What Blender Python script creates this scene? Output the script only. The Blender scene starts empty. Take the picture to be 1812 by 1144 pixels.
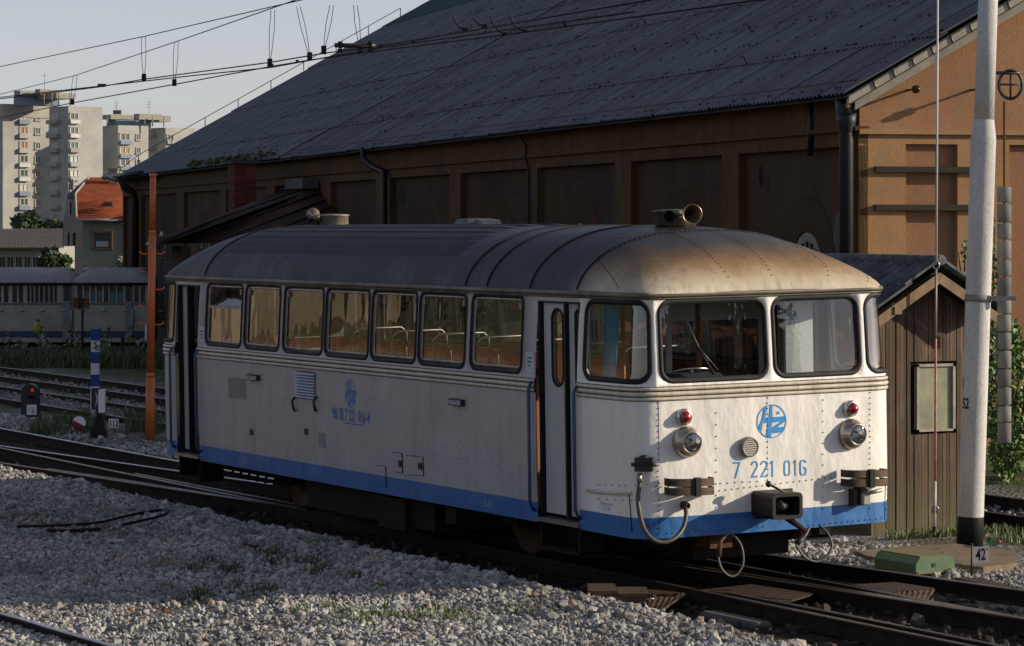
import bpy, bmesh, math, random
import numpy as np
from mathutils import Vector, Matrix
random.seed(7); RNG = np.random.default_rng(7)
SC = bpy.context.scene; COL = SC.collection
rad = math.radians

# ------------------------------------------------------------------ camera, light
FPX = 5367.0                       # focal length in photo pixels (photo 1812 wide)
CAM = Vector((24.8, -14.37, 3.45)); TH = rad(27.7)
FW = Vector((-math.cos(TH), math.sin(TH), 0)); RT = Vector((math.sin(TH), math.cos(TH), 0))
cd = bpy.data.cameras.new('camera'); cam = bpy.data.objects.new('camera', cd); COL.objects.link(cam)
cam.location = CAM; cam.rotation_euler = (rad(90), 0, math.atan2(FW.y, FW.x) - rad(90))
cd.sensor_width = 36; cd.lens = 36 * FPX / 1812; cd.shift_y = -(572 - 403) / 1812
cd.clip_start = 0.5; cd.clip_end = 4000
SC.camera = cam
SUN_AZ, SUN_EL = 61.0, 18.0
w = bpy.data.worlds.new('World'); SC.world = w; w.use_nodes = True
nt = w.node_tree; bg = nt.nodes['Background']
sky = nt.nodes.new('ShaderNodeTexSky'); sky.sky_type = 'NISHITA'; sky.sun_disc = False
sky.sun_elevation = rad(SUN_EL); sky.sun_rotation = rad(90 - SUN_AZ)
sky.air_density = 1.0; sky.dust_density = 0.6; sky.ozone_density = 1.5; sky.altitude = 200
hsv = nt.nodes.new('ShaderNodeHueSaturation'); hsv.inputs['Saturation'].default_value = .5          # hazy air: a paler, greyer sky
tint = nt.nodes.new('ShaderNodeMix'); tint.data_type = 'RGBA'; tint.blend_type = 'MULTIPLY'; tint.inputs[0].default_value = 1.0; tint.inputs[7].default_value = (1.0, .985, 1.13, 1)
nt.links.new(sky.outputs[0], hsv.inputs['Color']); nt.links.new(hsv.outputs[0], tint.inputs[6]); nt.links.new(tint.outputs[2], bg.inputs[0]); bg.inputs[1].default_value = 0.105
sd = bpy.data.lights.new('sun', 'SUN'); sd.energy = 5.0; sd.angle = rad(0.5); sd.color = (1.0, 0.86, 0.66)
sun = bpy.data.objects.new('sun', sd); COL.objects.link(sun)
sv = Vector((math.cos(rad(SUN_AZ)) * math.cos(rad(SUN_EL)), math.sin(rad(SUN_AZ)) * math.cos(rad(SUN_EL)), math.sin(rad(SUN_EL))))
sun.rotation_euler = sv.to_track_quat('Z', 'Y').to_euler(); sun.location = (0, 0, 60)
SC.view_settings.view_transform = 'Standard'; SC.view_settings.look = 'None'
SC.view_settings.exposure = 0.25; SC.view_settings.gamma = 1.0; SC.view_settings.use_curve_mapping = False

# ------------------------------------------------------------------ survey helpers: sight line of a photo point -> real place
def ray(px, py): return FW + RT * ((px - 906) / FPX) + Vector((0, 0, -(py - 403) / FPX))
def atd(px, py, d): return CAM + ray(px, py) * d
def gnd(px, py, z=0.0): return atd(px, py, (CAM.z - z) * FPX / (py - 403))
def hit(px, py, P0, N):
    r = ray(px, py); return CAM + r * ((Vector(P0) - CAM).dot(N) / r.dot(N))
def onx(px, py, x0): return hit(px, py, (x0, 0, 0), Vector((1, 0, 0)))
def ony(px, py, y0): return hit(px, py, (0, y0, 0), Vector((0, 1, 0)))
def proj(p):
    d = Vector(p) - CAM; dd = d.dot(FW); return 906 + d.dot(RT) / dd * FPX, 403 - d.z / dd * FPX, dd

# ------------------------------------------------------------------ materials
def new_mat(name):
    m = bpy.data.materials.new(name); m.use_nodes = True
    return m, m.node_tree, m.node_tree.nodes['Principled BSDF']
def N(t, kind, **kw):
    n = t.nodes.new(kind)
    for k, v in kw.items():
        if k in n.inputs.keys() if isinstance(k, str) else False: n.inputs[k].default_value = v
        else: setattr(n, k, v)
    return n
def noise(t, vec, scale, detail=4, rough=.6):
    n = t.nodes.new('ShaderNodeTexNoise'); n.inputs['Scale'].default_value = scale
    n.inputs['Detail'].default_value = detail; n.inputs['Roughness'].default_value = rough
    if vec is not None: t.links.new(vec, n.inputs['Vector'])
    return n.outputs['Fac']
def ramp(t, fac, stops):
    r = t.nodes.new('ShaderNodeValToRGB'); el = r.color_ramp.elements
    while len(el) < len(stops): el.new(.5)
    for e, (p, c) in zip(el, stops):
        e.position = p; e.color = (*c, 1) if len(c) == 3 else c
    t.links.new(fac, r.inputs[0]); return r.outputs[0]
def mix(t, fac, a, b, mode='MIX'):
    m = t.nodes.new('ShaderNodeMix'); m.data_type = 'RGBA'; m.blend_type = mode
    for inp, v in ((m.inputs[0], fac), (m.inputs[6], a), (m.inputs[7], b)):
        if hasattr(v, 'is_output'): t.links.new(v, inp)
        elif isinstance(v, tuple): inp.default_value = (*v, 1)
        else: inp.default_value = v
    return m.outputs[2]
def mapr(t, v, a, b, c=0., d=1.):
    m = t.nodes.new('ShaderNodeMapRange'); t.links.new(v, m.inputs[0])
    for i, q in enumerate((a, b, c, d)): m.inputs[i + 1].default_value = q
    return m.outputs[0]
def mathn(t, op, a, b=None):
    m = t.nodes.new('ShaderNodeMath'); m.operation = op
    for i, v in enumerate((a, b)):
        if v is None: continue
        if hasattr(v, 'is_output'): t.links.new(v, m.inputs[i])
        else: m.inputs[i].default_value = v
    return m.outputs[0]
def bump(t, bs, h, strength=.3, dist=.02):
    b = t.nodes.new('ShaderNodeBump'); b.inputs['Strength'].default_value = strength; b.inputs['Distance'].default_value = dist
    t.links.new(h, b.inputs['Height']); t.links.new(b.outputs[0], bs.inputs['Normal'])
def coords(t, kind='Object'):
    return t.nodes.new('ShaderNodeTexCoord').outputs[kind]
def stretch(t, vec, s):
    m = t.nodes.new('ShaderNodeMapping'); m.inputs['Scale'].default_value = s; t.links.new(vec, m.inputs[0]); return m.outputs[0]
MATS = {}
def M(name, col, rough=.6, metal=0., var=.25, scale=3., col2=None, bmp=0., bscale=60., streak=False, rnd=0., fine=.12):
    """plain weathered material: two-scale noise between two real colours, optional relief, streaks of dirt and per-object variation"""
    if name in MATS: return MATS[name]
    m, t, b = new_mat(name); v = coords(t)
    if col2 is None: col2 = tuple(c * (1 - var) for c in col)
    vv = stretch(t, v, (1, 1, .12)) if streak else v
    f = noise(t, vv, scale, 6, .65)
    c = ramp(t, f, [(.32, col), (.68, col2)])
    f2 = noise(t, v, scale * 14, 3)
    c = mix(t, mapr(t, f2, .3, .7, 0, fine * 2), c, tuple(q * .45 for q in col2))
    if rnd:
        oi = t.nodes.new('ShaderNodeObjectInfo').outputs['Random']
        hs = t.nodes.new('ShaderNodeHueSaturation'); t.links.new(c, hs.inputs['Color'])
        t.links.new(mapr(t, oi, 0, 1, 1 - rnd, 1 + rnd), hs.inputs['Value']); c = hs.outputs[0]
    t.links.new(c, b.inputs['Base Color']); b.inputs['Metallic'].default_value = metal
    t.links.new(mapr(t, f, .3, .7, max(rough - .08, .05), min(rough + .1, 1)), b.inputs['Roughness'])
    if rough >= .55: b.inputs['Specular IOR Level'].default_value = .18
    if bmp: bump(t, b, noise(t, v, bscale, 4), bmp, .02)
    MATS[name] = m; return m
def glass(name, tint, refl=.35, wob=.04, rough=0.0, wscale=1.3):
    if name in MATS: return MATS[name]
    m = bpy.data.materials.new(name); m.use_nodes = True; t = m.node_tree; t.nodes.remove(t.nodes['Principled BSDF'])
    out = t.nodes['Material Output']; tr = t.nodes.new('ShaderNodeBsdfTransparent'); gl = t.nodes.new('ShaderNodeBsdfGlossy')
    tr.inputs[0].default_value = (*tint, 1); gl.inputs['Roughness'].default_value = rough
    lw = t.nodes.new('ShaderNodeLayerWeight'); lw.inputs[0].default_value = .35
    mx = t.nodes.new('ShaderNodeMixShader'); t.links.new(mapr(t, lw.outputs['Fresnel'], 0, 1, refl * .5, min(1, refl * 1.8)), mx.inputs[0])
    t.links.new(tr.outputs[0], mx.inputs[1]); t.links.new(gl.outputs[0], mx.inputs[2]); t.links.new(mx.outputs[0], out.inputs[0])
    bp = t.nodes.new('ShaderNodeBump'); bp.inputs['Strength'].default_value = wob; bp.inputs['Distance'].default_value = .25
    t.links.new(noise(t, stretch(t, coords(t), (1, 1, .35)), wscale, 2, .4), bp.inputs['Height']); t.links.new(bp.outputs[0], gl.inputs['Normal'])
    MATS[name] = m; return m

# ------------------------------------------------------------------ objects
FR = {}                                          # frame origin of each thing / part
def V(p): return Vector(p)
def tag(o, label=None, cat=None, group=None, kind=None):
    if label: o['label'] = label
    if cat: o['category'] = cat
    if group: o['group'] = group
    if kind: o['kind'] = kind
    return o
def thing(name, label, cat, loc, group=None):
    o = bpy.data.objects.new(name, None); o.empty_display_size = .3; o.location = loc; COL.objects.link(o)
    FR[o.name] = V(loc); return tag(o, label, cat, group)
class MB:
    """collects geometry (in scene coordinates) and links it as ONE mesh object"""
    def __init__(s): s.v = []; s.f = []; s.mi = []; s.cur = 0; s.sm = []; s.smooth = False
    def add(s, vs, fs):
        k = len(s.v); s.v += [tuple(p) for p in vs]
        for f in fs: s.f.append(tuple(i + k for i in f)); s.mi.append(s.cur); s.sm.append(s.smooth)
        return s
    def frame(s, c, ex, ey, ez):                 # box from centre and three half-axis vectors
        c, ex, ey, ez = V(c), V(ex), V(ey), V(ez)
        vs = [c + ex * a + ey * b + ez * d for d in (-1, 1) for b in (-1, 1) for a in (-1, 1)]
        fs = [(0, 2, 3, 1), (4, 5, 7, 6), (0, 1, 5, 4), (2, 6, 7, 3), (0, 4, 6, 2), (1, 3, 7, 5)]
        if ex.cross(ey).dot(ez) < 0: fs = [f[::-1] for f in fs]
        return s.add(vs, fs)
    def box(s, x0, x1, y0, y1, z0, z1): return s.frame(((x0 + x1) / 2, (y0 + y1) / 2, (z0 + z1) / 2), ((x1 - x0) / 2, 0, 0), (0, (y1 - y0) / 2, 0), (0, 0, (z1 - z0) / 2))
    def bev(s, x0, x1, y0, y1, z0, z1, r=.01): # box with chamfered vertical+top edges
        lo = [(x0 + r, y0), (x1 - r, y0), (x1, y0 + r), (x1, y1 - r), (x1 - r, y1), (x0 + r, y1), (x0, y1 - r), (x0, y0 + r)]
        hi = [(x0 + r * 1.6, y0 + r), (x1 - r * 1.6, y0 + r), (x1 - r, y0 + r * 1.6), (x1 - r, y1 - r * 1.6), (x1 - r * 1.6, y1 - r), (x0 + r * 1.6, y1 - r), (x0 + r, y1 - r * 1.6), (x0 + r, y0 + r * 1.6)]
        vs = [(x, y, z0) for x, y in lo] + [(x, y, z1 - r) for x, y in lo] + [(x, y, z1) for x, y in hi]
        fs = [tuple(range(7, -1, -1)), tuple(range(16, 24))]
        for i in range(8):
            j = (i + 1) % 8; fs += [(i, j, 8 + j, 8 + i), (8 + i, 8 + j, 16 + j, 16 + i)]
        return s.add(vs, fs)
    def tube(s, path, r, n=8, closed=False, caps=True):
        P = [V(p) for p in path]; m = len(P); rr_ = r if hasattr(r, '__len__') else [r] * m
        up = None; vs = []
        for i, p in enumerate(P):
            a = P[(i - 1) % m] if (closed or i) else p; b = P[(i + 1) % m] if (closed or i < m - 1) else p
            tg = (b - a); tg = tg.normalized() if tg.length > 1e-9 else V((0, 0, 1))
            if up is None: up = V((0, 0, 1)) if abs(tg.z) < .9 else V((1, 0, 0))
            x = tg.cross(up); x = x.normalized() if x.length > 1e-6 else V((1, 0, 0)); y = x.cross(tg).normalized(); up = y
            vs += [p + (x * math.cos(2 * math.pi * k / n) + y * math.sin(2 * math.pi * k / n)) * rr_[i] for k in range(n)]
        fs = []
        for i in range(m if closed else m - 1):
            i2 = (i + 1) % m
            for k in range(n):
                k2 = (k + 1) % n; fs.append((i * n + k, i * n + k2, i2 * n + k2, i2 * n + k))
        sm = s.smooth; s.smooth = True; base = len(s.v); s.add(vs, fs); s.smooth = sm
        if caps and not closed:
            s.f.append(tuple(base + k for k in range(n))[::-1]); s.mi.append(s.cur); s.sm.append(False)
            s.f.append(tuple(base + (m - 1) * n + k for k in range(n))); s.mi.append(s.cur); s.sm.append(False)
        return s
    def lathe(s, o, ax, prof, n=24, smooth=True):  # prof: (radius, along) pairs
        o = V(o); ax = V(ax).normalized(); x = ax.cross(V((0, 0, 1)) if abs(ax.z) < .9 else V((1, 0, 0))).normalized(); y = ax.cross(x)
        vs = []; fs = []
        for r, h in prof: vs += [o + ax * h + (x * math.cos(2 * math.pi * k / n) + y * math.sin(2 * math.pi * k / n)) * max(r, 1e-4) for k in range(n)]
        for i in range(len(prof) - 1):
            for k in range(n): fs.append((i * n + k, i * n + (k + 1) % n, (i + 1) * n + (k + 1) % n, (i + 1) * n + k))
        sm = s.smooth; s.smooth = smooth; s.add(vs, fs); s.smooth = sm; return s
    def prism(s, pts, d):                        # planar polygon extruded by vector d
        P = [V(p) for p in pts]; d = V(d); n = len(P)
        fs = [tuple(range(n)), tuple(range(2 * n - 1, n - 1, -1))] + [(i, i + n, (i + 1) % n + n, (i + 1) % n) for i in range(n)]
        nn = (P[1] - P[0]).cross(P[2] - P[1])
        if nn.dot(d) > 0: fs = [f[::-1] for f in fs]
        return s.add(P + [p + d for p in P], fs)
    def grid(s, rows, flip=False):               # rows of equal-length point lists
        n = len(rows[0]); vs = [p for r in rows for p in r]; fs = []
        for i in range(len(rows) - 1):
            for k in range(n - 1):
                q = (i * n + k, i * n + k + 1, (i + 1) * n + k + 1, (i + 1) * n + k); fs.append(q[::-1] if flip else q)
        return s.add(vs, fs)
    def sphere(s, c, r, n=8, m=5, sz=1.):
        prof = [(r * math.sin(math.pi * i / m), -r * sz * math.cos(math.pi * i / m)) for i in range(m + 1)]
        return s.lathe(c, (0, 0, 1), prof, n)
    def build(s, name, mats, parent=None, label=None, cat=None, group=None, kind=None, auto=None, origin=None):
        if parent is not None: org = FR[parent.name]
        elif origin is not None: org = V(origin)
        else:
            a = np.array(s.v); org = V((float(a[:, 0].mean()), float(a[:, 1].mean()), float(a[:, 2].min())))
        me = bpy.data.meshes.new(name); me.from_pydata([(p[0] - org.x, p[1] - org.y, p[2] - org.z) for p in s.v], [], s.f)
        for m in (mats if isinstance(mats, (list, tuple)) else [mats]): me.materials.append(m)
        me.polygons.foreach_set('material_index', s.mi); me.polygons.foreach_set('use_smooth', s.sm); me.update()
        o = bpy.data.objects.new(name, me); COL.objects.link(o)
        if parent is not None: o.parent = parent
        else: o.location = org
        FR[o.name] = org
        return tag(o, label, cat, group, kind)
def fixn(o):
    bm = bmesh.new(); bm.from_mesh(o.data); bmesh.ops.recalc_face_normals(bm, faces=bm.faces); bm.to_mesh(o.data); bm.free(); return o
def copyobj(o, loc=None, parent=None, rot=None):
    c = o.copy(); COL.objects.link(c)
    if parent is not None: c.parent = parent
    if loc is not None: c.location = loc
    if rot is not None: c.rotation_euler = rot
    return c
def big_mesh(name, verts, tris, mat, attr=None, origin=(0, 0, 0), **kw):
    me = bpy.data.meshes.new(name); n = len(tris); verts = np.asarray(verts, np.float32) - np.array(origin, np.float32); tris = np.asarray(tris, np.int32)
    k = tris.shape[1]
    me.vertices.add(len(verts)); me.vertices.foreach_set('co', verts.ravel())
    me.loops.add(n * k); me.loops.foreach_set('vertex_index', tris.ravel())
    me.polygons.add(n); me.polygons.foreach_set('loop_start', np.arange(0, n * k, k, dtype=np.int32)); me.polygons.foreach_set('loop_total', np.full(n, k, np.int32))
    if attr is not None:
        a = me.attributes.new('tone', 'FLOAT', 'POINT'); a.data.foreach_set('value', np.asarray(attr, np.float32))
    me.materials.append(mat); me.polygons.foreach_set('use_smooth', np.zeros(n, bool)); me.update(calc_edges=True); me.validate()
    o = bpy.data.objects.new(name, me); COL.objects.link(o); o.location = origin
    return tag(o, **kw)
def leaves(P, size, mat, name, parent=None, aspect=.55, up=0., **kw):
    """many small folded leaf blades at points P"""
    P = np.asarray(P, float); n = len(P); sz = size * RNG.uniform(.6, 1.3, (n, 1))
    a = RNG.normal(size=(n, 3)); a[:, 2] += up; a /= np.linalg.norm(a, axis=1, keepdims=True)
    b = np.cross(a, RNG.normal(size=(n, 3))); b /= np.linalg.norm(b, axis=1, keepdims=True)
    v = np.stack([P - a * sz, P + b * sz * aspect, P + a * sz, P - b * sz * aspect], 1).reshape(-1, 3)
    q = np.arange(n * 4).reshape(n, 4); tone = np.repeat(RNG.uniform(0, 1, n), 4)
    org = FR[parent.name] if parent is not None else V(P.min(0) * .5 + P.max(0) * .5)
    o = big_mesh(name, v, q, mat, tone, tuple(org), **kw)
    if parent is not None: o.parent = parent; o.location = (0, 0, 0)
    FR[o.name] = V(org); return o
def leaf_mat(name, c1, c2):
    if name in MATS: return MATS[name]
    m, t, b = new_mat(name); a = t.nodes.new('ShaderNodeAttribute'); a.attribute_name = 'tone'
    t.links.new(ramp(t, a.outputs['Fac'], [(0, c1), (1, c2)]), b.inputs['Base Color']); b.inputs['Roughness'].default_value = .55
    b.inputs['Transmission Weight'].default_value = 0
    MATS[name] = m; return m
def text2d(body, size, xs=1., bold=0., align='CENTER'):
    c = bpy.data.curves.new('t', 'FONT'); c.body = body; c.size = size; c.offset = bold; c.align_x = align; c.resolution_u = 3
    o = bpy.data.objects.new('t', c); COL.objects.link(o); bpy.context.view_layer.update()
    me = bpy.data.meshes.new_from_object(o.evaluated_get(bpy.context.evaluated_depsgraph_get()))
    vs = [(v.co.x * xs, v.co.y) for v in me.vertices]; fs = [tuple(p.vertices) for p in me.polygons]
    bpy.data.objects.remove(o); bpy.data.curves.remove(c); bpy.data.meshes.remove(me); return vs, fs
def put_text(mb, body, size, o, ex, ez, xs=1., bold=0.):
    vs, fs = text2d(body, size, xs, bold); o, ex, ez = V(o), V(ex), V(ez)
    return mb.add([o + ex * x + ez * y for x, y in vs], fs)

# ------------------------------------------------------------------ palette
paint = None
rubber = M('rubber', (.018, .018, .02), .55, var=.4)
black = M('black_paint', (.02, .02, .022), .5, var=.4)
grime = M('oily_underframe', (.008, .0065, .005), .8, var=.5, col2=(.014, .009, .006))
chrome = M('chrome', (.62, .62, .6), .18, 1., var=.25, scale=8)
dullmetal = M('dull_metal', (.32, .31, .29), .4, .8, var=.4, scale=9)
rustm = M('rust', (.11, .05, .025), .85, var=.5, scale=6, col2=(.05, .022, .012), bmp=.3)
white = M('white_enamel', (.72, .72, .70), .45, var=.12)
redpaint = M('red_paint', (.35, .05, .03), .5, var=.3)
def srgb(r, g, b): return tuple(((c / 255) / 12.92 if c / 255 <= .04045 else ((c / 255 + .055) / 1.055) ** 2.4) for c in (r, g, b))
# ================================================================== GROUND AND TRACKS
def sstep(a, b, x): q = min(1, max(0, (x - a) / (b - a))); return q * q * (3 - 2 * q)
def hsh(x, y): return (math.sin(x * 1.7 + y * .9) + math.sin(x * .6 - y * 1.3 + 2) + math.sin(x * 3.1 + y * 2.3 + 1) * .5) / 2.5
def zg(x, y):
    d = (x - CAM.x) * FW.x + (y - CAM.y) * FW.y
    near = -.045 + .03 * hsh(x, y) - .13 * sstep(-2.2, -5.5, y) + .05 * math.exp(-((y + 1.0) / .7) ** 2)
    mid = -.165
    far = -.11 + .035 * hsh(x * .8, y)
    z = near + (mid - near) * sstep(-.72, -.42, y)
    z = z + (far - z) * sstep(3.0, 3.9, y)
    z = z + (-.165 - z) * sstep(6.8, 7.4, y) * (1 - sstep(9.9, 10.4, y))
    z -= 1.35 * sstep(74, 116, d)
    return z
gx = np.concatenate([[-3000, -1200, -600, -350, -220], np.arange(-170, -60, 4), np.arange(-60, -22, 1.), np.arange(-22, 6, .22), np.arange(6, 30, 2), [40, 80, 200, 600, 3000]])
gy = np.concatenate([[-3000, -600, -200, -80, -40, -20, -12], np.arange(-9, -.9, .22), np.arange(-.9, -.3, .06), np.arange(-.3, 3, .5), np.arange(3, 11, .2), np.arange(11, 60, 3), [80, 120, 200, 350, 700, 1200, 3000]])
gv = [(float(x), float(y), zg(x, y)) for y in gy for x in gx]; nxg = len(gx)
gf = [(j * nxg + i, j * nxg + i + 1, (j + 1) * nxg + i + 1, (j + 1) * nxg + i) for j in range(len(gy) - 1) for i in range(nxg - 1)]
m, t, b = new_mat('ground_gravel'); v = coords(t); sx = t.nodes.new('ShaderNodeSeparateXYZ'); t.links.new(v, sx.inputs[0]); X_, Y_ = sx.outputs[0], sx.outputs[1]
n1 = noise(t, v, .55, 6, .65); n2 = noise(t, v, 6., 5); vo = t.nodes.new('ShaderNodeTexVoronoi'); vo.inputs['Scale'].default_value = 19.; t.links.new(v, vo.inputs['Vector'])
vcol = t.nodes.new('ShaderNodeSeparateColor'); t.links.new(vo.outputs['Color'], vcol.inputs[0])
stone = ramp(t, vcol.outputs[0], [(0, (.16, .155, .15)), (.6, (.30, .29, .275)), (1, (.42, .40, .37))])
stone = mix(t, mapr(t, vo.outputs['Distance'], .25, .6, 0, .75), stone, (.045, .042, .038))
soil = ramp(t, n2, [(.3, (.085, .068, .048)), (.7, (.17, .14, .105))])
near = mix(t, mapr(t, n1, .46, .62), stone, soil)
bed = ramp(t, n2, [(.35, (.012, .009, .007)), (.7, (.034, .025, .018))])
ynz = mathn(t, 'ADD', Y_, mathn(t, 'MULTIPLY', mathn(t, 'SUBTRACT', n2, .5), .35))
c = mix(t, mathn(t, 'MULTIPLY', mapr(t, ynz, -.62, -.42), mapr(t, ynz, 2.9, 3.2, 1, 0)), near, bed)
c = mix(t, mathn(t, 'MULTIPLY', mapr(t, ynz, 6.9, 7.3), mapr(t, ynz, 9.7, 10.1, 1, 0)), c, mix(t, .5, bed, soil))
green = ramp(t, n2, [(.3, (.022, .04, .012)), (.7, (.05, .075, .02))])
c = mix(t, mathn(t, 'MULTIPLY', mapr(t, ynz, 10.2, 11.5), 1.), c, green)
c = mix(t, mathn(t, 'MULTIPLY', mapr(t, n1, .5, .62), mapr(t, ynz, 3.4, 4.2)), c, mix(t, .45, soil, green))
t.links.new(c, b.inputs['Base Color']); b.inputs['Roughness'].default_value = .95; b.inputs['Specular IOR Level'].default_value = .12
hgt = mathn(t, 'ADD', mathn(t, 'MULTIPLY', vo.outputs['Distance'], -1.), mathn(t, 'MULTIPLY', n2, .6)); bump(t, b, hgt, .8, .03)
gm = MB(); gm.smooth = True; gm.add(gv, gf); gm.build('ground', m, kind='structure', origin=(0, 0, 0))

# rails and sleepers
railmat = M('rail_side', (.030, .019, .012), .75, .2, var=.5, col2=(.014, .010, .008), scale=5)
m, t, b = new_mat('rail_head'); v = coords(t); f_ = noise(t, stretch(t, v, (.4, 8, 8)), 6, 4)
t.links.new(ramp(t, f_, [(.35, (.36, .35, .34)), (.65, (.20, .18, .16))]), b.inputs['Base Color']); b.inputs['Metallic'].default_value = .95; t.links.new(mapr(t, f_, .3, .7, .24, .42), b.inputs['Roughness']); headmat = m
m, t, b = new_mat('rail_head_dull'); v = coords(t); f_ = noise(t, v, 5, 4); t.links.new(ramp(t, f_, [(.35, (.07, .05, .035)), (.65, (.14, .115, .09))]), b.inputs['Base Color']); b.inputs['Metallic'].default_value = .6; b.inputs['Roughness'].default_value = .45; dullhead = m
PROF = [(-.065, -.155), (.065, -.155), (.065, -.14), (.012, -.125), (.012, -.035), (.034, -.028), (.034, -.006), (.026, 0), (-.026, 0), (-.034, -.006), (-.034, -.028), (-.012, -.035), (-.012, -.125), (-.065, -.14)]
def rail(path, parent, head=None, dz=0., name='rail', sc=1.):
    q = MB(); P = [V(p) for p in path]; n = len(PROF); vs = []
    for i, p in enumerate(P):
        tg = (P[min(i + 1, len(P) - 1)] - P[max(i - 1, 0)]).normalized(); nn = V((-tg.y, tg.x, 0)).normalized()
        vs += [p + nn * u * sc + V((0, 0, z + dz)) for u, z in PROF]
    fs = []; mi = []
    for i in range(len(P) - 1):
        for k in range(n):
            fs.append((i * n + k, i * n + (k + 1) % n, (i + 1) * n + (k + 1) % n, (i + 1) * n + k)); mi.append(1 if k in (6, 7, 8) else 0)
    q.add(vs, fs); q.mi = mi; o = q.build(name, [railmat, head or headmat], parent); fixn(o); return o
sleeper_mat = M('sleeper_oak', (.030, .021, .014), .85, var=.5, col2=(.013, .010, .008), scale=4, bmp=.4, bscale=30, rnd=.35)
def track(label, f0, f1, x0, x1, step=.62, lens=1.28, zt=-.155, group=None, head=None, heads=None, dz=0., rails=True):
    xm = (x0 + x1) / 2; tr = thing('railway_track', label, 'track', (xm, (f0(xm) + f1(xm)) / 2, zt - .15), group)
    for k, fn_ in enumerate((f0, f1)):
        xs_ = np.linspace(x0, x1, 24); rail([(x, fn_(x), dz) for x in xs_], tr, (heads[k] if heads else head))
    proto = None; ang = math.atan2(f0(x1) - f0(x0), x1 - x0)
    nsl = int((x1 - x0) / step)
    for i in range(min(nsl, 290)):
        x = x1 - step * (i + .5); y = (f0(x) + f1(x)) / 2
        if proto is None:
            q = MB(); q.bev(x - .125, x + .125, y - lens, y + lens, zt - .16, zt, .015); proto = q.build('sleeper', sleeper_mat, tr); p0 = V((x, y, 0)); org = FR[tr.name]
            me = proto.data
            for vv in me.vertices: vv.co = vv.co - (p0 - org) + V((0, 0, org.z * 0))
            proto.location = (p0 - org).x, (p0 - org).y, 0
        else:
            copyobj(proto, (x - org.x + random.uniform(-.03, .03), y - org.y, random.uniform(-.008, 0)), tr, (0, 0, ang + random.uniform(-.02, .02)))
    return tr
trackA = track('rusty track that the white railbus stands on', lambda x: .63, lambda x: 2.10, -75, 13, heads=[dullhead, headmat])
trackB = track('track with the bright rail that crosses under the railbus at a slant', lambda x: 1.50 + .113 * (x + 2.2), lambda x: 2.97 + .113 * (x + 2.2), -62, 13, lens=1.35, zt=-.168, heads=[dullhead, headmat], dz=-.004)
trackC = track('short rusty track in the weeds behind the points lantern', lambda x: 4.99 + .03 * math.sin(x * .2), lambda x: 6.43, -75, -13, zt=-.15, head=dullhead, dz=.0)
trackD = track('rusty track running past the back of the wooden hut', lambda x: 7.87, lambda x: 9.30, -105, 14, step=.66, head=dullhead)
for nm, lab, pts in (('switch_blade', 'long thin switch blade lying along the near rail beside the gravel', [(-16.8, -.05), (-14, .28), (-11.5, .50), (-8.5, .83)]),
                     ('switch_blade', 'thin switch blade between the bright rail and the near rail under the railbus', [(-15.4, .76), (-12.6, .80), (-10.8, .85), (-8, .90)]),
                     ('switch_blade', 'short switch blade with a brown side at the lower right corner', [(.3, .80), (1.2, .84), (2.0, .86), (4.5, .86), (8, .9)]),
                     ('switch_blade', 'switch blade with a bright tip among the rails at the right edge', [(-2.4, 1.63), (0, 1.86), (2.0, 2.05), (3.2, 2.12)])):
    rail([(x, y, -.004) for x, y in pts], trackB if 'lying along' in lab or 'bright tip' in lab else trackA, dullhead if 'bright tip' not in lab else headmat, name=nm, sc=.85)

# ballast: every stone is a faceted pebble
def pebbles(name, P, size, mat, seed=1):
    g = np.random.default_rng(seed); n = len(P)
    ph_ = (1 + 5 ** .5) / 2; ico = np.array([(-1, ph_, 0), (1, ph_, 0), (-1, -ph_, 0), (1, -ph_, 0), (0, -1, ph_), (0, 1, ph_), (0, -1, -ph_), (0, 1, -ph_), (ph_, 0, -1), (ph_, 0, 1), (-ph_, 0, -1), (-ph_, 0, 1)]) / 1.9
    tri = np.array([(0, 11, 5), (0, 5, 1), (0, 1, 7), (0, 7, 10), (0, 10, 11), (1, 5, 9), (5, 11, 4), (11, 10, 2), (10, 7, 6), (7, 1, 8), (3, 9, 4), (3, 4, 2), (3, 2, 6), (3, 6, 8), (3, 8, 9), (4, 9, 5), (2, 4, 11), (6, 2, 10), (8, 6, 7), (9, 8, 1)])
    sz = size * np.exp(g.normal(0, .34, n)); ax = g.uniform(.55, 1.15, (n, 3)); ax[:, 2] *= .78
    jit = 1 + g.uniform(-.28, .28, (n, 12, 1)); V0 = ico[None] * jit * ax[:, None, :] * sz[:, None, None]
    q = g.normal(size=(n, 4)); q /= np.linalg.norm(q, axis=1, keepdims=True); w_, x, y, z = q.T
    Rm = np.stack([1 - 2 * (y * y + z * z), 2 * (x * y - z * w_), 2 * (x * z + y * w_), 2 * (x * y + z * w_), 1 - 2 * (x * x + z * z), 2 * (y * z - x * w_), 2 * (x * z - y * w_), 2 * (y * z + x * w_), 1 - 2 * (x * x + y * y)], 1).reshape(n, 3, 3)
    Vv = np.einsum('nij,nkj->nki', Rm, V0) + P[:, None, :]
    T = (tri[None] + 12 * np.arange(n)[:, None, None]).reshape(-1, 3); tone = np.repeat(g.uniform(0, 1, n), 12)
    return big_mesh(name, Vv.reshape(-1, 3), T, mat, tone, kind='stuff')
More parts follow.
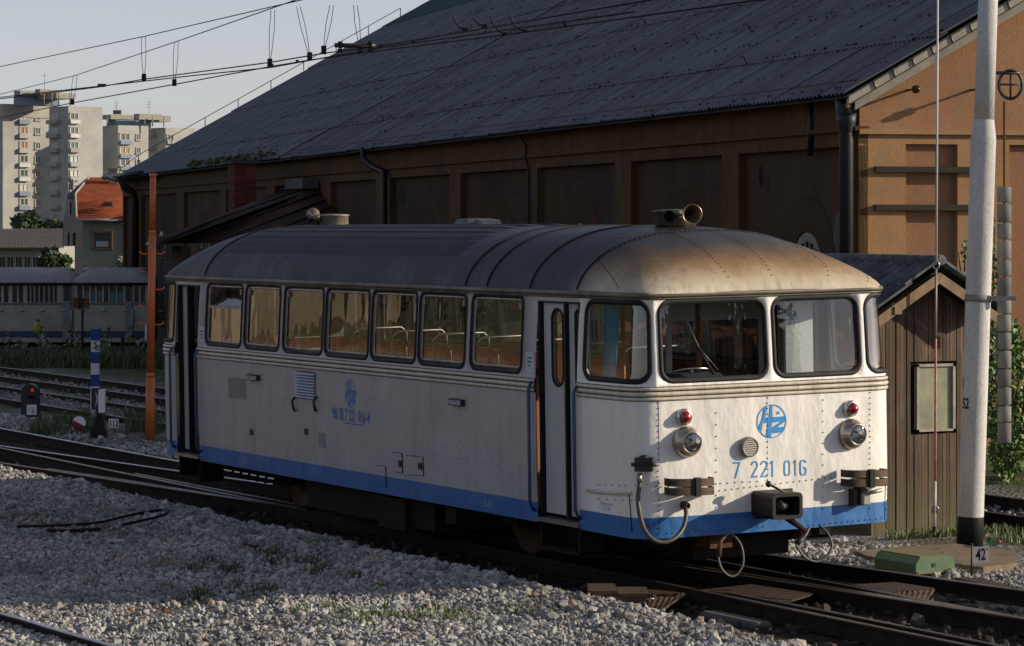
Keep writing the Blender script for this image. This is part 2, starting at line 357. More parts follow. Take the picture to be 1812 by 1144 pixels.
def stone_mat(name, stops):
    m, t, b = new_mat(name); a = t.nodes.new('ShaderNodeAttribute'); a.attribute_name = 'tone'; v = coords(t)
    c = ramp(t, a.outputs['Fac'], stops); c = mix(t, mapr(t, noise(t, v, 24, 4), .45, .75, 0, .4), c, (.11, .09, .07)); c = mix(t, mapr(t, noise(t, v, .45, 5, .65), .44, .66, 0, .62), c, (.085, .072, .056)); t.links.new(c, b.inputs['Base Color']); b.inputs['Roughness'].default_value = .9; b.inputs['Specular IOR Level'].default_value = .15; return m
limestone = stone_mat('limestone', [(0, (.13, .13, .128)), (.25, (.25, .25, .24)), (.6, (.36, .355, .335)), (.86, (.49, .475, .445)), (.95, (.27, .20, .13)), (1, (.50, .48, .45))])
greystone = stone_mat('grey_ballast', [(0, (.10, .10, .10)), (.5, (.22, .22, .215)), (.9, (.36, .35, .33)), (1, (.48, .46, .42))])
def scatter(nmax, xr, yr, dens, seed, pxlim=(-260, 2060), pylim=1330, zoff=0., big=False):
    g = np.random.default_rng(seed); n = int((xr[1] - xr[0]) * (yr[1] - yr[0]) * dens)
    x = g.uniform(*xr, n); y = g.uniform(*yr, n); dx, dy = x - CAM.x, y - CAM.y; d = dx * FW.x + dy * FW.y; l = dx * RT.x + dy * RT.y
    px = 906 + l / d * FPX; py = 403 + 3.5 / d * FPX; k = (px > pxlim[0]) & (px < pxlim[1]) & (py < pylim) & (d > 5)
    x, y, d = x[k], y[k], d[k]; return x, y, d, g
x, y, d, g = scatter(0, (-21, 4.5), (-10.5, -.40), 1000, 3)
ed = -.50 - .10 * np.sin(x * 1.3) - .06 * np.sin(x * 3.7 + 1) + .05 * np.sin(x * 9)
fine = (np.array([hsh(a * .55, b_ * 1.1) for a, b_ in zip(x, y)]) > .25) & (y < -2.0) & (d > 26.5)
keep = (y < ed) & (~fine | (g.uniform(0, 1, len(x)) < .16)); x, y, d = x[keep], y[keep], d[keep]
P = np.stack([x, y, np.array([zg(a, b_) for a, b_ in zip(x, y)]) + g.uniform(-.012, .03, len(x))], 1)
pebbles('ballast_stones', P, .0235, limestone, 5)
# heaped shoulder right beside the rails, bigger stones
x, y, d, g = scatter(0, (-21, 4.5), (-1.7, -.45), 420, 9); P = np.stack([x, y, np.array([zg(a, b_) for a, b_ in zip(x, y)]) + g.uniform(.0, .05, len(x))], 1)
P = P[P[:, 1] < -.52 - .08 * np.sin(P[:, 0] * 1.7)]
pebbles('shoulder_stones', P, .033, limestone, 6)
# white ballast between the far rail and the hut, and right of the green box
x, y, d, g = scatter(0, (-9, 3.5), (3.55, 5.45), 620, 11); k = (y > 3.50 + .113 * np.maximum(x + .5, 0) * 0 + np.where(x > -4, 3.2 + .113 * (x + 2.2), 3.5) * 0 + .03 * np.sin(x * 5)); k &= (y > 3.12 + .113 * (x + 2.2) + .16); k &= (y < 4.95 + .12 * np.sin(x * 2.1) + .5 * (x > 0)); x, y = x[k], y[k]
P = np.stack([x, y, np.array([zg(a, b_) for a, b_ in zip(x, y)]) + np.random.default_rng(2).uniform(-.03, .03, len(x))], 1); pebbles('white_ballast', P, .034, limestone, 12)
x, y, d, g = scatter(0, (-34, -9), (2.85, 3.75), 380, 13); P = np.stack([x, y, np.array([zg(a, b_) for a, b_ in zip(x, y)]) + .0 + g.uniform(-.03, .05, len(x))], 1); pebbles('track_ballast', P, .035, limestone, 14)
x, y, d, g = scatter(0, (-46, -20), (5.25, 7.6), 150, 15); P = np.stack([x, y, np.array([zg(a, b_) for a, b_ in zip(x, y)]) + g.uniform(-.03, .03, len(x))], 1); pebbles('grey_ballast', P, .032, greystone, 16)
x, y, d, g = scatter(0, (-50, 4), (7.2, 9.9), 60, 17); P = np.stack([x, y, np.full(len(x), -.16) + g.uniform(-.02, .03, len(x))], 1); pebbles('bed_ballast', P, .034, greystone, 18)
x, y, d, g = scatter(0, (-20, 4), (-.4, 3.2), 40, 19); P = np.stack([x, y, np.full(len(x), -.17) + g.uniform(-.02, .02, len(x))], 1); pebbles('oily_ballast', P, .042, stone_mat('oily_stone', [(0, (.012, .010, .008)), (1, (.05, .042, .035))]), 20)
# grass and weeds
grass_dark = leaf_mat('grass_dark', (.022, .045, .010), (.060, .095, .022)); grass_lit = leaf_mat('grass_lit_green', (.05, .09, .018), (.14, .18, .05))  # one grass in two greens: shade and sun put into the colour
def blades(name, P, h, mat, kind='stuff', spread=.35, wdt=.008, per=1):
    P = np.repeat(np.asarray(P, float), per, 0); n = len(P); g = np.random.default_rng(len(P)); P = P + np.c_[g.normal(0, .03, (n, 2)), np.zeros(n)] * (per > 1)
    hh = h * g.uniform(.45, 1.25, n); a = g.uniform(0, 2 * math.pi, n); ln = g.uniform(.1, spread * 2, n) * hh; dx, dy = np.cos(a), np.sin(a); b_ = g.uniform(0, 2 * math.pi, n); wx_, wy = np.cos(b_) * wdt, np.sin(b_) * wdt
    v0 = P + np.c_[wx_, wy, np.zeros(n)]; v1 = P - np.c_[wx_, wy, np.zeros(n)]; m1 = P + np.c_[dx * ln * .35 + wx_ * .7, dy * ln * .35 + wy * .7, hh * .6]; m2 = P + np.c_[dx * ln * .35 - wx_ * .7, dy * ln * .35 - wy * .7, hh * .6]; tp_ = P + np.c_[dx * ln, dy * ln, hh]
    vs = np.stack([v0, v1, m2, m1, tp_], 1).reshape(-1, 3); k = 5 * np.arange(n)[:, None]; tr = np.concatenate([k + [0, 1, 2], k + [0, 2, 3], k + [3, 2, 4]]); return big_mesh(name, vs, tr, mat, np.repeat(g.uniform(0, 1, n), 5), kind=kind)
def patchpts(px0, px1, py0, py1, n, seed, z=-.05, clump=None):
    g = np.random.default_rng(seed); out = []
    if clump:
        cs = [(g.uniform(px0, px1), g.uniform(py0, py1)) for _ in range(clump)]
        for _ in range(n): c = cs[g.integers(clump)]; out.append((g.normal(c[0], 13), g.normal(c[1], 2.5)))
    else: out = list(zip(g.uniform(px0, px1, n), g.uniform(py0, py1, n)))
    r_ = []
    for px, py in out:
        p = gnd(px, py, z); r_.append((p.x, p.y, zg(p.x, p.y)))
    return np.array(r_)
blades('grass_tufts', patchpts(300, 640, 985, 1050, 900, 1, clump=16), .10, grass_dark)
blades('grass_tufts', patchpts(480, 1000, 1075, 1104, 1500, 2, clump=22), .075, grass_lit)
blades('grass_tufts', patchpts(60, 300, 960, 1040, 260, 4, clump=9), .08, leaf_mat('dry_grass', (.14, .12, .055), (.24, .20, .10)))
def clearof(P): return np.array([p for p in P if not 182 < proj(p)[0] < 222])
blades('trackside_weeds', clearof(patchpts(60, 300, 742, 768, 1700, 5, -.1, clump=30)), .26, grass_dark, wdt=.010)
blades('trackside_weeds', patchpts(40, 300, 772, 785, 420, 6, -.1), .09, grass_dark)
g = np.random.default_rng(31); pts = []
while len(pts) < 21000:
    px, py = g.uniform(-20, 330), 594 + 76 * g.random() ** .85; dd = (CAM.z + .4) * FPX / max(py - 403, 150); p = atd(px, py, dd); p.z = zg(p.x, p.y); pts.append((p.x + g.normal(0, .6), p.y + g.normal(0, .6), p.z))
blades('meadow_grass', pts, .38, leaf_mat('meadow', (.020, .045, .012), (.055, .085, .022)), wdt=.02, spread=.3)
pts = []
for _ in range(2600):
    px = g.uniform(-20, 260); dd = g.uniform(96, 110); p = atd(px, 500, dd); z = zg(p.x, p.y); pts.append((p.x, p.y, z + abs(g.normal(0, .45)) * (.5 + .5 * math.sin(px * .06) ** 2)))
leaves(pts, .10, leaf_mat('weed_leaf', (.03, .06, .018), (.13, .16, .07)), 'tall_weeds', kind='stuff')
# sunlit grass by the hut
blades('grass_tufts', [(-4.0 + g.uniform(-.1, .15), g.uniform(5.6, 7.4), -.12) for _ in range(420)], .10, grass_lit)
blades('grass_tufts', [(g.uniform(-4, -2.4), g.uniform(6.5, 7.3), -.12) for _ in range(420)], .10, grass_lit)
# bank and opposite side of the yard, behind the photographer's left (seen only mirrored in the windows)
m, t, b = new_mat('bank_earth'); v = coords(t); sx = t.nodes.new('ShaderNodeSeparateXYZ'); t.links.new(v, sx.inputs[0]); n1 = noise(t, v, .75, 7, .7); n2 = noise(t, v, 3, 5)
zz = mathn(t, 'ADD', sx.outputs[2], mathn(t, 'MULTIPLY', mathn(t, 'SUBTRACT', n1, .5), 1.6))
c = ramp(t, mapr(t, zz, -.2, 3.3), [(0, (.12, .08, .045)), (.28, (.34, .13, .04)), (.44, (.15, .075, .035)), (.52, (.28, .20, .11)), (.60, (.20, .08, .03)), (.70, (.06, .085, .018)), (.84, (.18, .09, .04)), (1, (.04, .07, .015))]); c = mix(t, mapr(t, n2, .45, .7, 0, .6), c, (.06, .045, .03)); t.links.new(c, b.inputs['Base Color']); b.inputs['Roughness'].default_value = .95; bump(t, b, n2, .8, .2)
rows = []
for i in range(25):
    x = -48 + 40 * i / 24; rows.append([(x, -6.5 - 9 * k / 10 - .6 * math.sin(x * .4) + 3. * (x > -11) * (x + 11) / 3 * -1, -.25 + (1.35 + 1.5 * sstep(-40, -35, x)) * sstep(0, .8, k / 10) + .25 * math.sin(x * .9 + k)) for k in range(11)])
q = MB(); q.smooth = True; q.grid(rows); fixn(q.build('bank', m, kind='structure', origin=(0, 0, 0)))

# hillside added out of view: darkens the panes' reflections, blocks low sky
m, t, b = new_mat('backdrop_hillside_scrub'); v = coords(t); n1 = noise(t, v, .10, 7, .7); n2 = noise(t, v, .9, 5)
c = ramp(t, n1, [(.32, (.018, .032, .008)), (.48, (.035, .052, .012)), (.55, (.10, .06, .028)), (.62, (.03, .05, .012)), (.78, (.11, .085, .045))]); c = mix(t, mapr(t, n2, .4, .7, 0, .7), c, (.022, .03, .010)); t.links.new(c, b.inputs['Base Color']); b.inputs['Roughness'].default_value = .95; bump(t, b, n2, .8, .6)
rows = []
for i in range(50):
    x = -190 + 185 * i / 49; rows.append([(x, -15 - 75 * k / 12 - 3 * math.sin(x * .07), 1.9 + 17 * sstep(0, .9, k / 12) + 1.6 * math.sin(x * .16 + k) * (k > 0)) for k in range(13)])
q = MB(); q.smooth = True; q.grid(rows); fixn(q.build('backdrop_hillside', m, kind='structure', origin=(0, 0, 0)))
# ================================================================== RAILBUS
CANT = .017; BASE = V((-6.2, 1.46, 0)); PIV = V((0, 0, .5))
RC = Matrix.Rotation(CANT, 3, 'X')
bus = thing('railbus', 'old white and blue railbus with sooty roof and open folding doors standing on the track', 'railbus', (0, 0, 0))
FR[bus.name] = BASE
bus.location = PIV - RC @ (PIV - BASE); bus.rotation_euler = (CANT, 0, 0)
def tolocal(p): return RC.transposed() @ (V(p) - PIV) + PIV
XR, YC, HW = -12.42, 1.46, 1.485
def smooth_poly(pts, n=10):
    out = []
    for i in range(len(pts) - 1):
        p0, p1, p2, p3 = (np.array(pts[max(i - 1, 0)]), np.array(pts[i]), np.array(pts[i + 1]), np.array(pts[min(i + 2, len(pts) - 1)]))
        for k in range(n):
            t = k / n; out.append(.5 * (2 * p1 + (p2 - p0) * t + (2 * p0 - 5 * p1 + 4 * p2 - p3) * t * t + (3 * p1 - p0 - 3 * p2 + p3) * t ** 3))
    out.append(np.array(pts[-1])); return out
Y0 = YC - HW; CR = .28
half = [(XR - .03, YC), (XR - .02, YC - .6), (XR, Y0 + CR)]
half += [(XR + CR - CR * math.cos(a), Y0 + CR - CR * math.sin(a)) for a in np.linspace(.15, math.pi / 2, 9)]
half += [(x, Y0) for x in np.linspace(XR + .45, -.4, 90)]
half += [(.05 - CR + CR * math.sin(a), Y0 + CR - CR * math.cos(a)) for a in np.linspace(0, math.pi / 2 - .12, 9)]
half += [(.055, Y0 + CR + .04), (.068, YC - .8), (.078, YC - .35), (.08, YC)]
NEAR = np.array(half); FARH = np.stack([NEAR[::-1][1:, 0], 2 * YC - NEAR[::-1][1:, 1]], 1)
OUT = np.concatenate([NEAR, FARH]); SS = np.concatenate([[0], np.cumsum(np.linalg.norm(np.diff(OUT, axis=0), axis=1))])
SF = SS[len(NEAR) - 1]
_tg = np.gradient(OUT, SS, axis=0); _tg /= np.linalg.norm(_tg, axis=1, keepdims=True); NRM = np.stack([_tg[:, 1], -_tg[:, 0]], 1)
ia = int(np.argmax(NEAR[:, 1] <= Y0 + 1e-6))
def s_side(x): return float(np.interp(x, NEAR[ia - 9:-3, 0], SS[ia - 9:len(NEAR) - 3]))
kf = len(NEAR) - 14
def s_front(y):
    if y > YC: return 2 * SF - s_front(2 * YC - y)
    return float(np.interp(y, NEAR[kf:, 1], SS[kf:len(NEAR)]))
def x_front(y): return float(np.interp(min(y, 2 * YC - y), NEAR[kf:, 1], NEAR[kf:, 0]))
def inset(z): return .055 * max(0, (z - 1.95) / .87) ** 1.2 + .012 * max(0, (1.0 - z) / .5)
def BM(s, z, off=0.):
    x, y = np.interp(s, SS, OUT[:, 0]), np.interp(s, SS, OUT[:, 1]); n = np.array([np.interp(s, SS, NRM[:, 0]), np.interp(s, SS, NRM[:, 1])]); n /= np.linalg.norm(n)
    k = off - inset(z); return V((x + n[0] * k, y + n[1] * k, z))
def fpt(px, py):                       # photo point on the front -> (s, z) on the body
    if px < 1152:
        q_ = tolocal(ony(px, py, Y0 + inset(1.2)))
        if q_.x < .05 - CR: return s_side(q_.x), q_.z
        u = min(1, (px - 1106) / 46); sa = s_side(.05 - CR); return sa + u * (s_front(Y0 + CR) - sa), q_.z
    y = 1.4; p = None
    for _ in range(6): p = tolocal(onx(px, py, x_front(y) - inset(p.z if p else 1.))); y = p.y
    return s_front(p.y), p.z
def spt(px, py):                       # photo point on the near side
    p = tolocal(ony(px, py, Y0 + inset(1.2))); return s_side(p.x), p.z
def bus_paint(name, col, dirt):
    m, t, b = new_mat(name); v = coords(t)
    st = noise(t, stretch(t, v, (2.2, 2.2, .18)), 3., 6, .7); pat = noise(t, v, .9, 5, .6)
    c = mix(t, mapr(t, st, .45, .8, 0, .55), col, dirt); c = mix(t, mapr(t, pat, .5, .75, 0, .3), c, dirt)
    sp = noise(t, v, 55., 2); c = mix(t, mapr(t, sp, .66, .74, 0, .35), c, (.09, .07, .05))
    t.links.new(c, b.inputs['Base Color']); t.links.new(mapr(t, pat, .3, .7, .33, .5), b.inputs['Roughness'])
    b.inputs['Specular IOR Level'].default_value = .35
    bump(t, b, noise(t, stretch(t, v, (1, 1, .6)), 1.9, 4, .5), .5, .11)
    return m
side_shaded_white = bus_paint('shaded_side_paint', (.36, .355, .35), (.235, .222, .205))  # same white as the front, dirtier and with shade put into the colour
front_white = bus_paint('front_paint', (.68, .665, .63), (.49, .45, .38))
blue_paint = bus_paint('blue_paint', (.03, .13, .35), (.025, .08, .19))
trim_cream = bus_paint('trim_paint', (.50, .46, .37), (.20, .14, .08))
door_grey = bus_paint('door_paint', (.40, .41, .40), (.26, .26, .24))
wall_red = M('interior_panel', (.44, .17, .10), .5, var=.2)
in_grey = M('interior_grey', (.66, .69, .68), .5, var=.12)

def patch(mb, s0, s1, z0, z1, ds=.09, nz=4, off=0.):
    n = max(1, int(math.ceil((s1 - s0) / ds)))
    mb.smooth = True
    mb.grid([[BM(s0 + (s1 - s0) * i / n, z0 + (z1 - z0) * k / nz, off) for i in range(n + 1)] for k in range(nz + 1)])
    mb.smooth = False
def rrect(s0, s1, z0, z1, r, n=5, m=10):
    """points of a rounded rectangle, counter-clockwise, sides subdivided"""
    pts = []
    for cx, cz, a0, (ex, ez) in ((s1 - r, z0 + r, -90, (s1, z1 - r)), (s1 - r, z1 - r, 0, (s0 + r, z1)), (s0 + r, z1 - r, 90, (s0, z0 + r)), (s0 + r, z0 + r, 180, (s1 - r, z0))):
        arc = [(cx + r * math.cos(rad(a0 + 90 * k / n)), cz + r * math.sin(rad(a0 + 90 * k / n))) for k in range(n + 1)]
        pts += arc; lx, lz = arc[-1]
        pts += [(lx + (ex - lx) * k / m, lz + (ez - lz) * k / m) for k in range(1, m)]
    return pts
def cell(mb, S0, S1, Z0, Z1, loop, off=0.):
    """wall panel S0..S1 x Z0..Z1 with the opening 'loop' cut out"""
    a = np.array(loop); c = (a.min(0) + a.max(0)) / 2; hs, hz = (a.max(0) - a.min(0)) / 2; outp = []
    for p in loop:
        u, v_ = (p[0] - c[0]) / hs, (p[1] - c[1]) / hz; k = 1 / max(abs(u), abs(v_)); u *= k; v_ *= k
        outp.append([S0 + (S1 - S0) * (u + 1) / 2, Z0 + (Z1 - Z0) * (v_ + 1) / 2])
    for cs, cz in ((S0, Z0), (S1, Z0), (S1, Z1), (S0, Z1)):
        i = min(range(len(outp)), key=lambda j: abs(outp[j][0] - cs) / (S1 - S0) + abs(outp[j][1] - cz) / (Z1 - Z0)); outp[i] = [cs, cz]
    n = len(loop); vs = [BM(*p, off) for p in loop] + [BM(*p, off) for p in outp] + [BM(*p, off - .045) for p in loop]
    mb.smooth = True
    mb.add(vs, [(i, n + i, n + (i + 1) % n, (i + 1) % n) for i in range(n)][::1])
    mb.smooth = False
    base = len(mb.v) - 3 * n
    for i in range(n): mb.f.append((base + i, base + (i + 1) % n, base + 2 * n + (i + 1) % n, base + 2 * n + i)); mb.mi.append(mb.cur); mb.sm.append(False)
def ring(mb, s0, s1, z0, z1, r, w_out, w_in, h, off0=.0):
    """raised frame following the opening edge"""
    A = rrect(s0 - w_out, s1 + w_out, z0 - w_out, z1 + w_out, r + w_out); B = rrect(s0, s1, z0, z1, r); Cc = rrect(s0 + w_in, s1 - w_in, z0 + w_in, z1 - w_in, max(r - w_in, .01)); n = len(A)
    vs = [BM(*p, off0 + .001) for p in A] + [BM(*p, off0 + h) for p in B] + [BM(*p, off0 - .012) for p in Cc]
    mb.smooth = True
    mb.add(vs, [(k * n + i, (k + 1) * n + i, (k + 1) * n + (i + 1) % n, k * n + (i + 1) % n) for k in range(2) for i in range(n)][::1]); mb.smooth = False
def pane(mb, s0, s1, z0, z1, r, off):
    a = rrect(s0, s1, z0, z1, r); ns = max(2, int((s1 - s0) / .06)); nz = 4
    # regular grid clipped to the rounded outline by pulling corner points in
    rows = []
    for k in range(nz * 3 + 1):
        z = z0 + (z1 - z0) * k / (nz * 3); d = min(z - z0, z1 - z); ins = r - math.sqrt(max(0, r * r - (r - d) ** 2)) if d < r else 0
        rows.append([BM(s0 + ins + (s1 - s0 - 2 * ins) * i / ns, z, off) for i in range(ns + 1)])
    mb.smooth = True; mb.grid(rows); mb.smooth = False

side_glass = glass('side_glass', (.66, .68, .64), .34, .05, 0, 2.2)
front_glass = glass('front_glass', (.86, .89, .89), .13, .008, 0, .8); far_glass = glass('clear_glass', (.90, .92, .90), .12, .03, 0, 1.)
corner_glass = glass('corner_glass', (.74, .78, .79), .26, .08, 0, .9)

ZB, ZBL, ZT0, ZT1, ZW, ZG = .50, .70, 1.80, 1.94, 1.94, 2.80
FD0, FD1 = s_side(-1.975), s_side(-1.115); RD0, RD1 = s_side(-11.81), s_side(-11.04)
spans_near = [(0.0, RD0), (RD1, FD0), (FD1, SF)]
spans = spans_near + [(2 * SF - b, 2 * SF - a) for a, b in reversed(spans_near)]
spans_m = [spans[0], spans[1], (FD1, 2 * SF - FD1), spans[4], spans[5]]
SB0, SB1 = s_side(-1.115), 2 * SF - s_side(-1.115)
side = MB(); front = MB(); skirt = MB(); rear = MB()
for i, (a, b) in enumerate(spans_m):
    mb = (rear, side, front, side, rear)[i]
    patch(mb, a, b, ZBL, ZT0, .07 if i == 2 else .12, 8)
    patch(skirt, a, b, ZB, ZBL, .07 if i == 2 else .12, 3)
trim = MB(); dark_groove = MB()
def swept(mb, s0, s1, zc, r, off=0., ds=.08, seg=6):
    n = max(2, int((s1 - s0) / ds)); rows = []
    for k in range(seg + 1):
        a = -math.pi / 2 + math.pi * k / seg
        rows.append([BM(s0 + (s1 - s0) * i / n, zc + r * math.sin(a), off + r * math.cos(a)) for i in range(n + 1)])
    mb.smooth = True; mb.grid(rows); mb.smooth = False
for a, b in spans_m:
    patch(dark_groove, a, b, ZT0, ZT1, .1, 1, .002)
    for zc, r in ((1.822, .017), (1.868, .021), (1.916, .017)): swept(trim, a, b, zc, r, .004)
# window openings: (s0,s1,z0,z1,r, pane material, cell bounds)
wins = []
wx = [(-10.773, -9.62), (-9.52, -8.45), (-8.33, -7.19), (-7.12, -5.94), (-5.87, -4.73), (-4.66, -3.55), (-3.42, -2.28)]
bounds = [-11.04] + [(wx[i][1] + wx[i + 1][0]) / 2 for i in range(6)] + [-1.975]
for i, (a, b) in enumerate(wx): wins.append(dict(s0=s_side(a), s1=s_side(b), z0=1.985, z1=2.76, r=.10, S0=s_side(bounds[i]), S1=s_side(bounds[i + 1]), k='side', i=i))
sP, _ = fpt(1158, 600); sP2, _ = fpt(1357, 600); sW0, _ = fpt(1167, 600); sW1, _ = fpt(1350, 600); sPF, _ = fpt(1527, 600)
wins.append(dict(s0=s_side(-.985), s1=sP - .055, z0=1.985, z1=2.74, r=.13, S0=FD1, S1=sP, k='corner', i=0))
wins.append(dict(s0=sP + .055, s1=SF - .045, z0=1.985, z1=2.74, r=.12, S0=sP, S1=SF, k='front', i=0))
for a in list(wins):
    q = dict(a); q['s0'], q['s1'], q['S0'], q['S1'] = 2 * SF - a['s1'], 2 * SF - a['s0'], 2 * SF - a['S1'], 2 * SF - a['S0']; q['far'] = 1
    if a['k'] == 'front': q['s1'] = sPF - .045; q['S1'] = sPF
    if a['k'] == 'corner': q['s0'] = sPF + .045; q['S0'] = sPF
    wins.append(q)
# rear end windows (mirror of the front ones, one screen per half)
for far in (0, 1):
    q = dict(s0=.045, s1=1.16, z0=1.985, z1=2.74, r=.12, S0=0, S1=1.26, k='rear', i=0)
    q2 = dict(s0=1.36, s1=RD0 - .06, z0=1.985, z1=2.74, r=.08, S0=1.26, S1=RD0, k='corner', i=1)
    for e in (q, q2):
        if far: e = dict(e, s0=2 * SF - e['s1'], s1=2 * SF - e['s0'], S0=2 * SF - e['S1'], S1=2 * SF - e['S0'], far=1)
        wins.append(e)
for wn in wins:
    mb = side if wn['k'] == 'side' else (front if (wn['k'] in ('front',) or (wn['k'] == 'corner' and wn['i'] == 0)) else rear)
    cell(mb, wn['S0'], wn['S1'], ZW, ZG, rrect(wn['s0'], wn['s1'], wn['z0'], wn['z1'], wn['r']))
    f = MB(); ring(f, wn['s0'], wn['s1'], wn['z0'], wn['z1'], wn['r'], .022, .03, .016)
    fo = f.build('window_frame', rubber, bus)
    if wn['k'] == 'side' and not wn.get('far'):
        g = MB(); ring(g, wn['s0'] + .035, wn['s1'] - .035, wn['z0'] + .035, wn['z1'] - .035, wn['r'] - .03, .0, .022, .004, -.008)
        if wn['i'] == 0: patch(g, wn['s0'] + .04, wn['s1'] - .04, 2.44, 2.475, .2, 1, -.002)
        g.build('inner_frame', dullmetal, fo)
    p = MB()
    if wn['k'] == 'side' and wn['i'] == 0 and not wn.get('far'):
        pane(p, wn['s0'] + .02, wn['s1'] - .02, wn['z0'] + .02, 2.455, .08, -.028)
        q = MB(); rows = []
        for k in range(3):
            t_ = k / 2; rows.append([BM(wn['s0'] + .06 + (wn['s1'] - wn['s0'] - .12) * i / 8, 2.475 + .25 * t_, -.03 - .16 * t_) for i in range(9)])
        q.grid(rows); q.build('hopper_pane', side_glass, fo)
    else: pane(p, wn['s0'] + .02, wn['s1'] - .02, wn['z0'] + .02, wn['z1'] - .02, max(wn['r'] - .02, .03), -.028)
    p.build('window_pane', far_glass if wn.get('far') and wn['k'] == 'side' else {'side': side_glass, 'front': front_glass, 'rear': front_glass, 'corner': corner_glass}[wn['k']], fo)
    if wn['k'] == 'side' and not wn.get('far'):
        for sx_, zz in ((wn['s0'] + .08, 2.66), (wn['s1'] - .08, 2.66)):
            l = MB(); c = BM(sx_, zz, -.015); l.box(c.x - .025, c.x + .025, c.y - .015, c.y + .02, zz - .035, zz + .03)
            l.build('window_latch', dullmetal, fo)
# door heads, sills
for a, b in ((RD0, RD1), (FD0, FD1)):
    for m_ in (0, 1):
        aa, bb = (a, b) if not m_ else (2 * SF - b, 2 * SF - a)
        patch(side, aa, bb, 2.72, ZG, .1, 1)
side.build('side_panel', side_shaded_white, bus); front.build('front_panel', front_white, bus); rear.build('rear_panel', side_shaded_white, bus)
skirt.build('skirt_band', blue_paint, bus); trim.build('belt_moulding', trim_cream, bus); dark_groove.build('belt_groove', M('belt_groove', (.055, .03, .02), .7, var=.4), bus)

# roof
def roof_h(x):
    d = 1.0
    for e, L, p in ((max(.0, .055 - x), 2.35, 2.6), (x - XR - .0, 1.9, 2.5)):
        if e < L: q = min(1, max(0, 1 - e / L)); d = min(d, (1 - q ** p) ** .52)
    return .63 * max(d, .0)
xs = list(np.concatenate([XR + .005 + 1.9 * (1 - np.cos(np.linspace(0, math.pi / 2, 18))), np.linspace(XR + 2.1, -2.5, 40), (.055 - 2.35 * (1 - np.cos(np.linspace(0, math.pi / 2, 26))))[::-1]]))
def wid(x):
    nm = NEAR[3:len(NEAR)]; return YC - float(np.interp(x, nm[:, 0], nm[:, 1])) - .045
TS = np.concatenate([-(1 - (1 - np.cos(np.linspace(0, math.pi / 2, 14)))), np.linspace(0, 1, 14)[1:] ** .6])
TS = np.sin(np.linspace(-math.pi / 2, math.pi / 2, 33))
def roof_pt(x, t, off=0.):
    return V((x, YC + wid(x) * t, 2.815 + (roof_h(x)) * (1 - abs(t) ** 2.7) ** .62 + off))
m, t, b = new_mat('roof_soot'); v = coords(t); sx = t.nodes.new('ShaderNodeSeparateXYZ'); t.links.new(v, sx.inputs[0])
nz = noise(t, stretch(t, v, (1, 1, .5)), 1.1, 6, .65); nf = noise(t, v, 9, 4)
zz = mathn(t, 'ADD', sx.outputs[2], mathn(t, 'MULTIPLY', mathn(t, 'SUBTRACT', nz, .5), .34))
xx = mathn(t, 'ADD', sx.outputs[0], mathn(t, 'MULTIPLY', mathn(t, 'SUBTRACT', nz, .5), .9))
tar = ramp(t, nz, [(.3, (.011, .013, .018)), (.5, (.019, .022, .028)), (.72, (.040, .043, .048))])
cream = ramp(t, zz, [(0.0, (.50, .43, .31)), (.5, (.5, .43, .31))])
cr = t.nodes.new('ShaderNodeValToRGB'); el = cr.color_ramp.elements
while len(el) < 5: el.new(.5)
for e, (p_, c_) in zip(el, ((.0, (.46, .415, .32)), (.22, (.37, .305, .205)), (.40, (.24, .155, .08)), (.57, (.13, .082, .044)), (.76, (.042, .042, .042)))): e.position = p_; e.color = (*c_, 1)
t.links.new(mapr(t, zz, 2.80, 3.44), cr.inputs[0])
# rust patch strongest in two places on the dome
c = mix(t, mapr(t, xx, 4.75, 5.5), tar, cr.outputs[0])
c = mix(t, mapr(t, nf, .6, .8, 0, .35), c, (.03, .028, .026)); c = mix(t, mapr(t, noise(t, stretch(t, v, (5, 5, .5)), 2.2, 5, .7), .52, .72, 0, .45), c, (.10, .065, .035))
t.links.new(c, b.inputs['Base Color']); t.links.new(mapr(t, nz, .3, .7, .42, .62), b.inputs['Roughness']); bump(t, b, noise(t, v, 2.2, 3), .35, .05); b.inputs['Specular IOR Level'].default_value = .22
roof_mat = m
r = MB(); r.smooth = True; r.grid([[roof_pt(x, q) for q in TS] for x in xs], flip=True); r.smooth = False
r.build('roof', roof_mat, bus)
roofo = bus.children[-1]
g = MB(); swept(g, 0, 2 * SF, 2.805, .028, .012, .1, 6); swept(g, 0, 2 * SF, 2.772, .012, .006, .1, 4); g.build('gutter', M('gutter_paint', (.16, .13, .09), .5, var=.4, col2=(.05, .04, .03)), bus)
def roof_line(x0, x1, t0, t1, n, rr_=.008, off=.004, mb=None):
    mb.tube([roof_pt(x0 + (x1 - x0) * i / n, t0 + (t1 - t0) * i / n, off) for i in range(n + 1)], rr_, 5)
for px in (368, 830, 868, 945, 1028):
    sm_ = MB()
    x = s_ = tolocal(ony(px, 505, Y0 + .05)).x
    sm_.tube([roof_pt(x, q, .002) for q in np.sin(np.linspace(-1.5, 1.5, 30))], .014, 5)
    sm_.build('roof_seam', M('roof_seam', (.012, .013, .015), .6, var=.3), roofo)
for q in (.75, .55, .35, .12, -.12, -.30, -.47, -.62, -.74, -.82):
    bt = MB(); bt.grid([[roof_pt(-10.9, q + o, h * k) + V((x + 10.9, 0, 0)) for o, h in ((-.045, -.006), (-.028, .026), (.028, .026), (.045, -.006))] for x, k in ((-10.9, -.2), (-10.5, 1), (-4.6, 1), (-4.0, -.2))])
    fixn(bt.build('roof_batten', M('roof_batten', (.014, .016, .021), .6, var=.5, col2=(.042, .046, .052), scale=1.2), roofo))
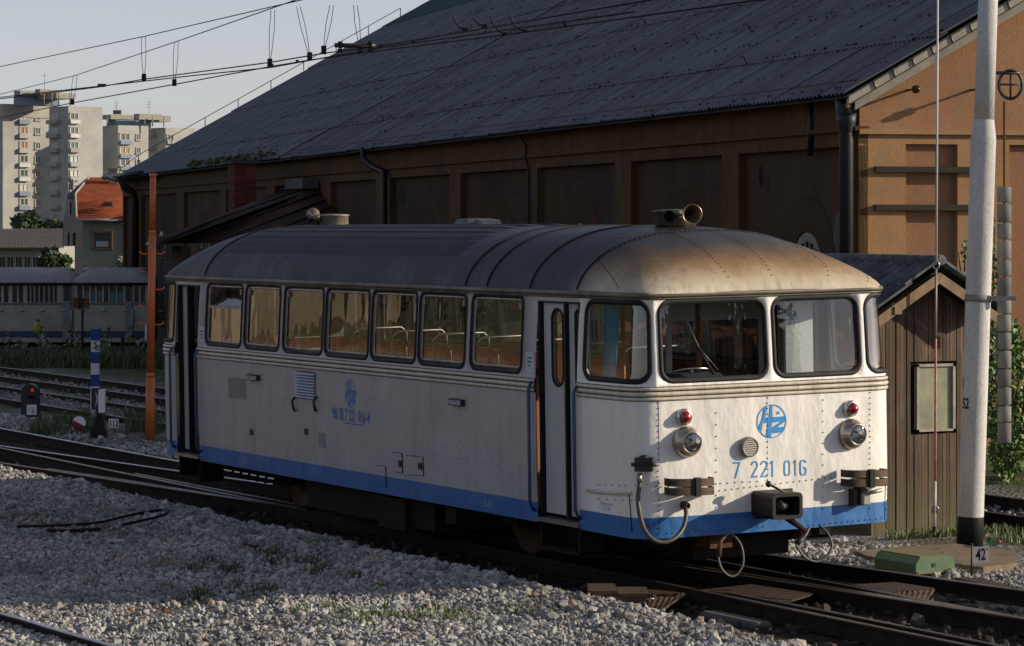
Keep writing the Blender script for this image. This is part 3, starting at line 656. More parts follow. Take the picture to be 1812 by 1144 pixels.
# rivets on roof dome, front and side
rv = MB()
def rivet(mb, p, r_=.009): mb.add([p + V(o) * r_ for o in ((1, 0, 0), (-1, 0, 0), (0, 1, 0), (0, -1, 0), (0, 0, 1), (0, 0, -1))], [(0, 2, 4), (2, 1, 4), (1, 3, 4), (3, 0, 4), (2, 0, 5), (1, 2, 5), (3, 1, 5), (0, 3, 5)])
for q in (-.985, -.32, .05, .55, .9):
    for k in range(26):
        u = k / 25
        x = .0 - 1.15 * u if q > -.9 else -.38 - .8 * u
        if q > -.9 or True:
            t_ = q * (1 - .15 * u); rivet(rv, roof_pt(x, t_, .004), .008)
for k in range(46): rivet(rv, roof_pt(-1.15, -.9 + 1.8 * k / 45, .004), .008)
def vline(px, y0, y1, n, f=fpt):
    for k in range(n):
        s_, z_ = f(px, y0 + (y1 - y0) * k / (n - 1)); rivet(rv, BM(s_, z_, .003), .0085)
def hline(x0, ya, x1, yb, n, f=fpt, r_=.0085):
    for k in range(n):
        u = k / (n - 1); s_, z_ = f(x0 + (x1 - x0) * u, ya + (yb - ya) * u); rivet(rv, BM(s_, z_, .003), r_)
vline(1165, 713, 945, 24); vline(1267, 731, 940, 11); vline(1358, 704, 850, 16); vline(1456, 708, 900, 11); vline(1539, 695, 900, 22); vline(1570, 850, 920, 9)
hline(1170, 862, 1340, 852, 14); hline(1262, 870, 1470, 845, 20); hline(1180, 944, 1350, 932, 18); hline(1430, 930, 1560, 918, 14); hline(1060, 858, 1160, 861, 9); hline(1060, 883, 1118, 886, 5)
for px in (374, 452, 528, 560, 640, 735, 815, 890, 940):
    for k in range(9): s_, z_ = spt(px, 668 + (px - 364) * .085 + k * 15); rivet(rv, BM(s_, z_, .002), .006)
for za in (.74, 1.02, 1.14):
    for x in np.arange(-10.9, -2.1, .14):
        if za == .74 or x < -9.3 or x > -4.6: rivet(rv, BM(s_side(x), za, .002), .0055)
for x in np.arange(-10.9, -2.1, .11): rivet(rv, BM(s_side(x), .525, .002), .0055)
rv.build('rivets', M('rivet', (.14, .13, .12), .4, .6, var=.3), bus, kind='stuff')
# thin panel joints and hatches
def joint(path, w=.006, f=fpt, off=.002): jt = MB(); jt.tube([BM(*f(*p), off) for p in path], w, 4); jt.build('panel_joint', M('joint_dark', (.03, .028, .026), .8, var=.3), bus)
joint([(1115, 876), (1116, 910), (1117, 943)]); joint([(1165, 708), (1166, 800), (1167, 946)], .0016, off=0); joint([(1357, 704), (1358, 760), (1358, 855)], .0012, off=0)
joint([(1567, 851), (1566, 890), (1566, 920)], .005)
for bx in ((697, 800, 713, 838), (720, 806, 750, 843), (668, 823, 683, 862)):
    x0, y0_, x1, y1_ = bx
    joint([(x1, y0_ + 3), (x1, y1_)], .008, spt); joint([(x0, y0_), (x1, y0_ + 3)], .003, spt); joint([(x0, y1_ - 3), (x1, y1_)], .003, spt)
for px, py in ((710, 821), (745, 825), (447, 765), (544, 764)):
    s_, z_ = spt(px, py); c = BM(s_, z_, .006); hl = MB(); hl.box(c.x - .035, c.x + .035, c.y - .012, c.y + .01, z_ - .035, z_ + .035)
    hl.build('hatch_latch', black, bus)
# patches of grey touch-up paint on the side
for (x0, y0_, x1, y1_) in ((407, 667, 438, 708), (565, 765, 577, 793)):
    s0, zt = spt(x0, y0_); s1, zb = spt(x1, y1_); tp = MB(); patch(tp, s0, s1, zb, zt, .15, 2, .0025)
    tp.build('touch_up_patch', M('touch_up', (.25, .26, .265), .6, var=.2), bus)
# front hatch moulding
mo = MB(); mo.tube([BM(*fpt(px, py), .012) for px, py in ((1041, 868), (1060, 871), (1085, 873), (1108, 874), (1118, 874.5))], .016, 6); mo.build('hatch_moulding', trim_cream, bus)

# doors: each is two hinged leaves with a slot window
def leaf(mb_leaf, x0, x1, y0, y1, z0, z1, wx0, wx1, wz0, wz1):
    """flat door leaf between (x0,y0) and (x1,y1) with a long rounded slot"""
    d = V((x1 - x0, y1 - y0, 0)); L = d.length; e = d / L; n = V((e.y, -e.x, 0))
    P = lambda u, z, o=0: V((x0, y0, z)) + e * u + n * o
    lp = rrect(wx0, wx1, wz0, wz1, (wx1 - wx0) / 2 * .95, 8, 4); a = np.array(lp); c = (a.min(0) + a.max(0)) / 2; hs = (a.max(0) - a.min(0)) / 2; outp = []
    for p in lp:
        u, v_ = (p[0] - c[0]) / hs[0], (p[1] - c[1]) / hs[1]; k = 1 / max(abs(u), abs(v_)); outp.append([(u * k + 1) / 2 * L, z0 + (z1 - z0) * (v_ * k + 1) / 2])
    for cs, cz in ((0, z0), (L, z0), (L, z1), (0, z1)):
        i = min(range(len(outp)), key=lambda j: abs(outp[j][0] - cs) / L + abs(outp[j][1] - cz) / (z1 - z0)); outp[i] = [cs, cz]
    k = len(lp)
    for o in (.018, -.018):
        q = [(i, k + i, k + (i + 1) % k, (i + 1) % k) for i in range(k)]
        mb_leaf.add([P(*p, o) for p in lp] + [P(*p, o) for p in outp], q if o > 0 else [f[::-1] for f in q])
    mb_leaf.add([P(*p, .018) for p in lp] + [P(*p, -.018) for p in lp], [(i, (i + 1) % k, k + (i + 1) % k, k + i) for i in range(k)])
    for (u0, z0_, u1, z1_) in ((0, z0, 0, z1), (L, z0, L, z1), (0, z0, L, z0), (0, z1, L, z1)):
        mb_leaf.add([P(u0, z0_, .018), P(u1, z1_, .018), P(u1, z1_, -.018), P(u0, z0_, -.018)], [(0, 1, 2, 3)])
    fr = MB(); fr.tube([P(*p, .02) for p in lp], .014, 5, closed=True)
    gl = MB(); gl.add([P(*p, 0) for p in lp], [tuple(range(k))]); return fr, gl
for side_ in (0, 1):
    def fl(y): return y if not side_ else 2 * YC - y
    for (xa, xb, nm) in ((-1.975, -1.115, 'front'), (-11.81, -11.04, 'rear')):
        yb = Y0 + .10
        spec = ((xa + .05, xb - .30, 0, 0), (xb - .29, xb - .02, 0, .05)) if nm == 'front' else ((xa + .03, xa + .33, .02, .02), (xa + .36, xb - .02, .10, .02))
        for j, (p0, p1, d0, d1) in enumerate(spec):
            lm = MB(); L = math.hypot(p1 - p0, d1 - d0)
            if nm == 'front' and j == 0: wp = (.17, .40)
            elif nm == 'front': wp = (.10, .22)
            elif j == 0: wp = (.19, .28)
            else: wp = (.06, .28)
            fr, gl = leaf(lm, p0, p1, fl(yb + d0), fl(yb + d1), .60, 2.72, *wp, 1.88, 2.64)
            dm = door_grey if nm == 'front' or j == 0 else black
            do = lm.build('door_leaf', dm, bus); fr.build('slot_seal', rubber, do); gl.build('slot_pane', side_glass, do)
        rb = MB()
        for x in (xa + .018, xb - .31 if nm == 'front' else xa + .345, xb - .008): rb.box(x - .018, x + .016, fl(yb + .03), fl(yb - .06), .58, 2.72)
        rb.box(xa, xb, fl(yb + .12), fl(yb - .05), 2.70, 2.74)
        fixn(rb.build('door_rubber', rubber, bus))
        st = MB(); st.box(xa - .02, xb + .02, fl(Y0 - .03), fl(Y0 + .45), .52, .56); fixn(st.build('door_sill', dullmetal, bus))
        sp = MB()
        for x in (xa + .02, xb - .05): sp.box(x, x + .03, fl(Y0 + .02), fl(Y0 + .34), .22, .53)
        sp.box(xa + .02, xb - .02, fl(Y0 + .0), fl(Y0 + .32), .24, .27); sp.box(xa + .02, xb - .02, fl(Y0 + .31), fl(Y0 + .33), .27, .52)
        fixn(sp.build('footstep', grime, bus))
        hr = M('handrail_blue', (.022, .062, .17), .4, var=.3)
        for x in ((xa - .05, xb + .03) if nm == 'front' else (xa - .06, xb + .05)):
            h = MB(); yo = Y0 - .055; h.tube([(x, fl(Y0 + .03), 1.92), (x, fl(yo + .03), 1.90), (x, fl(yo), 1.84), (x, fl(yo), .70), (x, fl(yo + .03), .63), (x, fl(Y0 + .02), .61)], .018, 8)
            h.build('handrail', hr, bus)

# number plates with lettering beside the doors, grilles, notices
for (x0, y0_, x1, y1_, word) in ((444, 661, 463, 674, 'IZLAZ'), (803, 704, 826, 719, 'ULAZ')):
    s0, zt = spt(x0, y0_ + 1); s1, zb = spt(x1, y1_); zt = zb + .10 if zt < zb + .06 else min(zt, zb + .13)
    q = MB(); a = BM(s0, zb); c = BM(s1, zt); q.box(a.x, c.x, a.y - .05, a.y + .01, zb, zt); po = q.build('direction_lamp', black, bus)
    q = MB(); q.box(a.x + .025, c.x - .025, a.y - .054, a.y - .051, zb + .012, zt - .012); q.build('lamp_face', M('lamp_face', (.42, .46, .52), .4, var=.1), po)
    q = MB(); put_text(q, word, .085, ((a.x + c.x) / 2, a.y - .0555, zb + .028), (1, 0, 0), (0, 0, 1), .95); q.build('lettering', M('ink_blue', (.05, .07, .16), .6, var=.2), po)
s0, zt = spt(528, 657); s1, zb = spt(561, 707); lv = MB(); a = BM(s0, zt); c = BM(s1, zb)
for k in range(9):
    z = zb + (zt - zb) * (k + .15) / 9; h = (zt - zb) / 9
    lv.prism([(a.x, a.y - .002, z), (a.x, a.y - .034, z), (a.x, a.y - .03, z + h * .25), (a.x, a.y - .002, z + h * .72)], (c.x - a.x, 0, 0))
fixn(lv.build('louvre_slat', M('louvre_paint', (.45, .50, .58), .4, var=.2), bus)); lb = MB(); lb.box(a.x - .01, c.x + .01, a.y - .004, a.y + .01, zb - .01, zt + .01); lb.build('louvre_backing', black, bus)
for px in (526, 564):
    s_, z_ = spt(px, 714); c = BM(s_, z_, 0); q = MB(); q.tube([c + V((0, -.01, .08)), c + V((0, -.05, .03)), c + V((.02, -.05, -.03)), c + V((-.02, -.015, -.09))], .016, 6); q.build('vent_catch', black, bus)
for (px, py, hh) in ((361, 592, 28), (942, 640, 30)):
    s_, z_ = spt(px, py); c = BM(s_, z_, .004); q = MB(); q.box(c.x - .09, c.x + .09, c.y - .003, c.y + .004, z_ - .1, z_ + .1); po = q.build('notice', M('notice_paper', (.5, .52, .55), .6, var=.1), bus)
    q = MB()
    for k in range(3): q.box(c.x - .05, c.x + .045 - k * .02, c.y - .0055, c.y - .0035, z_ + .03 - k * .04, z_ + .045 - k * .04)
    q.build('notice_print', M('ink_blue'), po) if False else q.build('notice_print', MATS['ink_blue'], po)

# painted lettering and emblem
ink = bus_paint('signwriting_blue', (.035, .24, .55), (.04, .20, .42))
ink_side = bus_paint('signwriting_side', (.03, .15, .42), (.03, .14, .36))
def seg_digit(ch):
    """stroke skeletons (unit cell 0..1 x 0..2) of the stencilled number"""
    ar = lambda cx, cy, rx, ry, a0, a1, n=10: [(cx + rx * math.cos(rad(a0 + (a1 - a0) * k / n)), cy + ry * math.sin(rad(a0 + (a1 - a0) * k / n))) for k in range(n + 1)]
    return {'7': [[(0, 1.9), (1, 1.9), (.3, 0)]], '2': [ar(.5, 1.5, .45, .45, 175, -20) + [(.05, .1), (1, .1)]], '1': [[(.22, 1.62), (.55, 1.92)], [(.58, 2.0), (.58, 0)]],
            '0': [ar(.5, 1.5, .42, .42, 75, 0, 5)[0:] + ar(.5, .5, .42, .42, 0, -75, 5), ar(.5, 1.5, .42, .42, 105, 180, 5) + ar(.5, .5, .42, .42, 180, 255, 5)],
            '6': [ar(.5, 1.5, .42, .42, 10, 80, 5), ar(.5, 1.5, .42, .42, 105, 180, 5) + ar(.5, .55, .42, .5, 180, 255, 5), ar(.5, .55, .42, .5, 285, 440, 8)]}[ch]
def stroke(mb, pts, wd, mapf):
    P = [V((p[0], p[1], 0)) for p in pts]; n = len(P); vs = []
    for i in range(n):
        a = (P[i] - P[i - 1]).normalized() if i else (P[1] - P[0]).normalized(); b_ = (P[i + 1] - P[i]).normalized() if i < n - 1 else a
        tg = (a + b_); tg = tg.normalized() if tg.length > .1 else a; nn = V((-tg.y, tg.x, 0)); k = 1 / max(.5, nn.dot(V((-a.y, a.x, 0))))
        vs += [P[i] + nn * wd * k, P[i] - nn * wd * k]
    mb.add([mapf(p.x, p.y) for p in vs], [(2 * i, 2 * i + 1, 2 * i + 3, 2 * i + 2) for i in range(n - 1)])
nb = MB()
for ch, xa, xb in (('7', 1297, 1309), ('2', 1329, 1341), ('2', 1346, 1358), ('1', 1361, 1371), ('0', 1387, 1398), ('1', 1402, 1411), ('6', 1415, 1427)):
    yt = 818 - (xa - 1297) * .035; ybm = 846 - (xa - 1297) * .035
    sa, zt = fpt(xa, yt); sb_, zb = fpt(xb, ybm)
    for pts in seg_digit(ch): stroke(nb, pts, .085 * 2 * .55, lambda u, v_: BM(sa + (sb_ - sa) * u, zb + (zt - zb) * v_ / 2, .004))
nb.build('running_number', ink, bus)
def emblem(mb, mapf):
    c, rx, ry = (325, 327), 188, 212; U = lambda p: ((p[0] - c[0]) / rx, (c[1] - p[1]) / ry)
    n = 48; vs = []
    for k in range(n): a = 2 * math.pi * k / n; vs += [mapf(math.cos(a), math.sin(a)), mapf(.945 * math.cos(a), .945 * math.sin(a))]
    mb.add(vs, [(2 * k, 2 * ((k + 1) % n), 2 * ((k + 1) % n) + 1, 2 * k + 1) for k in range(n)])
    quads = [[(226, 165), (266, 124), (243, 275), (207, 275)], [(207, 275), (243, 275), (216, 345), (183, 345)], [(183, 345), (216, 345), (191, 460), (150, 390)],
             [(243, 275), (290, 275), (275, 345), (216, 345)], [(305, 120), (338, 118), (335, 275), (293, 275)], [(290, 275), (335, 275), (326, 345), (275, 345)],
             [(275, 345), (326, 345), (315, 532), (255, 506)], [(335, 275), (505, 270), (508, 328), (326, 345)], [(438, 337), (506, 328), (395, 408), (322, 416)],
             [(322, 416), (395, 408), (495, 405), (318, 478)], [(395, 408), (495, 405), (455, 474), (318, 478)], [(395, 208), (422, 208), (422, 243), (395, 243)]]
    quads[9] = [(322, 416), (395, 408), (395, 476), (318, 478)]; quads[10] = [(395, 408), (495, 405), (455, 474), (395, 476)]
    for q in quads:
        pts = []
        for p in q:
            u, v_ = U(p); k = math.hypot(u, v_); k = min(1, .96 / k) if k > .96 else 1; pts.append((u * k, v_ * k))
        # 2x2 subdivision so it follows the curve
        A, B, C_, D = [np.array(p) for p in pts]
        for i in range(3):
            for j in range(3):
                g_ = lambda a, b_: (1 - b_) * ((1 - a) * A + a * B) + b_ * ((1 - a) * D + a * C_)
                ps = [g_(i / 3, j / 3), g_((i + 1) / 3, j / 3), g_((i + 1) / 3, (j + 1) / 3), g_(i / 3, (j + 1) / 3)]
                mb.add([mapf(*p) for p in ps], [(0, 3, 2, 1)])
sc_, zc_ = fpt(1365.3, 745.8); sl_, _ = fpt(1339, 746); sr_, _ = fpt(1391.5, 746); _, zt_ = fpt(1365, 716)
em = MB(); emblem(em, lambda u, v_: BM(sc_ + u * (sr_ - sl_) / 2, zc_ + v_ * (zt_ - zc_), .0045)); em.build('round_emblem', ink, bus)
s1_, z1_ = spt(623, 671); s2_, z2_ = spt(623, 721); sa_, _ = spt(613.5, 697); sb_, _ = spt(632.5, 697)
em = MB(); emblem(em, lambda u, v_: BM((sa_ + sb_) / 2 + u * (sb_ - sa_) / 2, (z1_ + z2_) / 2 + v_ * (z1_ - z2_) / 2, .004)); em.build('round_emblem', ink_side, bus)
def side_text(body, px0, py0, px1, h, xs, mat, bold=0.):
    s0, z0 = spt(px0, py0); s1, _ = spt(px1, py0); vs, fs = text2d(body, h, 1, bold, 'LEFT'); wv = max(v[0] for v in vs)
    q = MB(); q.add([BM(s0 + x * (s1 - s0) / wv, z0 + y, .004) for x, y in vs], fs); return q
q = side_text('98 78 7 221 016-4', 590, 741, 656, .19, 1, ink_side, .002)
s0, z0 = spt(613, 750); s1, _ = spt(645, 750); q.add([BM(s0, z0 - .0, .004), BM(s1, z0 - .0, .004), BM(s1, z0 + .014, .004), BM(s0, z0 + .014, .004)], [(0, 1, 2, 3)])
q.build('vehicle_number', ink_side, bus)
pale = M('pale_lettering', (.30, .36, .46), .6, var=.3)
q = side_text('17,5 t', 725, 868, 739, .06, 1, pale); q.build('small_lettering', pale, bus); q = side_text('12,6 m', 725, 874, 739, .06, 1, pale); q.build('small_lettering', pale, bus)
q = side_text('9,05', 855, 892, 873, .08, 1, pale); s0, z0 = spt(855, 895); s1, _ = spt(871, 895); q.add([BM(s0, z0, .004), BM(s1, z0, .004), BM(s1, z0 + .01, .004), BM(s0, z0 + .01, .004)], [(0, 1, 2, 3)]); q.build('small_lettering', pale, bus)
q = MB()
for body, py in (('Rezervoar goriva', 895), ('CV 115 46', 904)):
    vs, fs = text2d(body, .055, .62, -.0006, 'CENTER'); s0, z0 = fpt(1074, py); q.add([BM(s0 + x, z0 + y, .004) for x, y in vs], fs)
q.build('small_lettering', ink_side, bus)

# front lamps
lens_red = M('red_lens', (.30, .008, .012), .12, var=.3); lens_red.node_tree.nodes['Principled BSDF'].inputs['Coat Weight'].default_value = .6
lens_clear = glass('lamp_glass', (.80, .82, .80), .22, .12, .03, 14)
def fn(px, py):
    s_, z_ = fpt(px, py); p = BM(s_, z_); n = (BM(s_, z_, 1) - p).normalized(); return p, n
for px, py in ((1209, 738), (1504, 723)):
    p, n = fn(px, py); q = MB(); q.lathe(p, n, [(.082, 0), (.082, .03), (.07, .045), (.058, .05), (.056, .04)], 24); lo = q.build('tail_lamp', chrome, bus)
    q = MB(); q.lathe(p, n, [(.057, .04), (.055, .062), (.045, .082), (.025, .095), (.001, .1)], 20); q.build('red_lens', lens_red, lo)
for px, py in ((1214, 782), (1505, 768)):
    p, n = fn(px, py); q = MB(); q.lathe(p, n, [(.15, -.005), (.15, .03), (.142, .055), (.125, .085), (.105, .10), (.104, .125), (.098, .13), (.092, .122)], 36); lo = q.build('headlamp', M('lamp_rim', (.52, .48, .40), .3, .75, var=.5, scale=6, col2=(.2, .16, .11)), bus)
    q = MB(); q.lathe(p, n, [(.092, .118), (.07, .06), (.03, .03), (.001, .028)], 28); q.build('reflector', chrome, lo)
    q = MB(); q.lathe(p, n, [(.094, .121), (.07, .133), (.03, .139), (.001, .14)], 28); q.build('lamp_lens', lens_clear, lo)
    q = MB(); q.lathe(p, n, [(.018, .03), (.018, .07), (.001, .08)], 10); q.build('bulb', M('bulb', (.6, .58, .5), .3, var=.1), lo)
p, n = fn(1323, 791); q = MB(); q.lathe(p, n, [(.098, 0), (.098, .045), (.09, .06), (.08, .06), (.078, .03), (.001, .03)], 32); lo = q.build('horn_grille', M('grille_paint', (.30, .27, .22), .5, .3, var=.4), bus)
q = MB()
for k in range(9):
    z = -.07 + .0175 * k; L = math.sqrt(.078 ** 2 - z * z); tl = rad(8); ey = V((0, math.cos(tl), -math.sin(tl))); ez = V((0, math.sin(tl), math.cos(tl)))
    q.frame(p + n * .05 + ez * z, V((.006, 0, 0)), ey * L, ez * .005)
q.build('grille_slat', M('grille_slat', (.6, .57, .5), .4, .3, var=.3), lo)
# sprung buffer hoops
steel = M('buffer_steel', (.10, .065, .042), .6, .35, var=.5, scale=7, col2=(.045, .035, .028))
for pxa, pxb, pyc, pyc2 in ((1170, 1256, 851, 867), (1481, 1558, 836, 852)):
    for yrow in (pyc, pyc2):
        pa, na = fn(pxa, yrow + 1); pb, nb_ = fn(pxb, yrow - 1); L = (pb - pa).length; ed = (pb - pa).normalized(); nn = na; hgt = .036; loop = []
        for k in range(25): a = math.pi * k / 24; loop.append(pa.lerp(pb, .02 + .96 * .5 * (1 - math.copysign(abs(math.cos(a)) ** .75, math.cos(a)))) + nn * (.05 + .16 * math.sin(a) ** .5))
        loop = [pa + ed * .03 + nn * .02] + loop + [pb - ed * .03 + nn * .02]
        q = MB(); rows = []
        for (zo, ro) in ((-hgt, 0), (-hgt, .016), (hgt, .016), (hgt, 0), (-hgt, 0)): rows.append([l + V((0, 0, zo)) + nn * ro for l in loop])
        q.grid(rows); fixn(q.build('buffer_hoop', steel, bus))
    pc, nc = fn((pxa + pxb) / 2, (pyc + pyc2) / 2); q = MB(); q.box(pc.x + .19, pc.x + .245, pc.y - .028, pc.y + .028, pc.z - .088, pc.z + .088); q.box(pc.x - .02, pc.x + .2, pc.y - .03, pc.y + .03, pc.z - .012, pc.z + .012)
    fixn(q.build('buffer_clamp', M('clamp_black', (.03, .026, .022), .6, var=.4), bus))
# coupler
p, n = fn(1352, 890); cb = MB(); X0 = p.x
pA, _ = fn(1334, 872); pB, _ = fn(1398, 908)
cb.box(X0 - .1, X0 + .02, pA.y, pB.y + .02, .63, .90); co = cb.build('coupler_box', black, bus)
q = MB(); yc_, zc2 = tolocal(onx(1393, 896, .45)).y, tolocal(onx(1393, 896, .45)).z
lo_ = [(yc_ + a, zc2 + b) for a, b in rrect(-.17, .17, -.125, .125, .045, 4, 2)]; li = [(yc_ + a, zc2 + b) for a, b in rrect(-.135, .135, -.09, .09, .03, 4, 2)]; k = len(lo_)
vs = [(x, *p_) for x in (.46,) for p_ in lo_] + [(.46, *p_) for p_ in li] + [(.08, *p_) for p_ in lo_] + [(.16, *p_) for p_ in li]
q.add(vs, [(i, (i + 1) % k, k + (i + 1) % k, k + i) for i in range(k)] + [(i, 2 * k + i, 2 * k + (i + 1) % k, (i + 1) % k) for i in range(k)] + [(k + i, k + (i + 1) % k, 3 * k + (i + 1) % k, 3 * k + i) for i in range(k)] + [tuple(3 * k + i for i in range(k))])
fixn(q.build('coupler_head', M('coupler_iron', (.040, .034, .028), .55, .3, var=.5, col2=(.02, .018, .016)), co))
q = MB(); q.lathe((.16, yc_ - .045, zc2 + .0), (1, 0, 0), [(.085, 0), (.083, .12), (.06, .2), (.03, .29), (.001, .31)], 9, False); q.build('coupler_cone', M('coupler_cone', (.11, .095, .08), .55, .4, var=.5), co)
q = MB(); q.lathe((.2, yc_ + .035, zc2 - .01), (1, 0, 0), [(.035, 0), (.035, .17), (.02, .18), (.001, .185)], 12); q.build('coupler_pin', dullmetal, co)
q = MB(); hA, hB = tolocal(onx(1360, 857, .30)), tolocal(onx(1391, 873, .36)); q.tube([hA, hB], .013, 6); q.sphere(hA, .032, 10, 6); q.build('coupler_lever', black, co)
q = MB(); q.tube([tolocal(onx(1392, 916, .42)), tolocal(onx(1412, 930, .40)), tolocal(onx(1427, 940, .36))], [.035, .028, .016], 8); q.tube([tolocal(onx(1338, 915, .3)), tolocal(onx(1390, 914, .42))], .02, 6); q.build('coupler_strut', grime, co)
# jumper socket and cable
hose = M('hose_rubber', (.030, .026, .02), .5, var=.4, col2=(.07, .06, .045))
p, n = fn(1133, 823); e = V((-n.y, n.x, 0)); q = MB(); q.frame(p + n * .06, e * .085, n * .06, V((0, 0, .065))); q.frame(p + n * .07, e * .095, n * .05, V((0, 0, .02))); q.lathe(p - e * .0 + n * .06 + V((0, 0, .06)), (0, 0, 1), [(.05, 0), (.045, .02), (.001, .03)], 12); q.tube([p - e * .12 + n * .08, p + e * .12 + n * .08], .018, 8)
jo = q.build('jumper_socket', M('socket_iron', (.035, .034, .034), .45, .4, var=.4), bus)
q = MB(); q.tube([tolocal(onx(1131, 838, .02)), tolocal(onx(1132, 855, .03))], .026, 10); q.build('cable_collar', dullmetal, jo)
def spl(pts, n=8): return [V(p) for p in smooth_poly([tuple(p) for p in pts], n)]
cab = [tolocal(onx(px, py, x)) for px, py, x in ((1132, 855, .03), (1129, 880, .05), (1131, 905, .10), (1139, 935, .18), (1155, 955, .24), (1175, 960, .26), (1195, 952, .26), (1209, 934, .22), (1214, 912, .18), (1212, 897, .10), (1209, 893, .05))]
q = MB(); q.tube(spl(cab), .022, 10); q.build('jumper_cable', hose, jo)
p, n = fn(1209, 894); q = MB(); q.lathe(p, n, [(.04, 0), (.04, .04), (.03, .05), (.03, .09)], 12); q.build('cable_gland', black, bus)
p, n = fn(1514, 880); q = MB(); q.box(p.x - .01, p.x + .10, p.y - .085, p.y + .075, p.z - .075, p.z + .085); q.box(p.x + .02, p.x + .13, p.y - .03, p.y + .03, p.z + .07, p.z + .11); so = q.build('brake_cock', MATS['socket_iron'], bus)
q = MB(); q.bev(p.x + .10, p.x + .16, p.y - .02, p.y + .075, p.z - .06, p.z + .06, .015); q.tube([p + V((.15, .02, .05)), p + V((.19, .08, .06)), p + V((.2, .17, .075))], .02, 8); q.build('cock_handle', M('cock_metal', (.42, .40, .34), .4, .5, var=.4), so)
for pth, nm in (([(1290, 944, .2), (1275, 960, .22), (1271, 985, .25), (1277, 1007, .27), (1292, 1020, .28), (1306, 1015, .28), (1315, 995, .27), (1312, 968, .24), (1300, 950, .2), (1289, 944, .15)], 'a'),
                ([(1432, 934, .15), (1424, 950, .2), (1410, 962, .24), (1414, 974, .26), (1428, 989, .27), (1447, 994, .27), (1464, 984, .26), (1472, 966, .24), (1465, 945, .2), (1450, 930, .15)], 'b')):
    q = MB(); q.tube(spl([tolocal(onx(*a)) for a in pth]), .0125, 7); ho = q.build('brake_hose', hose, bus)
    h2 = MB(); A = [tolocal(onx(*a)) for a in (pth[1], pth[2])]; h2.tube([A[0], A[1]], [.02, .03], 7); h2.build('hose_coupling', rustm if nm == 'a' else black, ho)
# wiper
q = MB(); pts = [tolocal(onx(px, py, x)) for px, py, x in ((1263, 662, .03), (1240, 625, .045), (1212, 563, .03))]; q.tube(pts, [.016, .014, .01], 6); q.tube([tolocal(onx(1270, 655, .05)), tolocal(onx(1234, 613, .06))], .009, 5); q.build('wiper', black, bus)

# ventilators and horns on the roof
dr = M('vent_cream', (.40, .36, .28), .45, .2, var=.45, col2=(.12, .10, .075), scale=3.5)
def drum(cx, cy, z0, z1, r_, mat):
    q = MB(); q.lathe((cx, cy, z0), (0, 0, 1), [(r_ * .9, 0), (r_, .015), (r_, z1 - z0 - .02), (r_ + .015, z1 - z0 - .015), (r_ + .015, z1 - z0), (r_ * .6, z1 - z0 + .01), (.001, z1 - z0 + .012)], 28); q.lathe((cx, cy, z0 - .05), (0, 0, 1), [(r_ * .75, 0), (r_ * .75, .06)], 20)
    return q.build('roof_ventilator', mat, bus)
drum(-1.72, YC + .02, 3.44, 3.60, .215, M('vent_dark', (.05, .045, .038), .45, .3, var=.5, col2=(.16, .12, .075)))
drum(-10.12, YC + .02, 3.44, 3.585, .18, dr)
def horn(name, mouth, d, R_, L, mat):
    d = V(d).normalized(); q = MB(); prof = [(.001, -L), (.018, -L), (.02, -L * .6), (.03, -L * .35), (R_ * .55, -L * .15), (R_ * .85, -L * .04), (R_, 0), (R_ * 1.02, .004), (R_ * .94, .002), (R_ * .8, -L * .05), (R_ * .5, -L * .16), (.02, -L * .4), (.001, -L * .5)]
    q.lathe(mouth, d, prof, 26); q.lathe(V(mouth) - d * L, d, [(.001, -.03), (.045, -.03), (.045, .0), (.001, .005)], 16); return q.build(name, mat, bus)
hm = M('horn_brass', (.30, .24, .15), .35, .7, var=.4, col2=(.10, .075, .045))
a = tolocal(ony(1185, 384.5, 1.0)); horn('horn', a, (.8, -.5, 0), .066, .34, black)
a = tolocal(ony(1225, 379.5, 1.0)); horn('horn', a, (.93, -.25, 0), .10, .50, hm)
a = tolocal(ony(554, 380, 1.3)); horn('horn', a, (-.8, .25, .1), .085, .40, hm); a = tolocal(ony(549, 387, 1.15)); horn('horn', a, (-.6, -.6, 0), .05, .3, black)
q = MB(); q.prism([(-6.5, YC - .15, 3.43), (-6.36, YC - .12, 3.53), (-6.12, YC - .12, 3.53), (-6.0, YC - .15, 3.43)], (0, .3, 0)); q.prism([(-6.12, YC - .1, 3.42), (-6.0, YC - .08, 3.52), (-5.88, YC - .08, 3.51), (-5.75, YC - .1, 3.42)], (0, .25, 0)); fixn(q.build('roof_hatch', M('hatch_grey', (.06, .07, .085), .5, .2, var=.5), bus))

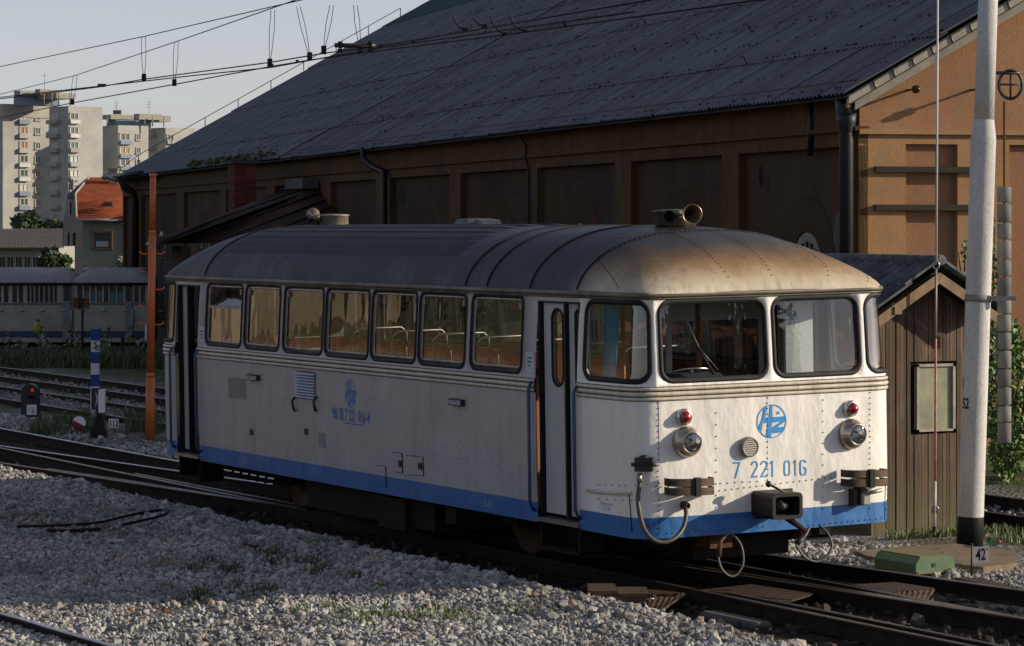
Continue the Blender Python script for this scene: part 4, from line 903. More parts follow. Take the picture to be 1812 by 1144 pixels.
# underframe and running gear
q = MB(); q.box(XR + .6, -.55, .55, 2.4, .32, .62); q.box(-8.0, -4.6, .12, .75, .16, .5); q.box(-8.2, -4.4, 2.2, 2.7, .2, .5); q.box(-2.5, -.5, .9, 2.0, .2, .4); q.box(-4.2, -3.95, .05, 2.85, .3, .5); q.box(-5.9, -5.2, .05, .3, .12, .46); q.box(-10.3, -9.9, .7, 2.2, .2, .4)
fixn(q.build('underframe', grime, bus))
for ax in (-3.25, -9.2):
    for yw, sgn in ((.63, -1), (2.10, 1)):
        q = MB(); q.lathe((ax, yw - sgn * .065, .45 - (.02 if sgn > 0 else -.0)), (0, sgn, 0), [(.001, .02), (.10, .02), (.10, .05), (.36, .03), (.385, .0), (.47, .0), (.475, .02), (.445, .035), (.44, .13), (.40, .135), (.37, .10), (.1, .11), (.09, .16), (.001, .17)], 36); q.build('wheel', M('wheel_rust', (.055, .03, .018), .6, .3, var=.5), bus)
        q = MB(); q.box(ax - .14, ax + .14, yw + sgn * .12, yw + sgn * .28, .32, .56)
        for k in range(5): L = .62 - .09 * k; q.box(ax - L, ax + L, yw + sgn * .15, yw + sgn * .24, .56 + .022 * k, .58 + .022 * k)
        fixn(q.build('axle_box', grime, bus))
    q = MB(); q.tube([(ax, .6, .45), (ax, 2.2, .45)], .07, 12); q.build('axle', grime, bus)
q = MB()
for x in np.arange(-10.8, -8.8, .27): q.tube([(x, .4, .5), (x + .05, .3, .35), (x - .03, .2, .33)], .02, 5)
q.tube([(-11.0, .35, .42), (-8.8, .35, .42)], .02, 5); q.build('brake_pipe', grime, bus)
q = MB(); q.box(-.35, -.1, .85, 1.1, .35, .5); q.build('guard_iron', rustm, bus)
q = MB(); q.box(-.6, -.4, 2.08, 2.2, .36, .50); q.build('rail_guard', M('guard_red', (.16, .06, .035), .7, var=.3), bus)

# interior
q = MB(); q.box(XR + .1, .0, Y0 + .12, 2 * YC - Y0 - .12, .60, .64); q.build('floor', M('lino', (.10, .07, .05), .7, var=.3), bus)
q = MB(); q.box(XR + .2, -.15, Y0 + .12, 2 * YC - Y0 - .12, 2.80, 2.815); q.build('ceiling', in_grey, bus)
q = MB()
for a, b in ((-10.95, -2.05), (-1.05, -.35)):
    q.box(a, b, Y0 + .05, Y0 + .075, .64, 1.93); q.box(a, b, 2 * YC - Y0 - .075, 2 * YC - Y0 - .05, .64, 1.93)
q.build('interior_lining', wall_red, bus)
q = MB(); q.box(-2.2, -2.16, 1.62, 2.80, .64, 1.86); q.box(-2.2, -2.16, Y0 + .12, 1.0, .64, 1.80); q.build('partition', wall_red, bus)
q = MB(); q.box(-2.2, -2.16, 1.62, 2.80, 2.45, 2.80); q.box(-2.2, -2.16, 1.62, 1.68, 1.86, 2.45); q.box(-2.2, -2.16, 2.74, 2.80, 1.86, 2.45); q.box(-2.2, -2.16, Y0 + .12, 1.0, 2.5, 2.8); q.build('partition_frame', in_grey, bus)
q = MB(); q.box(-2.185, -2.175, 1.68, 2.74, 1.86, 2.45); q.build('partition_pane', glass('in_glass', (.65, .7, .72), .25, .03), bus)
q = MB(); q.tube([(-1.9, .95, .64), (-1.9, .95, 2.8)], .022, 8); q.tube([(-1.7, 1.72, .64), (-1.7, 1.72, 2.8)], .03, 8); q.build('grab_pole', M('orange_pole', (.36, .13, .03), .4, var=.2), bus)
q = MB(); q.bev(-.62, -.12, .55, 1.35, .64, 1.80, .05); q.bev(-.75, -.35, .62, 1.25, 1.7, 2.02, .06); q.build('driver_desk', M('desk_dark', (.035, .05, .055), .5, var=.3), bus)
q = MB(); q.tube([(-.62 + .06 * math.sin(a) , .98 + .2 * math.cos(a), 2.03 + .03 * math.sin(a)) for a in np.linspace(0, 2 * math.pi, 20, False)], .014, 6, closed=True); q.tube([(-.62, .98, 2.0), (-.62, .98, 2.06)], .02, 6); q.build('controller_wheel', chrome, bus)
q = MB(); q.bev(-1.35, -.95, .75, 1.2, .64, 1.15, .05); q.bev(-1.42, -1.32, .75, 1.2, 1.15, 1.75, .04); q.build('driver_seat', M('seat_leather', (.06, .05, .05), .5, var=.3), bus)
q = MB(); q.box(-.46, -.42, 1.95, 2.27, .64, 2.72); q.build('inner_door', M('inner_door_white', (.62, .64, .62), .5, var=.1), bus)
cu = MB(); rows = []
for k in range(7): rows.append([V((-.88 + .012 * math.sin(i * 1.3) , Y0 + .16 + .028 * math.sin(i * 1.1 + k * .2) + .02 * k * 0, 2.0 + .72 * k / 6)) + V((.045 * i * (1 - .35 * (1 - k / 6)), 0, 0)) for i in range(9)])
cu.smooth = True; cu.grid(rows); cu.build('curtain', M('curtain_blue', (.06, .22, .36), .7, var=.3), bus)
seat = None
seat_mb = MB(); seat_mb.bev(-.24, .24, -.48, .48, .38, .52, .05)
xsx = np.arange(-10.3, -2.6, 1.16)
seat_m = M('seat_vinyl', (.20, .06, .03), .5, var=.3)
protoS = None
for x in xsx:
    for yc2 in (.62, 2.3):
        if protoS is None:
            q = MB(); q.bev(x - .24, x + .24, yc2 - .46, yc2 + .46, 1.0, 1.12, .05); q.bev(x - .3, x - .2, yc2 - .46, yc2 + .46, 1.12, 1.72, .04)
            so = q.build('seat', seat_m, bus); h = MB(); h.tube([(x - .28, yc2 - .4, 1.70), (x - .27, yc2 - .38, 2.06), (x - .25, yc2 - .3, 2.12), (x - .25, yc2 + .3, 2.12), (x - .27, yc2 + .38, 2.06), (x - .28, yc2 + .4, 1.70)], .016, 6); ho = h.build('seat_handle', dullmetal, so)
            q = MB(); q.box(x - .2, x + .2, yc2 - .05, yc2 + .05, .64, 1.0); lo = q.build('seat_pedestal', in_grey, so); protoS = (so, ho, lo, x, yc2)
        else:
            a = copyobj(protoS[0], (x - protoS[3], yc2 - protoS[4], 0), bus); copyobj(protoS[1], (0, 0, 0), a); copyobj(protoS[2], (0, 0, 0), a)
# ================================================================== WAREHOUSE
Wc = atd(1519, 400, 47); WP = V((Wc.x, Wc.y, 0)); wa = (FW + RT * ((-565 - 906) / FPX)).normalized(); wn = V((-wa.y, wa.x, 0)); wg = -wn; UZ = V((0, 0, 1))
def wp(t_, z, o=0.): return WP + wa * t_ + wn * o + UZ * z           # along the long wall
def gp(u, z, o=0.): return WP + wg * u - wa * o + UZ * z             # across the gable
def whit(px, py, o=0.):
    p = hit(px, py, WP + wn * o, wn); return (p - WP).dot(wa), p.z
def ghit(px, py, o=0.):
    p = hit(px, py, WP - wa * o, wa); return (p - WP).dot(wg), p.z
def wbox(mb, t0, t1, z0, z1, o0, o1): mb.frame(wp((t0 + t1) / 2, (z0 + z1) / 2, (o0 + o1) / 2), wa * ((t1 - t0) / 2), wn * ((o1 - o0) / 2), UZ * ((z1 - z0) / 2)); return mb
def gbox(mb, u0, u1, z0, z1, o0, o1): mb.frame(gp((u0 + u1) / 2, (z0 + z1) / 2, (o0 + o1) / 2), wg * ((u1 - u0) / 2), -wa * ((o1 - o0) / 2), UZ * ((z1 - z0) / 2)); return mb
wh = thing('warehouse', 'long brown railway warehouse under a grey corrugated roof behind the railbus', 'warehouse', WP + UZ * -.3)
def render_mat(name, c1, c2, c3):
    m, t, b = new_mat(name); v = coords(t); f1 = noise(t, v, .8, 6, .65); f2 = noise(t, stretch(t, v, (3, 3, .5)), 1.6, 5); f3 = noise(t, v, 22, 4)
    b.inputs['Specular IOR Level'].default_value = .15
    c = ramp(t, f1, [(.3, c1), (.7, c2)]); c = mix(t, mapr(t, f2, .48, .72, 0, .75), c, c3); c = mix(t, mapr(t, f3, .45, .75, 0, .3), c, tuple(q * .4 for q in c2))
    t.links.new(c, b.inputs['Base Color']); b.inputs['Roughness'].default_value = .95; bump(t, b, noise(t, v, 45, 4), .5, .015); return m
sooty = render_mat('sooty_shaded_render', (.115, .062, .025), (.075, .042, .019), (.045, .030, .018)); sooty2 = render_mat('sooty_shaded_render_panel', (.066, .037, .019), (.046, .027, .016), (.033, .022, .016))  # long wall darker than the gable: soot plus shade put into the colour
ochre = render_mat('ochre_render', (.385, .225, .108), (.29, .165, .08), (.26, .185, .115)); terra = render_mat('terracotta_render', (.31, .16, .088), (.25, .125, .07), (.22, .14, .09))
TE = 81.1; ZE = 5.62
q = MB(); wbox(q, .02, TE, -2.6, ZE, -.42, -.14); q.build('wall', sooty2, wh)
pil = [(.0, .69), (5.52, 6.40), (11.68, 12.71), (18.3, 19.06), (24.86, 25.94), (32.19, 33.84), (39.58, 40.98), (47.9, 49.4), (56.5, 57.6), (65.4, 67.07), (75.9, 77.2)]
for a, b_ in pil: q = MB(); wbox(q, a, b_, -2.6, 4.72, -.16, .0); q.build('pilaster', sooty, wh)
q = MB(); wbox(q, 0.0, TE, 4.72, 4.95, -.16, .003); q.build('frieze', sooty, wh)
q = MB(); wbox(q, -.05, TE, 4.95, 5.02, -.16, .075); q.build('cornice', sooty, wh)
q = MB(); wbox(q, .02, TE, 5.02, 5.75, -.30, .01); q.build('upper_wall', sooty, wh)
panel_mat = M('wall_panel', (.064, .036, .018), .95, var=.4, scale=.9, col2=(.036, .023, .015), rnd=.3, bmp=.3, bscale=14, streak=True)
gq = np.random.default_rng(12)
for i, (a, b_) in enumerate(zip(pil[:-1], pil[1:])):
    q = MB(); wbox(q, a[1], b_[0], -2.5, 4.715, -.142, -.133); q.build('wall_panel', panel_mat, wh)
    for k in range(3):                              # fallen render, damp patches
        tc, zc_ = gq.uniform(a[1] + .5, b_[0] - .5), gq.uniform(3.4, 4.5); n_ = 9; rw, rh = gq.uniform(.15, .5), gq.uniform(.1, .4)
        q = MB(); q.prism([wp(tc + rw * math.cos(2 * math.pi * j / n_) * gq.uniform(.5, 1.1), min(4.68, zc_ + rh * math.sin(2 * math.pi * j / n_) * gq.uniform(.5, 1.1)), -.131) for j in range(n_)], wn * -.004); fixn(q.build('render_patch', M('render_patch', (.062, .050, .036), .95, var=.5, scale=3, col2=(.030, .024, .018), rnd=.3), wh))
dark_glass = M('dark_glass', (.012, .013, .014), .25, var=.3)
for (a, b_) in zip(pil[:-1], pil[1:]):
    c_ = (a[1] + b_[0]) / 2; hw = min(1.05, (b_[0] - a[1]) * .2); z0 = -.2 - .016 * c_; zs = 2.55 - .004 * c_
    if a[0] == 0.: c_ = 2.55; hw = .72; zs = 2.65
    arc = [wp(c_ + hw * math.cos(x), zs + hw * math.sin(x), -.125) for x in np.linspace(0, math.pi, 13)] + [wp(c_ - hw, z0 + 1.0, -.125), wp(c_ + hw, z0 + 1.0, -.125)]
    q = MB(); q.prism(arc, wn * -.02); w0 = fixn(q.build('arched_window', dark_glass, wh))
    q = MB(); rows = []
    for k in range(17):
        x = math.pi * k / 16; rows.append([wp(c_ + r_ * math.cos(x), zs + r_ * math.sin(x), o) for r_, o in ((hw + .62, -.139), (hw + .60, -.11), (hw + .02, -.11), (hw, -.139))])
    q.grid(rows); fixn(q.build('window_surround', sooty2, w0))
    q = MB()
    for k in range(-3, 4): q.tube([wp(c_ + k * hw / 3.6, z0 + 1.0, -.115), wp(c_ + k * hw / 3.6, zs + hw * .8 * (1 - (k / 4.2) ** 2), -.115)], .018, 4)
    for z in (z0 + 1.6, zs): q.tube([wp(c_ - hw, z, -.11), wp(c_ + hw, z, -.11)], .025, 4)
    q.build('window_bars', M('window_iron', (.10, .10, .095), .6, .3, var=.3), w0)
pl = M('pale_plaster', (.12, .115, .10), .95, var=.4, scale=2.5, col2=(.07, .062, .05))
q = MB(); pts = [(1.55, 2.2), (1.45, 3.2), (1.30, 3.62), (1.1, 3.74), (.98, 3.85), (.85, 3.82), (.74, 3.98), (.70, 3.95), (.70, 2.2)]; q.prism([wp(a, z, -.138) for a, z in pts], wn * .012); fixn(q.build('bare_plaster', pl, wh))
# gable
HWD = 14.0; PITCH = .565
def zr(u): return ZE + PITCH * min(u, 2 * HWD - u)
zlow = -.6
q = MB(); q.prism([gp(0.02, 4.98, 0), gp(2 * HWD, 4.98, 0), gp(2 * HWD, zr(2 * HWD), 0), gp(HWD, zr(HWD) - .1, 0), gp(0.02, zr(0) - .06, 0)], wa * .3); fixn(q.build('gable_wall', render_mat('gable_render', (.355, .19, .10), (.275, .14, .075), (.25, .18, .115)), wh))
q = MB(); gbox(q, .0, 2 * HWD, 4.90, 4.98, -.3, .06); q.build('gable_cornice', ochre, wh)
us = [0.0]; k = .79
while k < 2 * HWD - 2: us += [k, k + .87]; k += 1.75
us.append(2 * HWD); q = MB()
for i in range(0, len(us) - 1, 2): gbox(q, us[i], us[i + 1], zlow, 4.75, -.16, .0)
gbox(q, 0, 2 * HWD, 4.75, 4.90, -.16, -.002)
# piers one by one
piers = q; q = MB(); gbox(q, 0, 2 * HWD, 4.75, 4.90, -.16, -.002); q.build('gable_frieze', ochre, wh)
for i in range(0, min(len(us) - 1, 14), 2): q = MB(); gbox(q, us[i], us[i + 1], zlow, 4.75, -.16, .0); q.build('gable_pier', ochre, wh)
q = MB(); gbox(q, .05, 2 * HWD, zlow, 4.75, -.3, -.10); q.build('gable_panel', terra, wh)
bm_ = M('beam_tar', (.030, .027, .024), .8, var=.5, scale=6, col2=(.05, .036, .022))
for py in (300, 367.5):
    u0, z = ghit(1547, py); u1, _ = ghit(1717, py); q = MB(); gbox(q, u0, u1 + .3, z - .045, z + .045, -.05, .07); q.build('wall_beam', bm_, wh)
ins = M('insulator_brown', (.06, .035, .022), .3, var=.3)
for px, py in ((1606, 160), (1717, 160)):
    u, z = ghit(px, py); q = MB(); q.lathe(gp(u, z, 0), -wa, [(.02, -.02), (.02, .28), (.05, .29), (.065, .31), (.05, .33), (.06, .35), (.066, .37), (.05, .40), (.03, .44), (.001, .45)], 14); q.build('insulator', ins, wh)
u, z = ghit(1704, 62); q = MB(); gbox(q, u - .05, u + .05, z - .12, z + .08, 0, .05); q.build('vent_hole', black, wh)
q = MB(); o_ = .32; q.prism([gp(-.18, zr(-.18) - .10, o_), gp(HWD, zr(HWD) - .10, o_), gp(HWD, zr(HWD) - .26, o_), gp(-.18, zr(-.18) - .26, o_)], wa * .04); fixn(q.build('verge_board', M('verge_grey', (.34, .31, .25), .8, var=.4, scale=3), wh))
q = MB(); q.prism([gp(-.3, zr(-.3) + .03, o_ + .04), gp(HWD, zr(HWD) + .03, o_ + .04), gp(HWD, zr(HWD) - .10, o_ + .045), gp(-.3, zr(-.3) - .10, o_ + .045)], wa * .1); fixn(q.build('verge_flashing', M('verge_zinc', (.40, .37, .30), .55, .3, var=.35, scale=4), wh))
q = MB()
for k in range(12): u = .1 + .32 * k; q.tube([gp(u, zr(u) + .03, o_ + .05), gp(u + .05, zr(u) - .1, o_ + .06)], .014, 4)
q.build('verge_clips', dullmetal, wh, kind='stuff')
q = MB(); q.prism([gp(-.25, zr(-.25) - .13, .0), gp(-.25, zr(-.25) - .13, o_), gp(HWD, zr(HWD) - .13, o_), gp(HWD, zr(HWD) - .13, .0)], UZ * .02); fixn(q.build('verge_soffit', M('soffit_wood', (.10, .085, .065), .9, var=.4), wh))
# roof: corrugated sheets lapped in rows
RS = V((wg.x, wg.y, PITCH)).normalized(); RN = wa.cross(RS); RN = -RN if RN.z < 0 else RN
SL = HWD / RS.dot(wg) if False else HWD * math.sqrt(1 + PITCH ** 2)
rows_n = 9; cols_w = 1.062; row_l = (SL + .45) / rows_n
m, t, b = new_mat('roof_sheet'); v = coords(t); oi = t.nodes.new('ShaderNodeObjectInfo').outputs['Random']
n1 = noise(t, v, 1.1, 6, .7); n2 = noise(t, stretch(t, v, (5., .7, 1)), 3, 5); c = ramp(t, n1, [(.3, (.085, .095, .108)), (.55, (.125, .135, .148)), (.75, (.19, .195, .20))])
c = mix(t, mapr(t, n2, .5, .72, 0, .6), c, (.055, .06, .066)); hs = t.nodes.new('ShaderNodeHueSaturation'); t.links.new(c, hs.inputs['Color']); t.links.new(mapr(t, oi, 0, 1, .84, 1.14), hs.inputs['Value']); t.links.new(hs.outputs[0], b.inputs['Base Color']); b.inputs['Roughness'].default_value = .8; b.inputs['Specular IOR Level'].default_value = .2; bump(t, b, noise(t, v, 30, 4), .35, .02); sheet_mat = m
teal_mat = M('roof_sheet_green', (.06, .105, .105), .6, var=.35, scale=1.5, col2=(.035, .065, .07), rnd=.2)
EB = WP + UZ * (ZE + .10) - wg * .36 - UZ * (.36 * PITCH)
def sheet_geo(w_, L):
    q = MB(); n = 24; q.smooth = True
    q.grid([[V((w_ * i / n, y, .026 * math.cos(2 * math.pi * i / 4) )) for i in range(n + 1)] for y in (0, L + .12)])
    q.add([V((w_ * i / n, 0, .026 * math.cos(2 * math.pi * i / 4) - zz)) for zz in (0, .012) for i in range(n + 1)], [(i + 1, i, n + 1 + i, n + 2 + i) for i in range(n)])
    return q
RM = Matrix((wa, RS, RN)).transposed().to_4x4()
def sheet_place(o, c, r_, org):
    tt = c * cols_w - .35 + random.uniform(-.012, .012); p = EB + wa * tt + RS * (r_ * row_l + random.uniform(-.03, .02)) + RN * (.014 * (r_ % 2) + .003 * (c % 2) + random.uniform(0, .006))
    rot = (RM @ Matrix.Rotation(random.uniform(-.006, .006), 4, 'Z') @ Matrix.Rotation(-.012, 4, 'X')); o.matrix_local = Matrix.Translation(p - org) @ rot
ncol = int((TE + .5) / cols_w); proto = None; cells = []
for c_ in range(ncol):
    for r_ in range(rows_n):
        p = EB + wa * (c_ * cols_w) + RS * (r_ * row_l); px, py, dd = proj(p); cells.append((dd if (-60 < px < 1860 and py > -260) else dd + 500, c_, r_))
cells.sort(); near_c = cells[:296]; far_c = cells[296:]
roofo = MB(); org = FR[wh.name]
q = sheet_geo(cols_w, row_l); proto = q.build('roof_sheet', sheet_mat, wh, origin=(0, 0, 0)); me_sheet = proto.data
base_vs = [V(v_) + org for v_ in [vv.co for vv in me_sheet.vertices]]
for vv, bv in zip(me_sheet.vertices, base_vs): vv.co = bv
me_teal = me_sheet.copy(); me_teal.materials.clear(); me_teal.materials.append(teal_mat)
for i, (dd, c_, r_) in enumerate(near_c):
    o = proto if i == 0 else copyobj(proto, None, wh); sheet_place(o, c_, r_, org)
def joined_sheets(name, lst, mat):
    q = MB(); q.smooth = True; n = 24
    for dd, c_, r_ in lst:
        p = EB + wa * (c_ * cols_w - .35 + random.uniform(-.012, .012)) + RS * (r_ * row_l + random.uniform(-.03, .02)) + RN * (.014 * (r_ % 2) + .003 * (c_ % 2) + random.uniform(0, .006))
        q.grid([[p + wa * (cols_w * k / n) + RS * y + RN * (.026 * math.cos(2 * math.pi * k / 4) - .0 + (.018 if y < .1 else 0)) for k in range(n + 1)] for y in (0, row_l + .12)])
    return q.build(name, mat, wh, kind='stuff')
teal = [x for x in far_c if x[2] >= 7 and x[1] > 40]; rest = [x for x in far_c if not (x[2] >= 7 and x[1] > 40)]
joined_sheets('far_roof_sheets', rest, sheet_mat); joined_sheets('green_roof_sheets', teal, teal_mat)
q = MB(); RS2 = V((-wg.x, -wg.y, PITCH)); top = WP + wg * HWD + UZ * (zr(HWD) + .12); q.grid([[top - wa * .4, top + wa * (TE + .3)], [top - wa * .4 + wg * (HWD + .4) - UZ * PITCH * (HWD + .4), top + wa * (TE + .3) + wg * (HWD + .4) - UZ * PITCH * (HWD + .4)]]); q.grid([[top - wa * .4 - UZ * .12, top + wa * (TE + .3) - UZ * .12], [EB - wa * .4 - UZ * .08, EB + wa * (TE + .3) - UZ * .08]]); q.build('roof_deck', M('roof_deck', (.05, .05, .05), .9), wh)
q = MB()
for k in range(26):
    c_, r_ = random.randrange(2, 60), random.randrange(1, 7); p = EB + wa * (c_ * cols_w) + RS * (r_ * row_l) + RN * .03; q.tube([p, p + RN * .16, p + RN * .17 - RS * .10], .012, 4)
q.build('snow_hooks', rustm, wh, kind='stuff')
q = MB()
for k in range(9):
    t_ = TE + .25; p = EB + wa * t_ + RS * (1.2 + 1.6 * k); q.tube([p, p + UZ * .35], .02, 4)
q.tube([EB + wa * (TE + .25) + RS * 0.4 + UZ * .2] + [EB + wa * (TE + .25) + RS * (1.2 + 1.6 * k) + UZ * .35 for k in range(9)], .016, 4); q.build('lightning_conductor', M('conductor', (.2, .2, .2), .6), wh)
q = MB()
for dd, c_, r_ in near_c + far_c[:150]:
    for k in range(7):
        p = EB + wa * (c_ * cols_w - .3 + random.uniform(0, cols_w)) + RS * (r_ * row_l + random.choice((.1, row_l * .5, row_l * .93))) + RN * .045; s_ = random.uniform(.016, .034)
        q.add([p + wa * s_, p - wa * s_, p + RS * s_ * 1.3, p - RS * s_, p + RN * s_], [(0, 2, 4), (2, 1, 4), (1, 3, 4), (3, 0, 4)])
q.build('roof_bolts', M('bolt_dark', (.02, .018, .017), .8), wh, kind='stuff')
# far end wall, gutter, downpipes
q = MB(); q.prism([wp(TE, -2.6) + wg * 0, wp(TE, -2.6) + wg * 2 * HWD, wp(TE, zr(0)) + wg * 2 * HWD, wp(TE, zr(HWD) - .1) + wg * HWD, wp(TE, zr(0) - .06)], wa * -.2); fixn(q.build('end_wall', sooty, wh))
pipe = M('downpipe_iron', (.018, .018, .020), .5, .4, var=.5)
def wtube(pts, r_, name='downpipe', n=10): q = MB(); q.tube([wp(*p) for p in pts], r_, n); return q.build(name, pipe, wh)
t0, _ = whit(1500, 300, .15); q = MB(); q.tube([wp(t0, 5.45, .25), wp(t0, 5.2, .2), wp(t0, 5.0, .17), wp(t0, -.2, .17)], [.11, .12, .11, .105], 12); q.lathe(wp(t0, 5.08, .17), UZ, [(.12, -.15), (.15, .0), (.16, .14), (.001, .15)], 12); q.build('downpipe', pipe, wh)
t1, _ = whit(656, 300, .2); t2, _ = whit(677, 330, .2); wtube([(t1, 5.55, .4), (t1, 5.25, .4), (t1 - .3, 5.05, .25), (t2, 4.9, .16), (t2, -1., .16)], .085)
t3, _ = whit(929, 300, .1); wtube([(t3, 5.5, .3), (t3 - .05, 5.2, .08), (t3, 4.95, .1), (t3 - .1, 4.7, .05), (t3 - .1, 0, .05)], .03)
t4, _ = whit(1428, 200, .1); wtube([(t4, 5.5, .02), (t4, 4.6, .05)], .05); 
te, _ = whit(238, 400, .15); wtube([(TE - 1.2, 5.55, .75), (te - .0, 5.35, .7), (te, 5.1, .6), (te, 4.85, .2), (te, 4.6, .14), (te, -2.2, .14)], .14); wtube([(te - 6, 5.52, .75), (TE + .3, 5.52, .75)], .10, 'gutter')
q = MB(); wbox(q, 0, TE, 5.50, 5.56, -.1, .28); q.build('eaves_soffit', M('eaves_board', (.035, .03, .026), .9), wh)
gq = np.random.default_rng(3); leaves([tuple(EB + wa * gq.uniform(46, 62) + RS * gq.uniform(0, .25) + RN * gq.uniform(.02, .2)) for _ in range(420)], .09, grass_dark, 'gutter_moss', wh, kind='stuff')

# annexe with hipped metal roof, brick chimney
at, az = whit(537, 333); ann = thing('annexe', 'low dark annexe with a rusty seamed metal roof against the warehouse wall', 'annexe', wp(47, -.6, 2))
A0, A1 = wp(45.4, 4.62, .02), wp(41.6, 4.62, .02)
out = 5.2; B0 = wp(47.5, 2.95, out); B0 = hit(285, 429, WP + wn * out, wn)
zb_ = B0.z; tb = (B0 - WP).dot(wa); B1 = wp(39.0, zb_, out); B2 = wp(36.4, zb_ + .1, .02); 
rust_roof = M('rust_roof', (.055, .032, .022), .75, .2, var=.5, scale=1.2, col2=(.028, .020, .017), bmp=.2, bscale=12)
q = MB(); q.prism([A0, wp(tb, 4.62, .02) * 0 + A0, B0, B1, A1][0:1] + [B0, B1, A1], UZ * -.06); fixn(q.build('main_roof', rust_roof, ann))
q = MB(); q.prism([A1, B1, B2], UZ * -.06); fixn(q.build('hip_roof', M('rust_roof_hip', (.060, .028, .018), .75, .2, var=.4, scale=1.1, col2=(.03, .018, .013)), ann))
q = MB()
for k in range(1, 13): a = A0.lerp(A1, min(1, k / 13)); b2 = B0.lerp(B1, k / 13); q.tube([a + UZ * .03, b2 + UZ * .03], .035, 4)
for k in range(1, 6): a = A1.lerp(B2, k / 6 * .0); b2 = B1.lerp(B2, k / 6); q.tube([A1.lerp(B2, k / 7) + UZ * .03, B1.lerp(B1.lerp(B2, .5), k / 6 * 0).lerp(B2, k / 6) + UZ * .02], .03, 4)
q.build('roof_seams', M('seam_light', (.10, .075, .06), .6, .3, var=.5), ann, kind='stuff')
q = MB(); q.tube([B0 + UZ * -.08, B1 + UZ * -.08], .10, 8); q.build('gutter', pipe, ann)
q = MB(); q.prism([B0 - wn * .6 - UZ * .1, B1 - wn * .6 - UZ * .1, V((B1.x, B1.y, -1.5)) - wn * .6, V((B0.x, B0.y, -1.5)) - wn * .6], wn * -.2); fixn(q.build('wall', sooty2, ann))
cz1 = 5.53; ct = (51.8 + 55.1) / 2
cb0 = hit(429, 385, WP + wn * 1.4, wn); ch_t = (cb0 - WP).dot(wa); chz = hit(429, 290, WP + wn * 1.4, wn).z; cw = (hit(413, 330, WP + wn * 1.4, wn) - hit(445, 330, WP + wn * 1.4, wn)).length
chim = MB(); core = wp(ch_t, 0, 1.4); hw_ = .32; hl_ = .55
chim.frame(core + UZ * ((2.2 + chz) / 2), wa * (hl_ - .01), wn * (hw_ - .01), UZ * ((chz - 2.2) / 2)); cho = chim.build('chimney', M('mortar', (.09, .08, .07), .95), ann)
bkm = M('chimney_brick', (.17, .045, .030), .85, var=.4, scale=3, rnd=.35); pb = None
q = MB(); q.frame((0, 0, 0), wa * .10, wn * .012, UZ * .036); tmp = None
nrow = int((chz - 3.5) / .085)
for r_ in range(min(nrow, 26)):
    z = chz - .05 - r_ * .085
    for (e1, L1, e2, o2) in ((wa, hl_, wn, hw_), (wn, hw_, -wa, hl_)):
        nb_ = 4 if L1 > .4 else 2; bl = 2 * L1 / nb_
        for k in range(nb_):
            c_ = core + e1 * (-L1 + bl * (k + .5)) + e2 * (o2 + .004) + UZ * z
            mbk = (e1, e2, bl)
            if pb is None or pb.get(id(e1)) is None:
                pb = pb or {}; qq = MB(); qq.frame(c_, e1 * (bl / 2 - .008), e2 * .014, UZ * .036); o = fixn(qq.build('brick', bkm, cho)); pb[id(e1)] = (o, c_)
            else:
                o, c0 = pb[id(e1)]; d_ = c_ - c0; copyobj(o, d_, cho)
q = MB(); q.frame(core + UZ * (chz + .04), wa * (hl_ + .12), wn * (hw_ + .12), UZ * .05); q.build('chimney_cap', M('cap_concrete', (.06, .06, .058), .9), ann)
q = MB(); p = core + UZ * 3.62; q.frame(hit(427, 384, WP + wn * 2.0, wn), wa * .75, (wn * .45 - UZ * .25), UZ * .03); q.build('chimney_flashing', M('flashing_zinc', (.13, .15, .17), .5, .4, var=.3), ann)
q = MB(); tb2, zb2 = whit(531, 325, .3); wbox(q, tb2 - 1.3, tb2 + 1.3, zb2 - .16, zb2 + .14, .02, .5); q.build('vent_box', M('vent_grey', (.10, .10, .095), .8, var=.3), ann)

# ================================================================== WOODEN HUT
HX = -4.16; WX = HX - .30; hut = thing('wooden_hut', 'narrow weathered plank hut with a corrugated gable roof and one small window', 'hut', (HX - 1.3, 6.4, -.15))
HY0, HY1, HYC, HZA, HZE = 5.70, 7.22, 6.40, 2.98, 2.45
plank_mat = None
m, t, b = new_mat('old_planks'); v = coords(t); oi = t.nodes.new('ShaderNodeObjectInfo').outputs['Random']; sx = t.nodes.new('ShaderNodeSeparateXYZ'); t.links.new(v, sx.inputs[0])
gr = noise(t, stretch(t, v, (14, 14, .8)), 3, 6, .7); n2 = noise(t, v, 2.5, 4)
c = ramp(t, gr, [(.3, (.16, .10, .065)), (.55, (.10, .062, .04)), (.75, (.055, .036, .026))]); c = mix(t, mapr(t, n2, .5, .7, 0, .4), c, (.18, .16, .125))
hs = t.nodes.new('ShaderNodeHueSaturation'); t.links.new(c, hs.inputs['Color']); t.links.new(mapr(t, oi, 0, 1, .42, 1.05), hs.inputs['Value']); t.links.new(mapr(t, oi, 0, 1, .9, 1.1), hs.inputs['Saturation'])
moss = mix(t, mathn(t, 'MULTIPLY', mapr(t, mathn(t, 'ADD', sx.outputs[2], mathn(t, 'MULTIPLY', mathn(t, 'SUBTRACT', n2, .5), .9)), .1, .8, 1, 0), .4), hs.outputs[0], (.10, .115, .035)); t.links.new(moss, b.inputs['Base Color']); b.inputs['Roughness'].default_value = .9; bump(t, b, gr, .7, .012); plank_mat = m
def zgab(y): return HZA - .10 - abs(y - HYC) * .58
wy0, wz1 = onx(1619, 645, WX).y, onx(1619, 645, WX).z; wy1, wz0 = onx(1687, 762, WX).y, onx(1687, 762, WX).z
npl = 30; pw = (HY1 - HY0) / npl
